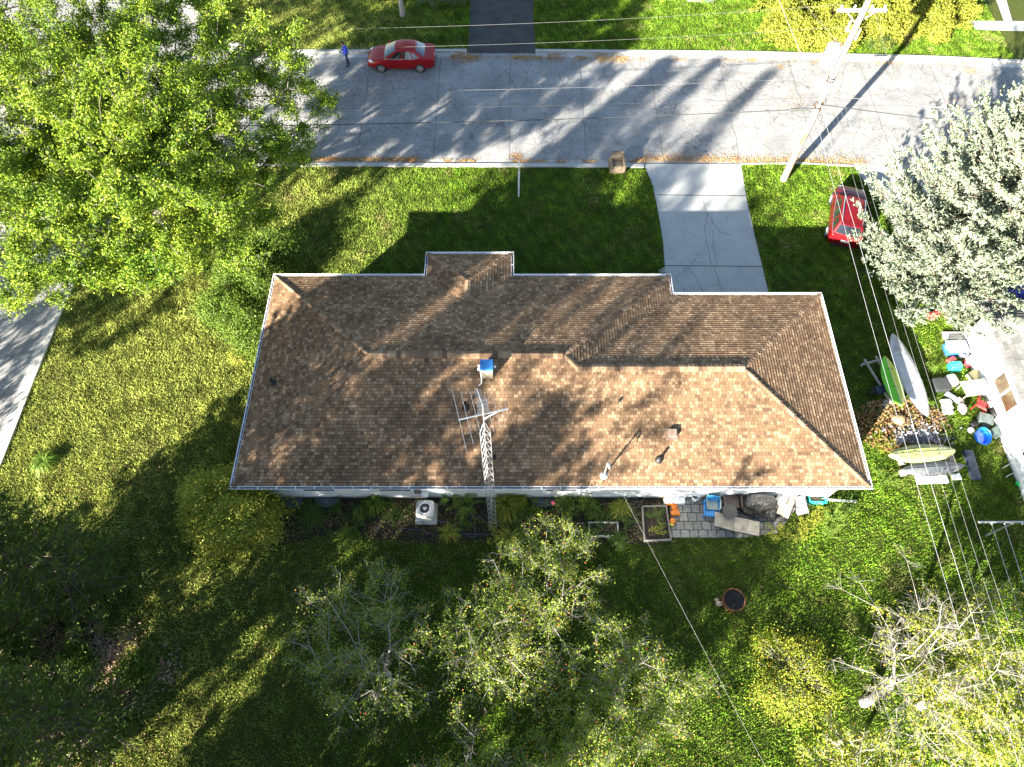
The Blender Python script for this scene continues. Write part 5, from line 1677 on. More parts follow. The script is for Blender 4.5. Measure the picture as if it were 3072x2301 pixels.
for s in (-1, 1):
    MB().box((s * .33, -.1, .38), (.04, .72, .14), rx=.05).build('armrest', M_BLUEPL, pc)
    for y in (-.42, .25): MB().tube([(s * .33, y, 0), (s * .32, y, .34)], .03, 8).build('leg', M_BLUEPL, pc, smooth=True)
M_BRNWK = pm('dark_brown_resin', (.045, .03, .025), .5, var=.2)
pc = thing('storage_bench', 'dark brown resin chair with slatted armrests against the rear wall', 'chair', at(2188, 1512), math.radians(-3))
MB().rbox((0, 0, .4), (.72, .66, .06), .05).build('seat', M_BRNWK, pc)
MB().rbox((0, .33, .7), (.78, .08, .62), .03, rx=-.12).build('backrest', M_BRNWK, pc)
for s in (-1, 1):
    q = MB(); q.rbox((s * .38, -.02, .6), (.09, .68, .04), .03)
    for k in range(5): q.box((s * .38, -.28 + .12 * k, .48), (.03, .035, .2))
    q.build('armrest', M_BRNWK, pc)
    for y in (-.28, .28): MB().box((s * .36, y, .2), (.06, .06, .4)).build('leg', M_BRNWK, pc)
rt = thing('side_table', 'small round glass topped patio table in front of the brown chair', 'table', at(2178, 1546), 0)
MB().lathe([(0, .56), (.31, .56), (.325, .575), (.31, .59), (0, .585)], (0, 0, 0), 30).build('table_top', pm('frosted_glass', (.20, .24, .20), .25, var=.15, coat=.5), rt, smooth=True)
MB().lathe([(.31, .565), (.335, .565), (.335, .60), (.32, .60)], (0, 0, 0), 30).build('rim', M_DARKM, rt, smooth=True)
for k in range(4):
    a = k * math.pi / 2 + .4
    MB().tube([(math.cos(a) * .29, math.sin(a) * .29, 0), (math.cos(a) * .25, math.sin(a) * .25, .56)], .015, 6).build('leg', M_DARKM, rt, smooth=True)
# grill under a black cover
gx_, gy_, _ = at(2266, 1530)
m, nt, b = new_mat('black_cover')
v = coords(nt); n_ = noise(nt, v, 5, 6, .6, 1.2)
nt.links.new(ramp(nt, n_, [(.3, (.004, .004, .004)), (.7, (.014, .014, .015))]), b.inputs['Base Color']); b.inputs['Roughness'].default_value = .38
bump(nt, b, n_, 1.0, .15)
gr_ = thing('covered_grill', 'barbecue grill under a crumpled shiny black cover beside the brown chair', 'grill', (gx_ + .05, gy_ + .1, .03), 0)
q = MB(); q.blob((0, .05, .62), (.78, .42, .46), 18, 28, lump=.07, seed=4); q.blob((-.25, .0, .4), (.62, .5, .42), 14, 24, lump=.09, seed=6); q.blob((.45, -.25, .22), (.5, .36, .24), 12, 20, lump=.12, seed=8); q.blob((-.1, 0, .2), (.8, .55, .22), 12, 24, lump=.08, seed=2)
co_ = q.build('cover', m, gr_, smooth=True, auto=180)
remesh(co_, .03)
q = MB()
for s in (-1, 1): q.tube([(s * .45, -.2, 0), (s * .45, -.2, .3)], .03, 8)
q.build('leg', M_DARKM, gr_, smooth=True)
# lounge cushions / loungers
M_SLING = pm('tan_sling', (.30, .27, .21), .85, var=.12, scale=8, dirt=(.18, .16, .12))
M_SLINGL = pm('cream_sling', (.62, .53, .38), .8, var=.12, scale=8, dirt=(.35, .28, .2), dscale=4)
def lounger(label, a, b_, w, z, mat, back=0.35, backz=.45, frame=M_DARKM, legs=True, name='sun_lounger'):
    A = Vector((*P(*a, z), 0)); B = Vector((*P(*b_, z), 0)); d = B - A; L = d.length; ang = math.atan2(d.y, d.x)
    root = thing(name, label, 'lounger', (A.x, A.y, .03), ang)
    k = L * (1 - back)
    MB().rbox((k / 2, 0, z), (k - .02, w, .045), .03).build('seat', mat, root)
    bl = L * back
    h_ = math.atan2(backz, bl)
    MB().rbox((k + bl / 2, 0, z + backz / 2 + .01), (math.hypot(bl, backz), w, .045), .03, ry=-h_).build('backrest', mat, root)
    for s in (-1, 1):
        MB().tube([(0, s * (w / 2 + .02), z), (k, s * (w / 2 + .02), z), (k + bl, s * (w / 2 + .02), z + backz + .02)], .018, 6).build('rail', frame, root, smooth=True)
        if legs:
            for x in (.2, k): MB().tube([(x - .08, s * w * .52, 0), (x + .05, s * w * .5, z)], .016, 6).build('leg', frame, root, smooth=True)
    return root
lounger('long tan cushioned lounger lying across the south edge of the patio', (2278, 1588), (2142, 1559), .68, .34, M_SLING, .42, .1)
lounger('cream folding lounger standing lengthwise at the east end of the patio', (2346, 1548), (2372, 1480), .56, .38, M_SLINGL, .45, .12)
fc = thing('folding_chair', 'white folded deck chair leaning behind the cream lounger on its right', 'chair', at(2396, 1530), math.radians(14))
M_CHW = pm('off_white_sling', (.58, .56, .50), .7, var=.1)
MB().rbox((0, .1, .36), (.55, .8, .03), .03, rx=.35).build('seat', M_CHW, fc)
for s in (-1, 1):
    MB().tube([(s * .3, -.45, .02), (s * .26, .45, .62)], .018, 6).build('leg', M_DARKM, fc, smooth=True)
    MB().tube([(s * .3, .3, .02), (s * .28, -.1, .75)], .018, 6).build('brace', M_DARKM, fc, smooth=True)
fc = thing('folding_chair', 'white folded deck chair leaning behind the cream lounger on its left', 'chair', at(2330, 1520), math.radians(-28))
MB().rbox((0, .1, .36), (.5, .7, .03), .03, rx=.35).build('seat', M_CHW, fc)
for s in (-1, 1):
    MB().tube([(s * .28, -.42, .02), (s * .25, .42, .6)], .018, 6).build('leg', M_DARKM, fc, smooth=True)
fm = thing('chair_frame', 'thin black metal chair frame standing over the cream lounger', 'chair frame', at(2366, 1488), 0)
q = MB(); q.tube([(-.48, -.3, 0), (-.46, .3, 1.0)], .02, 6); q.tube([(.48, -.3, 0), (.50, .3, 1.0)], .02, 6); q.tube([(-.47, .12, .75), (.49, .12, .75)], .016, 6); q.tube([(-.48, -.1, .35), (.48, -.1, .35)], .016, 6)
q.build('frame', M_DARKM, fm, smooth=True)
M_TEAL = pm('teal_plastic', (.02, .50, .43), .45, var=.08)
def crate(name, label, cat, loc, rz, L, W, H, mat, fill=None, t=.05, flare=1.08):
    root = thing(name, label, cat, loc, rz)
    q = MB()
    q.box((0, 0, .02), (L, W, .03))
    q.box((0, -W / 2, H / 2), (L, t, H)); q.box((0, W / 2, H / 2), (L, t, H)); q.box((-L / 2, 0, H / 2 + .002), (t, W - t, H)); q.box((L / 2, 0, H / 2 + .002), (t, W - t, H))
    q.box((0, -W / 2 - .02, H), (L + .1, .05, .035)); q.box((0, W / 2 + .02, H), (L + .1, .05, .035)); q.box((-L / 2 - .02, 0, H + .002), (.05, W, .035)); q.box((L / 2 + .02, 0, H + .002), (.05, W, .035))
    q.build('tub', mat, root, bevel=.008)
    if fill:
        q = MB(); rr = random.Random(7)
        for k in range(10):
            a = rr.uniform(-.6, .6); x, y = rr.uniform(-L * .3, L * .3), rr.uniform(-W * .3, W * .3)
            q.tube([(x - math.cos(a) * .2, y - math.sin(a) * .15, H * .5 + .02 * k * .5), (x + math.cos(a) * .2, y + math.sin(a) * .15, H * .6 + .02 * k * .5)], .018, 6)
        q.build('contents', fill, root, smooth=True)
    return root
crate('storage_crate', 'turquoise open crate of sticks at the east corner of the house', 'crate', (*P(2444, 1497), .0), math.radians(-3), .72, .48, .32, M_TEAL, pm('stick_wood', (.12, .07, .04), .9))

# ------------------------------------------------------------ fire pit
fx_, fy_ = P(2185, 1818)
fp = thing('fire_pit', 'rusty black fire bowl on a stand in the sunny back lawn', 'fire pit', (fx_ + .05, fy_ + .12, 0))
M_RUST = pm('rusty_steel', (.16, .065, .03), .8, .3, var=.35, scale=7, dirt=(.04, .03, .025))
M_CHAR = pm('charred_steel', (.003, .003, .003), .95, .0, var=.4, scale=9)
MB().lathe([(.02, .42), (.25, .44), (.38, .55), (.42, .78), (.44, .80), (.47, .80), (.47, .77), (.45, .74), (.41, .52), (.28, .40), (.02, .38)], (0, 0, 0), 32).build('bowl', M_RUST, fp, smooth=True)
MB().lathe([(0, .45), (.24, .465), (.36, .57), (.405, .785)], (0, 0, 0), 32).build('bowl_lining', M_CHAR, fp, smooth=True)
q = MB(); rr = random.Random(3)
for k in range(9):
    a = rr.uniform(0, 3.14); q.tube([(math.cos(a) * .22, math.sin(a) * .22, .5 + .012 * k), (-math.cos(a) * .2, -math.sin(a) * .2, .51 + .012 * k)], .02, 6)
q.build('charred_log', M_CHAR, fp, smooth=True)
for k in range(3):
    a = 2 * math.pi * k / 3 + .5
    MB().tube([(math.cos(a) * .42, math.sin(a) * .42, 0), (math.cos(a) * .3, math.sin(a) * .3, .5)], .025, 8).build('leg', M_RUST, fp, smooth=True)
MB().lathe([(.0, .0), (.3, .0), (.34, .06), (.33, .4), (.3, .4)], (0, 0, .02), 24).build('drum', M_RUST, fp, smooth=True)
for (px, py, s, lab) in ((2158, 1812, .17, 'pale flat stone left of the fire pit'), (2150, 1800, .10, 'small pinkish stone at the far left of the fire pit'), (2182, 1826, .09, 'small dark brick piece in front of the fire pit')):
    x, y = P(px, py)
    tag(MB().blob((x, y, s * .3), (s, s * .75, s * .5), 7, 10, lump=.15, seed=px).build('stone', island_mat('fire_stone', [(0, (.42, .33, .22)), (1, (.5, .4, .3))]), smooth=True), lab, 'stone', 'stones around the fire pit')

# ------------------------------------------------------------ neighbour's house
M_SHG = shingle_mat('pale_grey_shingles', (.13, .13, .125), (.17, .17, .16), (.22, .22, .205), .42, .2, (.04, .04, .04))
# local frame: origin at the north-west roof corner; the eave runs along -u (south-east)
E0 = Vector(P(2942, 908, 2.6)); E1 = Vector(P(3072, 1225, 2.6))
ev = (E1 - E0).normalized(); inn = Vector((-ev.y, ev.x))          # inn points east, into the house
Ln, Wn = 12.0, 7.4
Sg = .36
def L2(a, b_): p = E0 + ev * a + inn * b_; return (p.x, p.y)
nh = thing('neighbour_house', 'white neighbouring house with pale grey shingled roof at the east edge', 'house', (*L2(6, 4), 0))
half = Wn / 2
poly_w = [L2(Ln, 0), L2(0, 0), L2(half, half), L2(Ln - half, half)]
poly_n = [L2(0, 0), L2(0, Wn), L2(half, half)]
poly_e = [L2(0, Wn), L2(Ln, Wn), L2(Ln - half, half), L2(half, half)]
poly_s = [L2(Ln, Wn), L2(Ln, 0), L2(Ln - half, half)]
def offs(v_, p): return p[0] * v_[0] + p[1] * v_[1]
nf = []; npl = {}
for key, poly, up_ in (('w', poly_w, inn), ('n', poly_n, ev), ('e', poly_e, -inn), ('s', poly_s, -ev)):
    o_ = offs(up_, poly[0]) if key != 'n' else offs(up_, L2(0, 0))
    nf.append((key, poly, (up_.x, up_.y), o_))
    npl[key] = (lambda u_, o__: (lambda x, y: 2.6 + Sg * (x * u_.x + y * u_.y - o__)))(up_, o_)
shingle_roof('roof', nf, npl, nh, M_SHG, course=.2, slope=Sg)
nw = [L2(Ln - .4, .42), L2(Ln - .4, Wn - .4), L2(.4, Wn - .4), L2(.4, .42)]
if sum(nw[i][0] * nw[(i + 1) % 4][1] - nw[(i + 1) % 4][0] * nw[i][1] for i in range(4)) < 0: nw = nw[::-1]
mb = MB(); ring_walls(mb, nw, -.05, 2.58); mb.build('wall', M_WHITE, nh, True)
rp = [L2(0, 0), L2(Ln, 0), L2(Ln, Wn), L2(0, Wn)]
if sum(rp[i][0] * rp[(i + 1) % 4][1] - rp[(i + 1) % 4][0] * rp[i][1] for i in range(4)) < 0: rp = rp[::-1]
mb = MB(); ring_walls(mb, rp, 2.44, 2.60, .03); mb.prism(inset(rp, .04), 2.52, 2.55); mb.build('soffit', M_TRIM, nh, True)
g2 = MB()
for a, b_, o_ in (((0, 0), (Ln, 0), -inn), ((0, 0), (0, Wn), -ev)):
    p, q_ = Vector(L2(*a)), Vector(L2(*b_)); d = q_ - p; c = (p + q_) / 2 + o_ * .07
    for off, z, w_, h_ in ((0, 2.50, .12, .01), (.06, 2.55, .012, .1), (-.06, 2.55, .012, .1)):
        g2.box((c.x + o_.x * off, c.y + o_.y * off, z), (d.length, w_, h_), rz=math.atan2(d.y, d.x))
g2.build('gutter', M_GUT, nh, True)
for a in (8.2, 4.4):
    c = Vector(L2(a, .40)); ang = math.atan2(ev.y, ev.x)
    fr = MB(); fr.box((c.x, c.y, 1.55), (1.9, .08, 1.1), rz=ang); f_ = fr.build('window', M_TRIM, nh, True)
    q = MB()
    for s in (-1, 1):
        cc = c + ev * (s * .46) - inn * .045
        q.box((cc.x, cc.y, 1.55), (.8, .02, .92), rz=ang)
    q.build('pane', glassmat('brown_glass', (.05, .035, .02), .15), f_, True)
# the strip of wall at the north end, a door to the yard
# ------------------------------------------------------------ boats
def kayak(label, a, b_, w, h, mat, z=.25, stripe=None, flip=False, rings=26, group='kayaks in the neighbour yard', detail=None, roll=0., end=1.0):
    A = Vector((*P(*a, z + h * .6), 0)); B = Vector((*P(*b_, z + h * .6), 0)); d = B - A; L = d.length
    root = thing('kayak', label, 'kayak', ((A.x + B.x) / 2, (A.y + B.y) / 2, z), math.atan2(d.y, d.x), group)
    vs = []; sides = 16
    R_ = Matrix.Rotation(roll, 4, 'X')
    for i in range(rings + 1):
        t = i / rings * 2 - 1
        k = (1 - abs(t) ** 2.3) ** (.72 / end)
        ww = max(.012, w / 2 * k); hh = max(.012, h * (.45 + .55 * k) if k > .02 else .03)
        rocker = .10 * h * abs(t) ** 3 * 2
        for j in range(sides):
            a_ = 2 * math.pi * j / sides
            y = math.cos(a_) * ww
            zz = math.sin(a_)
            top = 1.0
            zz = (zz if zz > 0 else zz * .8) * hh * .5
            if zz > 0: zz *= (1 + .12 * math.cos(a_ * 2 + math.pi))
            vs.append(R_ @ Vector((t * L / 2, y, h * .45 + zz * (1 if k > .02 else .2) + rocker)))
    fs = []
    for i in range(rings):
        for j in range(sides):
            j2 = (j + 1) % sides
            fs.append((i * sides + j, i * sides + j2, (i + 1) * sides + j2, (i + 1) * sides + j))
    fs.append(tuple(range(sides))); fs.append(tuple(reversed(range(rings * sides, (rings + 1) * sides))))
    mb = MB(); mb.add(vs, fs); hull = mb.build('hull', mat, root, smooth=True, auto=60)
    q = MB(); zt = h * .45 + h * .5
    pts = []
    for i in range(2, rings - 1):
        t = i / rings * 2 - 1; k = (1 - abs(t) ** 2.3) ** (.72 / end)
        pts.append(R_ @ Vector((t * L / 2, 0, h * .45 + h * (.45 + .55 * k) * .5 * 1.10 + .10 * h * abs(t) ** 3 * 2)))
    q.tube(pts, .02 if not stripe else .035, 6)
    if detail == 'ribs':
        for s in (-1, 1):
            q2 = []
            for i in range(4, rings - 3):
                t = i / rings * 2 - 1; k = (1 - abs(t) ** 2.3) ** .72
                q2.append(R_ @ Vector((t * L / 2, s * w * .2 * k, h * .45 + h * (.45 + .55 * k) * .5 * 1.0 + .10 * h * abs(t) ** 3 * 2)))
            q.tube(q2, .016, 6)
    q.build('keel_strip', stripe or mat, root, smooth=True)
    if detail:
        q = MB()
        for (x, y) in ((-.12, .12), (-.12, -.1), (.22, .1), (.22, -.12), (-.3, .05)):
            q.lathe([(.03, 0), (.03, .01), (0, .012)], R_ @ Vector((x * L, y * w, h * .45 + h * .52)), 10)
        q.build('scupper', M_BLACK, root)
    return root
def twotone(name, c1, c2, split_y=0.0, blend=.04, c3=None):
    m, nt, b = new_mat(name)
    v = coords(nt); sep = nt.nodes.new('ShaderNodeSeparateXYZ'); nt.links.new(v, sep.inputs[0])
    f = ramp(nt, mth(nt, 'ADD', mth(nt, 'SUBTRACT', sep.outputs[1], split_y), .5), [(.5 - blend, 0.0), (.5 + blend, 1.0)])
    col = mixc(nt, f, c1, c2)
    col = mixc(nt, .35, col, ramp(nt, noise(nt, v, 4, 5, .65), [(.3, .6), (.7, 1.25)]), 'MULTIPLY')
    nt.links.new(col, b.inputs['Base Color']); b.inputs['Roughness'].default_value = .4
    return m
kayak('lime green sit-on kayak with a yellow side, on a rack beside the grey one', (2705, 1222), (2652, 1068), .92, .34, twotone('lime_hull', (.40, .50, .05), (.12, .48, .02), .02), .45, stripe=pm('pale_stripe', (.62, .55, .3), .5), detail='holes', end=.9)
kayak('long pale grey weathered kayak lying north to south by the lime one', (2782, 1250), (2676, 1000), 1.08, .36, pm('grey_hull', (.46, .46, .46), .5, var=.15, scale=2, dirt=(.28, .28, .28), dscale=1.2), .35, detail='none')
kayak('olive yellow ribbed kayak lying east to west on blocks', (2664, 1367), (2868, 1352), .92, .34, pm('olive_hull', (.27, .30, .11), .45, var=.25, scale=1.5, dirt=(.2, .22, .14), dscale=2), .35, detail='ribs')
kayak('dark grey pointed kayak just south of the olive one', (2698, 1412), (2896, 1397), .74, .34, pm('dark_hull', (.10, .11, .12), .45, var=.35, scale=2.5, dirt=(.16, .16, .14)), .3, roll=0., end=.8)
rk = thing('kayak_rack', 'low pale wooden rack under the lime kayak', 'rack', (*P(2630, 1150), 0), math.radians(106))
q = MB(); q.box((0, .1, .3), (2.6, .09, .09)); q.box((0, -.55, .3), (2.6, .09, .09))
q.build('rail', pm('grey_timber', (.30, .28, .25), .9, scale=9), rk)
for x in (-1.1, 1.1):
    q = MB(); q.box((x, -.2, .2), (.09, 1.1, .12)); q.box((x, .25, .12), (.09, .09, .24)); q.box((x, -.7, .12), (.09, .09, .24)); q.build('trestle', pm('grey_timber', (.3, .28, .25), .9), rk)

# ------------------------------------------------------------ yard clutter along the neighbour's wall
NA = math.atan2(ev.y, ev.x)
def solid(name, label, cat, px, py, size, mat, rz=0., z=0., r_=.04, rx=0., ry=0., taper=1., group=None, extra=None, topr=None):
    x, y = P(px, py, z + size[2] * .5)
    root = thing(name, label, cat, (x, y, z), rz, group)
    MB().rbox((0, 0, size[2] / 2), size, min(r_, min(size[0], size[1]) * .45), rx=rx, ry=ry, taper=taper, topr=topr).build('body', mat, root, smooth=True, auto=50)
    if extra: extra(root, size)
    return root
def lidded(lmat):
    def f(root, s):
        MB().rbox((0, 0, s[2] + .025), (s[0] + .06, s[1] + .06, .05), .05, topr=.02).build('lid', lmat, root, smooth=True, auto=50)
        for sg in (-1, 1): MB().box((sg * (s[0] / 2 + .02), 0, s[2] * .75), (.05, s[1] * .3, .04)).build('handle', lmat, root)
    return f
M_WPL = pm('white_tub', (.74, .74, .74), .45, var=.05)
M_BLUT = pm('blue_tub_side', (.03, .12, .55), .45)
solid('storage_tote', 'large storage tote with a white lid and blue sides near the spruce', 'tote', 2865, 1046, (.98, .62, .42), M_BLUT, rz=.02, extra=lidded(M_WPL))
bs = thing('board_stack', 'stack of three pale weathered boards just above the white lidded tote', 'boards', (*P(2860, 1012), 0), -.02)
for k in range(3): MB().box((.02 * k, .16 * (k - 1), .14 + .012 * (k % 2)), (1.28, .14, .07), rz=.01 * k).build('board', pm('bleached_board', (.6, .58, .54), .85, scale=9), bs)
q = MB(); q.box((-.45, 0, .05), (.1, .5, .1)); q.box((.45, 0, .05), (.1, .5, .1)); q.build('support', pm('grey_timber', (.3, .28, .25), .9), bs)
def round_tub(name, label, cat, px, py, r_, h, mat, z=0., rim=None, fill=None, tilt=0., sx=1.):
    x, y = P(px, py, z + h * .7)
    root = thing(name, label, cat, (x, y, z), 0)
    M_ = Matrix.Rotation(tilt, 4, 'X')
    MB().lathe([(r_ * .8, 0), (r_, h), (r_ * 1.08, h + .01), (r_ * 1.06, h + .03), (r_ * .96, h), (r_ * .76, .03), (0, .03)], (0, 0, 0), 28, M_, sx=sx).build('tub', mat, root, smooth=True)
    if rim: MB().lathe([(r_ * 1.0, h + .01), (r_ * 1.09, h + .01), (r_ * 1.09, h + .04), (r_ * 1.0, h + .04)], (0, 0, 0), 28, M_, sx=sx).build('rim', rim, root, smooth=True)
    if fill: MB().lathe([(0, h * .8), (r_ * .93, h * .8), (r_ * .93, h * .78)], (0, 0, 0), 24, M_, sx=sx).build('contents', fill, root)
    return root
round_tub('plant_pot', 'orange white tub with a yellow rim beside the orange plank', 'tub', 2918, 1050, .17, .36, pm('peach_plastic', (.66, .42, .26), .5), rim=pm('yellow_rim', (.72, .62, .12), .4), fill=pm('cream_fill', (.7, .6, .4), .7))
round_tub('plant_pot', 'white round bucket holding grey water, below the white lidded tote', 'bucket', 2890, 1062, .17, .36, pm('white_plastic', (.72, .75, .78), .4), fill=pm('grey_water', (.22, .21, .18), .1))
solid('storage_tote', 'white cool box with a dark red stripe beside the wall', 'cool box', 2914, 1083, (.62, .42, .36), pm('maroon_box', (.35, .03, .05), .5), rz=.45, extra=lidded(pm('pinkwhite', (.74, .66, .66), .5)))
solid('storage_tote', 'bright teal storage tote turned upside down', 'tote', 2866, 1098, (.62, .46, .40), M_TEAL, rz=.04, r_=.1, taper=.86)
solid('plastic_box', 'crumpled red plastic piece above the teal tote', 'box', 2853, 1080, (.46, .26, .2), pm('faded_red', (.5, .05, .04), .5), rz=.5)
solid('paint_can', 'off white plastic jug lying below the teal tote', 'jug', 2856, 1140, (.50, .62, .3), pm('jug_white', (.5, .5, .47), .5, dirt=(.3, .28, .22)), rz=.25, r_=.14)
solid('plastic_box', 'flat white box leaning on the wall below the cool box', 'box', 2932, 1103, (.46, .3, .34), M_WPL, rz=.1)
solid('wooden_crate', 'tan wooden crate with a yellow green cloth by the wall', 'crate', 2922, 1125, (.62, .44, .3), pm('tan_wood', (.42, .36, .2), .8, dirt=(.3, .33, .05)), rz=.5)
solid('workbench', 'large weathered wooden table top covered in leaves, widest thing in the clutter', 'table', 2928, 1162, (1.25, .82, .08), pm('weathered_tabletop', (.38, .33, .26), .85, var=.3, scale=3, dirt=(.55, .5, .42), dscale=2), rz=.13, z=.62, extra=lambda root, s: [MB().tube([(sx * .5, sy * .3, -.62), (sx * .5, sy * .3, 0)], .03, 8).build('leg', M_GREYW, root) for sx in (-1, 1) for sy in (-1, 1)])
solid('cooler_box', 'dark grey box in shade west of the weathered table', 'box', 2822, 1155, (.72, .7, .3), pm('charcoal_box', (.025, .028, .03), .6), rz=.05)
solid('cardboard_tube', 'slanted grey blue plastic panel below the dark box', 'panel', 2858, 1192, (.74, .24, .16), pm('greyblue', (.25, .29, .36), .5), rz=-.75)
solid('foam_block', 'beige tilted block right of the grey blue panel', 'block', 2880, 1202, (.34, .2, .2), pm('beige_block', (.5, .4, .28), .8), rz=-.9)
for k, (px, py, lab) in enumerate(((2838, 1205, 'topmost of the three pale paving blocks'), (2842, 1221, 'middle one of the three pale paving blocks'), (2843, 1236, 'lowest of the three pale paving blocks'))):
    solid('paving_block', lab, 'block', px, py, (.52, .26, .16), pm('pale_block', (.42, .39, .35), .9, dirt=(.3, .27, .24)), rz=.08, group='pale paving blocks stacked in the yard')
x, y = P(2880, 1232)
q = MB(); q.blob((x, y, .2), (.18, .30, .2), 10, 14, lump=.14, seed=3); 
tag(q.build('plastic_bag', pm('silver_bag', (.6, .6, .58), .3, .3, dirt=(.3, .3, .28)), smooth=True), 'crumpled silver plastic bag right of the paving blocks', 'bag')
rc = thing('garden_chair', 'toppled bright red plastic chair in the clutter', 'chair', (*P(2932, 1222), 0), .95)
M_REDP = pm('red_plastic', (.62, .02, .02), .4, var=.08)
MB().rbox((0, 0, .35), (.46, .44, .04), .05).build('seat', M_REDP, rc)
MB().rbox((-.3, 0, .5), (.04, .46, .42), .02, ry=-.9).build('backrest', M_REDP, rc)
for (x, y) in ((.25, .2), (.25, -.2), (-.2, .22), (-.2, -.22)): MB().tube([(x, y, .33), (x * 1.7, y * 1.15, .06)], .02, 6).build('leg', M_REDP, rc, smooth=True)
for s in (-1, 1): MB().tube([(-.15, s * .25, .52), (.35, s * .25, .5)], .022, 6).build('armrest', M_REDP, rc, smooth=True)
solid('kettle_grill', 'round black kettle with a tan end lying against the wall', 'drum', 2985, 1238, (.5, .62, .42), M_BLACK, rz=-.6, r_=.2)
round_tub('wooden_drum', 'cut wooden log end beside the black drum', 'log', 2992, 1234, .19, .40, pm('log_wood', (.36, .24, .13), .8, var=.3), fill=pm('log_end', (.48, .34, .2), .85, var=.2))
solid('storage_tote', 'dark green grey tote below the red chair', 'tote', 2952, 1260, (.6, .5, .34), pm('green_grey_tote', (.07, .09, .08), .5), rz=-.35, extra=lidded(pm('grey_green_lid', (.11, .14, .13), .5)))
def tubrim(px, py):
    root = round_tub('wash_tub', 'bright blue oval plastic wash tub tipped towards the camera', 'tub', px, py, .40, .28, pm('bright_blue_plastic', (.01, .16, .75), .3, coat=.5), z=.12, tilt=.30, sx=.86)
tubrim(2947, 1305)
solid('tarp_bundle', 'grey green folded sheet leaning right of the blue tub', 'sheet', 2997, 1292, (.95, .5, .22), pm('sage_sheet', (.16, .22, .19), .6, var=.25, scale=3), rz=.5, ry=.2)
solid('plastic_box', 'small white bag left of the blue tub', 'bag', 2913, 1290, (.26, .3, .2), pm('dull_white', (.42, .44, .45), .6), rz=.2, r_=.1)
solid('cooler_box', 'dark bag behind the blue tub', 'bag', 2922, 1272, (.36, .28, .24), M_BLACK, rz=.4, r_=.1)
solid('long_board', 'dark blue grey plank box lying north to south in the shady grass', 'trough', 2915, 1395, (.42, 1.45, .22), pm('slate_box', (.035, .05, .075), .6, var=.3), rz=-.03)
gs = thing('glass_sheet', 'pale blue white sheet lying on the ground south of the dark kayak', 'sheet', (*P(2800, 1440), 0), .03)
MB().rbox((-.12, 0, .1), (1.5, .42, .04), .02).build('panel', pm('pale_sheet', (.62, .68, .72), .3, var=.12, scale=2), gs)
MB().rbox((1.05, .08, .13), (.42, .3, .04), .02, rz=.1).build('offcut', pm('pale_sheet', (.62, .68, .72), .3), gs)
MB().box((-.2, 0, .04), (1.2, .3, .07)).build('support', M_GREYW, gs)
for k, (px, py) in enumerate(((2706, 1385), (2710, 1417), (2850, 1378))):
    solid('concrete_block', ('pinkish block under the west end of the olive kayak', 'pinkish block under the west end of the dark kayak', 'grey block under the east end of the olive kayak')[k], 'block', px, py, (.3, .3, .3), pm('pink_block', (.36, .29, .25), .9), rz=.1 * k)
solid('orange_plank', 'faded orange plank leaning along the white wall', 'plank', 2930, 1040, (.95, .2, .1), pm('orange_plank', (.72, .25, .08), .6), rz=.6, z=.1)
for k, (c_, lab) in enumerate((((.12, .75, .02), 'bright green pole against the wall corner'), ((.75, .72, .03), 'yellow pole beside the bright green one'))):
    q = MB(); a_, b2 = V3(2905, 1022 + 5 * k * -1, .2), V3(2945, 990 - 6 * k, .5); q.tube([a_, b2], .03, 8)
    tag(q.build('pole', pm('pole_%d' % k, c_, .4), smooth=True), lab, 'pole')
ply = thing('plywood_sheet', 'brown plywood sheet leaning at the corner of the neighbouring house', 'plywood', (*P(2930, 960), 0), 0)
MB().box((0, 0, .9), (.03, 1.0, 1.9), rz=.35, ry=.55).build('sheet', pm('plywood', (.36, .25, .14), .8, dirt=(.22, .15, .08)), ply)
solid('tarp_bundle', 'blue tarpaulin over a heap between spruce and neighbouring house, upper piece', 'tarpaulin', 3045, 815, (1.1, 1.5, .5), pm('deep_blue_tarp', (.01, .03, .42), .5, var=.3, scale=3), rz=.2, r_=.2)
solid('tarp_bundle', 'blue tarpaulin heap just above the neighbouring roof, lower piece', 'tarpaulin', 3030, 875, (1.9, .9, .5), pm('deep_blue_tarp', (.01, .03, .42), .5), rz=.05, r_=.2)
solid('plastic_box', 'red bucket half hidden under the lowest spruce boughs', 'bucket', 2800, 945, (.6, .35, .3), M_REDP, rz=.4, r_=.1)
solid('green_ball_crate', 'bright green plastic scoop at the right edge below the wall', 'scoop', 3060, 1448, (.42, .24, .16), pm('vivid_green', (.02, .5, .12), .4), rz=.5, r_=.08)
sc = thing('patio_umbrella_base', 'rusty round metal stand with spokes at the right edge', 'stand', (*P(3052, 1395), 0), 0)
MB().lathe([(0, .1), (.3, .1), (.34, .2), (.32, .24), (.28, .16), (0, .14)], (0, 0, 0), 20).build('dish', M_RUST, sc, smooth=True)
for k in range(6): MB().tube([(0, 0, .22), (math.cos(k * 1.05) * .42, math.sin(k * 1.05) * .42, .2)], .012, 5).build('spoke', M_CHROME, sc, smooth=True)
for k, (a_, b2, lab) in enumerate((((3007, 1405), (3036, 1388), 'upper thin white stick left of the rusty stand'), ((3018, 1431), (3044, 1416), 'lower thin white stick left of the rusty stand'))):
    tag(MB().tube([V3(*a_, .08), V3(*b2, .12)], .014, 6).build('stick', M_TRIM, smooth=True), lab, 'stick')
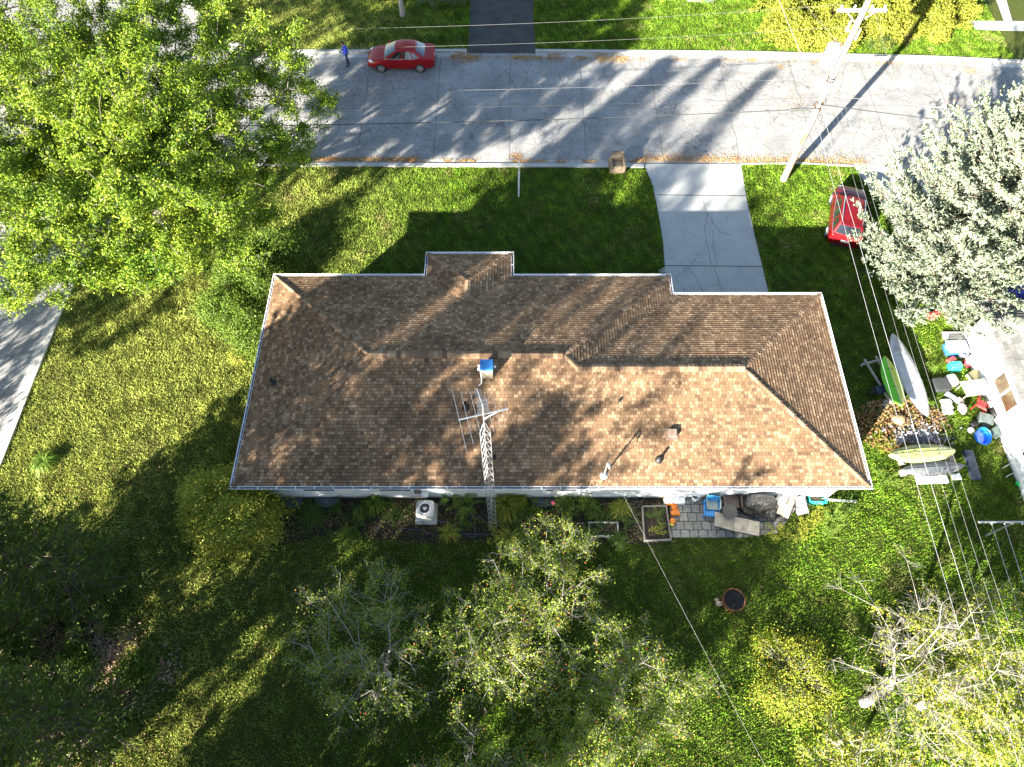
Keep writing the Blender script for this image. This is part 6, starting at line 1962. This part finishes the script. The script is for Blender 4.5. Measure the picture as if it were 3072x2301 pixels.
# logs and debris of the brush heap
for k, (px, py, s, col_, lab) in enumerate(((2692, 1262, .38, (.40, .24, .12), 'large orange brown tree stump in the brush heap'), (2668, 1275, .2, (.05, .04, .04), 'dark round log left of the stump'),
        (2655, 1215, .2, (.42, .38, .34), 'pale stone at the foot of the kayak rack'), (2700, 1322, .28, (.34, .30, .28), 'pinkish grey boulder left of the glittering heap'),
        (2775, 1300, .26, (.44, .43, .42), 'pale grey boulder in the middle of the glittering heap'))):
    x, y = P(px, py)
    tag(MB().blob((x, y, s * .3), (s, s * .8, s * .55), 9, 12, lump=.12, seed=k + 9).build('rock' if k > 1 else 'stump', pm('rock_%d' % k, col_, .9, var=.3, scale=6, bmp=.5), smooth=True), lab, 'rock' if k > 1 else 'stump')
rr_ = np.random.default_rng(12); n = 420
cc_ = np.array(P(2752, 1312)); xx = cc_[0] + rr_.normal(size=n) * .75; yy = cc_[1] + rr_.normal(size=n) * .3
litter('scrap_heap', 'heap of glittering foil and dark scraps between stump and olive kayak', xx, yy, rr_.uniform(.05, .3, n), .14, leafmat('foil_scraps', (.02, .02, .025), (.10, .10, .11), (.55, .55, .58), 0.0), 13)
q = MB(); ra = random.Random(21)
for k in range(70):
    x0, y0 = P(2720 + ra.gauss(0, 60), 1262 + ra.gauss(0, 28)); a = ra.uniform(0, 3.14); L_ = ra.uniform(.2, .7)
    q.tube([(x0, y0, ra.uniform(.03, .25)), (x0 + math.cos(a) * L_, y0 + math.sin(a) * L_, ra.uniform(.03, .3))], .010, 4)
tag(q.build('brushwood', BARK), 'dry broken branches heaped south of the kayaks', 'brushwood', kind='stuff')
# small cart left of the rack
wb = thing('wheelbarrow', 'dark cart with a small wheel at the lower left of the kayak rack', 'cart', (*P(2622, 1180), 0), .2)
MB().rbox((.25, 0, .3), (.6, .4, .2), .06).build('tray', pm('navy', (.02, .03, .06), .4), wb)
MB().lathe([(.10, -.04), (.17, -.04), (.17, .04), (.10, .04)], (0, 0, 0), 18, Matrix.Translation((-.15, 0, .17)) @ Matrix.Rotation(math.pi / 2, 4, 'X')).build('wheel', M_TYRE, wb, smooth=True)
MB().tube([(.5, .1, .3), (.95, .2, .1)], .02, 6).build('handle', M_DARKM, wb, smooth=True)
# clothes line post
cp = thing('clothesline_post', 'pale metal T shaped clothesline post near the right edge', 'clothesline post', (21.3, 8.55, 0))
MB().tube([(0, 0, 0), (0, 0, 2.05)], .04, 10).build('post', M_GALV, cp, smooth=True)
MB().tube([(-1.55, 0, 2.05), (1.2, 0, 2.05)], .045, 8).build('crossbar', M_GALV, cp, smooth=True)
for x in (-1.0, -.45, .3): MB().blob((x, -.05, 2.0), (.04, .06, .06), 6, 8).build('hook', M_CHROME, cp, smooth=True)
for k, x in enumerate((-1.0, -.45)):
    wire('clothesline', ('western strand of the clothesline', 'eastern strand of the clothesline')[k], (21.3 + x, 8.5, 2.02), (21.3 + x, -3, 2.0), .008, M_WIREW, .12, 16, 'clothesline strands')

# ------------------------------------------------------------ trees and plants
L_LOCUST = leafmat('locust_leaves', (.03, .08, .008), (.09, .18, .014), (.25, .31, .025), .12)
L_HEDGE = leafmat('hedge_leaves', (.03, .055, .008), (.16, .19, .02), (.36, .35, .05), .1)
L_YEW = leafmat('yew_leaves', (.03, .065, .010), (.075, .14, .018), (.16, .22, .03), .2)
L_BUSH = leafmat('bush_leaves', (.08, .14, .02), (.22, .27, .035), (.42, .40, .06), .25, rare=(.55, .32, .07))
L_APPLE = leafmat('apple_leaves', (.06, .12, .012), (.16, .24, .02), (.34, .38, .05), .25, rare=(.5, .08, .03), nscale=.35)
L_YELLOW = leafmat('yellow_leaves', (.07, .12, .012), (.17, .22, .02), (.33, .35, .04), .2, rare=(.55, .22, .05))
L_DARK = leafmat('dark_needles', (.035, .07, .012), (.08, .14, .022), (.19, .24, .05), .2)
L_PALE = leafmat('pale_needles', (.11, .15, .08), (.21, .26, .17), (.36, .40, .31), .08, rare=(.34, .24, .10))
L_FERN = leafmat('fern_leaves', (.06, .13, .02), (.12, .22, .03), (.26, .34, .06), .35)
L_GREEN = leafmat('green_leaves', (.03, .07, .015), (.06, .12, .02), (.13, .18, .04), .3)
L_OFF = leafmat('shade_tree_leaves', (.06, .09, .02), (.11, .14, .03), (.2, .2, .05), .3)

bx_, by_ = P(553, 775)
tree('locust_tree', 'huge spreading yellow green tree covering the top left corner, pale trunk foot by the lawn', 'tree', (bx_, by_), (bx_ - .5, by_ + .8, 4.2), (bx_ + .3, by_ + .1, 8.6), (9.4, 9.2, 4.6), 1350, 400, .122, .64,
     BARK, L_LOCUST, trunk_r=.42, tip_r=.010, seed=4, twigs=4, aspect=.42, fill=2.0, lump=.13, bare=.0, droop=.25, up=.35, flat=.85)
tree('maple_tree', 'second leafy tree at the far upper left corner beyond the intersection', 'tree', (-29.5, 33.0), (-29.2, 33.0, 4.5), (-28.6, 33.0, 8.0), (5.5, 6.0, 4.0), 260, 240, .125, .85,
     BARK, L_LOCUST, trunk_r=.3, tip_r=.014, seed=14, twigs=3, aspect=.42, fill=2.0, lump=.16)
tree('maple_tree', 'leafy tree at the top edge between the intersection and the far lawn', 'tree', (-18.6, 40.2), (-18.6, 40.3, 3.5), (-18.4, 40.0, 6.8), (3.9, 4.0, 2.8), 200, 300, .12, .62,
     BARK, L_LOCUST, trunk_r=.2, tip_r=.009, seed=15, twigs=3, aspect=.42, fill=2.0, lump=.16)
# blue spruce by the neighbour
sx_, sy_ = P(2800, 835)
conifer('pale_spruce', 'large pale blue spruce covering the right edge above the kayaks', 'tree', (sx_, sy_), 13.0, 6.0, L_PALE, BARKD, seed=2, low=.7, gap=.30, per=12, prof=1.5, tw=.30, needle=.026, nper=9, droop=.06, trunk_r=.3, ntw=42, starry=.24)
# dark spruces at the lower left
L_ = [((-17.9, 6.2), 15.5, 2.9, 'dark spruce at the left edge beside the sunny lawn', 5), ((-19.4, 2.0), 18, 3.0, 'tallest dark spruce in the lower left corner', 6), ((-16.0, .8), 18, 2.7, 'dark spruce nearest the pinkish litter circle', 8)]
for (b_, h_, r_, lab, sd) in L_:
    conifer('dark_spruce', lab, 'tree', b_, h_, r_, L_DARK, BARKD, seed=sd, low=.7, gap=.42, per=8, prof=.9, tw=.34, needle=.03, nper=3, droop=.22, trunk_r=.24, ntw=18, group='dark spruces in the lower left corner')
# trees that stand outside the frame and shade the scene
for k, (b_, h_, r_, lab) in enumerate([((-21.9, 2.9), 17.5, 3.0, 'tall dark spruce just outside the left edge of the picture'),
        ((-14.6, -6.6), 13, 3.0, 'dark spruce just below the bottom edge, left of the fruit trees')]):
    conifer('dark_spruce', lab, 'tree', b_, h_, r_, L_DARK, BARKD, seed=30 + k, low=.7, gap=.45, per=8, prof=.95, tw=.5, needle=.075, nper=3, droop=.2, trunk_r=.25, ntw=18)
for k, (b_, h_, r_, n_, per_, lo, lab) in enumerate([((-15.9, -8.6), 17.5, 4.1, 200, 70, .26, 'leafy tree south of the house, outside the bottom edge'), ((-21.0, -6.5), 17, 3.6, 170, 75, .26, 'tall leafy tree between the other two below the picture'),
        ((-27, -13), 21, 4.2, 220, 80, .35, 'tall leafy tree far southwest of the house'), ((-34.6, 8.0), 12, 4.4, 150, 120, .25, 'leafy tree west of the side street'), ((-35, 14.5), 10, 3.6, 110, 120, .25, 'second leafy tree west of the side street'),
        ((-25.5, -4.5), 20, 3.6, 150, 60, .5, 'tall high crowned tree outside the lower left corner'), ((-14.2, -4.2), 6.5, 2.4, 130, 130, .1, 'low leafy tree just below the bottom edge, westernmost'), ((-8.6, -5.0), 6.2, 2.4, 130, 130, .1, 'low leafy tree just below the bottom edge, second from the west'), ((-3.9, -5.4), 9.0, 2.3, 120, 130, .1, 'low leafy tree just below the bottom edge, the easternmost and tallest')]):
    c_ = (lo + .97) / 2 * h_
    tree('shade_tree', lab, 'tree', b_, (b_[0], b_[1], h_ * lo), (b_[0], b_[1], c_), (r_, r_, (.97 - lo) * h_ / 2), n_, per_, .22, .7, BARK, L_OFF, trunk_r=.2, seed=50 + k, twigs=2, fill=2.0, lump=.3, flat=1.0)

# top centre: birch and brush
x, y = P(1208, 47)
tree('birch_tree', 'pale leaning trunk of a birch at the top edge above the red sedan', 'tree', (x, y), (x - .2, y + 1.0, 3.5), (x - .5, y + 3.0, 6.5), (2.8, 2.8, 2.6), 90, 60, .11, .6, BARKP, L_YELLOW, trunk_r=.17, seed=9, bare=.3)
for k, (px, py, r_, lab) in enumerate(((1160, -10, 1.3, 'twiggy grey brush left of the birch trunk'), (1290, 0, 1.6, 'twiggy grey brush right of the birch trunk'), (1375, 10, .9, 'low brush beside the asphalt drive'))):
    shrub('brush', lab, 'shrub', P(px, py), (r_, r_, 1.2), 90, 16, .09, .3, L_GREEN, BARKP, seed=60 + k, group='brush around the birch')
# hedge top right
for k, (px, py, rx, ry, h_, n_, lab) in enumerate(((2360, 110, 1.9, 1.9, 2.3, 300, 'yellow green dense hedge bush at its western end'), (2480, 115, 2.1, 1.9, 2.6, 340, 'yellow green hedge bush left behind the transformer'), (2625, 95, 2.2, 2.1, 2.8, 340, 'yellow green hedge bush behind the top of the utility pole'),
        (2755, 90, 2.0, 1.9, 2.5, 280, 'yellow green hedge bush at its eastern end'), (2350, 20, 2.3, 2.2, 2.6, 260, 'hedge bush behind, at the top edge left of the pole'), (2520, 0, 2.4, 2.2, 2.8, 260, 'hedge bush behind, at the top edge behind the crossarm'), (2680, -10, 2.6, 2.2, 2.8, 260, 'hedge bush behind, at the top edge right of the pole'), (2850, 50, 1.5, 1.4, 2.0, 160, 'leafy bush right of the hedge by the pavement slab'))):
    shrub('hedge_bush', lab, 'hedge', P(px, py), (rx, ry, h_), int(n_ * .8), 110, .12, .30, L_HEDGE, BARKD, seed=70 + k, group='yellow green hedge at the top right', up=.25, lump=.16, fill=5)
shrub('round_shrub', 'small bright green shrub in front of the hedge by the far kerb', 'shrub', P(2635, 140), (.9, .7, .9), 70, 60, .08, .3, L_GREEN, BARK, seed=81)
shrub('round_shrub', 'dark brownish small shrub right of the bright green one', 'shrub', P(2700, 118), (.9, .7, .8), 60, 50, .08, .3, leafmat('plum_leaves', (.03, .02, .015), (.08, .05, .04), (.13, .10, .06), .2), BARK, seed=82)
# yew hedge west of the house
for k, (px, py, rx, ry, h_, n_, lab) in enumerate(((835, 760, 1.7, 1.3, 2.0, 150, 'dark clipped shrub at the northwest corner of the house'), (745, 835, 1.9, 1.5, 2.1, 200, 'broad green shrub in the middle of the west hedge'), (700, 940, 1.6, 1.5, 2.0, 170, 'green shrub at the southern part of the west hedge'), (770, 1010, 1.3, 1.3, 1.7, 120, 'darkest shrub against the west eave'), (800, 880, 1.4, 1.5, 2.2, 130, 'shrub tucked against the west wall'))):
    shrub('yew_shrub', lab, 'shrub', P(px, py + 12), (rx, ry, h_), n_, 75, .10, .42, L_YEW, BARKD, seed=90 + k, group='shrubs along the west side of the house', up=.3, lump=.16)
shrub('round_shrub', 'small pale plant at the foot of the west shrubs', 'shrub', P(725, 1078), (.7, .5, .5), 40, 30, .07, .25, L_BUSH, BARKD, seed=96)
shrub('round_bush', 'large rounded bush with yellow flecks at the southwest corner of the house', 'bush', P(722, 1548), (2.45, 2.15, 3.2), 520, 90, .10, .42, L_BUSH, BARKD, seed=97, up=.35, lump=.10)
# orchard trees in the lower middle
AP = [('gnarled grey fruit tree left of the lower middle', P(1180, 2050), (-.6, 1.2), (3.0, 3.2, 1.7), 3.1, 170, 75, .25, 101), ('thin leafed fruit tree right behind the tower foot', P(1640, 1850), (.0, .6), (2.5, 2.5, 1.5), 2.9, 150, 85, .1, 102),
      ('fruit tree with long bare limbs in the lower centre', P(1480, 2010), (-.2, .4), (2.3, 2.5, 1.6), 2.9, 130, 80, .15, 103), ('sunlit fruit tree with white limbs right of centre', P(1850, 2120), (-.1, .5), (2.6, 2.5, 1.7), 3.0, 180, 95, .1, 104),
      ('yellow green fruit tree at the bottom edge of the picture', P(1780, 2390), (-.2, .4), (3.0, 2.3, 1.7), 3.1, 200, 110, .05, 105), ('fruit tree at the bottom edge left of the yellow green one', P(1420, 2400), (0, .3), (2.4, 2.0, 1.6), 3.0, 130, 80, .1, 106)]
for lab, b_, off, rad_, h_, ncl, per, bare, sd in AP:
    tree('fruit_tree', lab, 'tree', b_, (b_[0] + off[0] * .2, b_[1] + off[1] * .2, 1.3), (b_[0] + off[0], b_[1] + off[1], h_), rad_, ncl, per, .075, .5, BARKP, L_APPLE, trunk_r=.12, tip_r=.0055, bare=bare, seed=sd, twigs=5, group='fruit trees in the back garden', fill=2.2, aspect=.6, lump=.3, tw_len=1.1)
# yellow tree with white dead limbs bottom right
x, y = P(2590, 2110)
tree('dead_limbed_tree', 'tree with bleached bare limbs among yellow leaves in the lower right', 'tree', (x, y), (x + .1, y + .3, 2.0), (x + .3, y + 1.0, 4.4), (3.0, 3.4, 2.4), 110, 45, .085, .55, BARKP, L_YELLOW, trunk_r=.17, tip_r=.008, bare=.55, seed=111, twigs=5, fill=1.9, lump=.3, tw_len=1.25)
x, y = P(2760, 2120)
tree('yellow_tree', 'densely leafed yellow green tree right of the bleached one', 'tree', (x, y), (x, y + .3, 1.8), (x + .3, y + .3, 3.6), (3.0, 3.1, 1.9), 240, 120, .09, .55, BARKW, L_YELLOW, trunk_r=.16, tip_r=.006, bare=.12, seed=112, twigs=4, fill=2.1, lump=.25)
x, y = P(2330, 2030)
shrub('wild_shrub', 'pale yellow low thicket left of the bleached tree', 'shrub', (x + .6, y), (1.9, 2.1, 1.0), 170, 70, .075, .4, L_YELLOW, BARKP, seed=113, lump=.25)
x, y = P(2840, 1880)
tree('sapling', 'young reddish leafed sapling at the right below the clothesline', 'tree', (x, y), (x, y, 1.2), (x + .1, y + .1, 2.4), (1.5, 1.6, 1.2), 70, 34, .10, .4, BARKP, L_YELLOW, trunk_r=.06, tip_r=.007, bare=.1, seed=114, twigs=3)
x, y = P(2520, 2330)
tree('yellow_tree', 'leafy yellow tree cut by the bottom edge below the bleached one', 'tree', (x, y), (x, y + .2, 1.2), (x, y + .2, 2.6), (2.4, 1.8, 1.4), 140, 100, .085, .5, BARKW, L_YELLOW, trunk_r=.12, tip_r=.006, bare=.2, seed=115, twigs=4)
x, y = P(3000, 2250)
tree('yellow_tree', 'dark green tree in the lower right corner', 'tree', (x, y), (x, y, 1.2), (x, y, 2.8), (2.0, 2.2, 1.5), 120, 90, .09, .5, BARK, L_GREEN, trunk_r=.12, tip_r=.009, bare=.1, seed=116, twigs=3)

for k, (px, py, r_, lab) in enumerate(((240, 1990, .8, 'green shoots in the middle of the leaf litter circle'), (420, 2010, .9, 'green fringe along the east side of the leaf litter'), (130, 2120, 1.2, 'leafy green thicket in the lower left corner'), (60, 2230, 1.2, 'leafy thicket at the very lower left'), (330, 2180, .9, 'low bush at the south end of the leaf litter'))):
    shrub('undergrowth', lab, 'bush', P(px, py), (r_, r_, .8), 60, 50, .09, .35, L_YEW, BARKD, seed=130 + k, group='undergrowth below the dark spruces')

# garden plants behind the house
def plant(label, px, py, r_, h_, kind, n_, seed, leaf):
    """kind fern: arching fronds; grass: arching blades; herb: leafy stems"""
    rng = np.random.default_rng(seed); x, y = P(px, py)
    C = []; Nn = []; S0 = []; S1 = []
    V = []; F = []; off = 0
    root = thing('garden_plant', label, 'plant', (x, y, 0))
    bl = MB(); st_ = MB(); rr = random.Random(seed)
    if kind == 'grass':
        for k in range(n_):
            a = rr.uniform(0, 6.28); L = r_ * rr.uniform(.5, 1.1); hh = h_ * rr.uniform(.6, 1.1); b0 = (rr.gauss(0, .06), rr.gauss(0, .06)); w_ = rr.uniform(.008, .018)
            pts = [Vector((b0[0] + math.cos(a) * L * t, b0[1] + math.sin(a) * L * t, hh * math.sin(math.pi * min(1, .12 + t * .8)) )) for t in (0, .3, .6, .85, 1)]
            s_ = Vector((-math.sin(a), math.cos(a), 0)) * w_
            vs = []
            for i, p in enumerate(pts): q_ = 1 - (i / 4) ** 2 * .9; vs += [p - s_ * q_, p + s_ * q_]
            bl.add(vs, [(2 * i, 2 * i + 1, 2 * i + 3, 2 * i + 2) for i in range(4)])
        bl.build('blades', leaf, root)
    elif kind == 'fern':
        for k in range(n_):
            a = rr.uniform(0, 6.28); L = r_ * rr.uniform(.6, 1.1); hh = h_ * rr.uniform(.7, 1.1)
            prev = None
            for i in range(13):
                t = i / 12; p = Vector((math.cos(a) * L * t, math.sin(a) * L * t, .05 + hh * math.sin(math.pi * (.08 + t * .72))))
                if prev is not None:
                    st_.tube([prev, p], .006, 3, cap=False)
                    if i > 2:
                        for s in (-1, 1):
                            d = Vector((-math.sin(a) * s + math.cos(a) * .4, math.cos(a) * s + math.sin(a) * .4, -.1)).normalized(); l = .17 * (1 - t * .6)
                            e = p + d * l; m_ = p + d * l * .5; pr = Vector((math.cos(a), math.sin(a), 0)) * .022
                            bl.add([p, m_ + pr, e, m_ - pr], [(0, 1, 2, 3)])
                prev = p
        bl.build('fronds', leaf, root); st_.build('stalks', leaf, root)
    else:
        ns = max(3, n_ // 18)
        for k in range(ns):
            a = rr.uniform(0, 6.28); L = r_ * rr.uniform(.1, 1.0); hh = h_ * rr.uniform(.6, 1.1)
            p0 = Vector((math.cos(a) * L * .4, math.sin(a) * L * .4, 0)); p1 = Vector((math.cos(a) * L, math.sin(a) * L, hh))
            st_.tube([p0, p1], .007, 4, cap=False)
            for j in range(18):
                t = rr.uniform(.2, 1.05); c = p0.lerp(p1, t) + Vector((rr.gauss(0, .07), rr.gauss(0, .07), rr.gauss(0, .04)))
                d = Vector((rr.gauss(0, 1), rr.gauss(0, 1), rr.gauss(0, .35))).normalized(); s_ = d.cross(Vector((0, 0, 1))).normalized() * .022; l = rr.uniform(.05, .1)
                bl.add([c - d * l * .5, c + s_, c + d * l * .5, c - s_], [(0, 1, 2, 3)])
        bl.build('foliage', leaf, root); st_.build('stalks', leaf, root)
    root.location.z = .01
    return root
PL = [('fern with bright green fronds left of the antenna tower', 1400, 1525, .85, .75, 'fern', 16, 1, L_FERN), ('second fern between the air conditioner and the first fern', 1350, 1500, .6, .6, 'fern', 11, 2, L_FERN),
      ('clump of yellow green arching grass right of the tower foot', 1520, 1525, .95, .8, 'grass', 260, 3, L_HEDGE), ('brownish grass clump right of the yellow one', 1552, 1500, .7, .6, 'grass', 150, 4, L_YELLOW),
      ('grey green spiky plant beside the blue window well', 1600, 1545, .6, .6, 'grass', 90, 5, L_YEW), ('tall dark weeds left of the air conditioner', 1195, 1540, .7, .9, 'herb', 260, 6, L_GREEN),
      ('leafy weeds at the wall, right of the large round bush', 1010, 1530, .8, .8, 'herb', 300, 7, L_GREEN), ('green weeds near the soil edge, second from the round bush', 1080, 1560, .8, .7, 'herb', 260, 8, L_GREEN),
      ('dark green weeds midway between bush and air conditioner', 1130, 1520, .7, .7, 'grass', 160, 9, L_YEW), ('vine tangle growing up the wall left of the pumpkins', 1760, 1505, .7, 1.1, 'herb', 220, 10, L_YEW),
      ('weedy plant left of the wall vines', 1700, 1510, .7, 1.0, 'herb', 200, 11, L_GREEN), ('low herbs between the two raised beds', 1880, 1560, .7, .5, 'herb', 260, 12, L_GREEN), ('withered herbs filling the large raised bed, upper end', 1965, 1555, .55, .5, 'herb', 220, 13, L_GREEN),
      ('withered herbs filling the large raised bed, lower end', 1970, 1595, .5, .45, 'herb', 200, 14, L_BUSH), ('low herbs above the long raised bed', 1800, 1545, .8, .4, 'herb', 260, 15, L_GREEN), ('small herbs inside the long raised bed', 1800, 1590, .45, .35, 'herb', 120, 16, L_GREEN),
      ('lush green plant with big leaves at the southeast corner of the house', 2500, 1560, .8, .9, 'herb', 420, 17, L_FERN), ('lower leafy plant below the lush one', 2480, 1600, .7, .6, 'herb', 360, 18, L_FERN), ('bushy herb next to the downspout', 2540, 1520, .6, .7, 'herb', 260, 19, L_GREEN),
      ('pale dry weeds at the east end of the patio', 2400, 1590, .8, .35, 'herb', 420, 20, L_HEDGE), ('dry straw coloured weeds under the turquoise crate', 2440, 1550, .7, .35, 'herb', 380, 21, L_HEDGE), ('dry weeds around the corner of the tan lounger', 2330, 1600, .7, .3, 'herb', 320, 22, L_HEDGE),
      ('weeds left of the olive kayak', 2650, 1440, .8, .4, 'herb', 380, 23, L_FERN), ('weeds west of the brush heap', 2640, 1330, .7, .4, 'herb', 300, 24, L_HEDGE), ('weeds between the brush heap and the clutter', 2850, 1300, .7, .4, 'herb', 300, 25, L_FERN),
      ('single yellow green weed right of the pale grey kayak', 2792, 1110, .35, .5, 'herb', 160, 26, L_FERN), ('bright green tuft in the west lawn by the spruces', 140, 1390, .7, .4, 'grass', 260, 27, L_FERN), ('bright green seedlings under the dark spruces', 60, 1640, .9, .3, 'herb', 380, 28, L_GREEN)]
rb = random.Random(77)
BEDP = []
for k in range(30):
    px = rb.uniform(900, 1900); py = rb.uniform(1500, 1625)
    if 1225 < px < 1345 and py < 1575: continue
    BEDP.append([px, py, rb.uniform(.4, .8), rb.uniform(.25, .6), rb.choice(('herb', 'herb', 'grass')), rb.randint(120, 260), 200 + k, rb.choice((L_GREEN, L_BUSH, L_YEW))])
ORD = ('first', 'second', 'third', 'fourth', 'fifth', 'sixth', 'seventh', 'eighth', 'ninth', 'tenth', 'eleventh', 'twelfth', 'thirteenth', 'fourteenth')
zones = {}
for q in sorted(BEDP, key=lambda q: q[0]):
    zone = 'west of the air conditioner' if q[0] < 1250 else 'around the hoses' if q[0] < 1560 else 'between tower and raised beds'
    zones[zone] = zones.get(zone, -1) + 1
    PL.append(('%s, %s from the west in the bed %s' % ('tuft' if q[4] == 'grass' else 'weed', ORD[zones[zone]], zone), *q))
for a in PL:
    p_ = plant(*a)
    if a[7] >= 200: p_['group'] = 'low weeds in the bed behind the house'

rf = thing('garden_flower', 'single pink red flower in the dark bed', 'flower', (*P(1657, 1520), 0))
MB().tube([(0, 0, 0), (0, 0, .55)], .008, 5).build('stalk', L_GREEN, rf)
q = MB()
for k in range(7): a = k * .9; q.blob((math.cos(a) * .05, math.sin(a) * .05, .56), (.05, .035, .02), 5, 8, rz=a)
q.build('petals', pm('pink_petals', (.6, .08, .12), .6), rf, smooth=True)
# withered vine runners on the bed
ra = random.Random(33)
for k in range(9):
    x0, y0 = 1840 + ra.uniform(0, 150), 1492 + ra.uniform(0, 22)
    pts = [(x0, y0)]
    a = ra.uniform(-.5, 3)
    for j in range(6):
        a += ra.uniform(-.9, .9); pts.append((pts[-1][0] + math.cos(a) * 14, max(1488, min(1640, pts[-1][1] + math.sin(a) * 10))))
    pathtube('dry_vine', 'dry pale vine runner on the bed, %s of those left of the pumpkins' % ORD[k], 'vine', pts, .009, BARKP, 'dry vine runners left of the pumpkins', z=.06 + .01 * k)
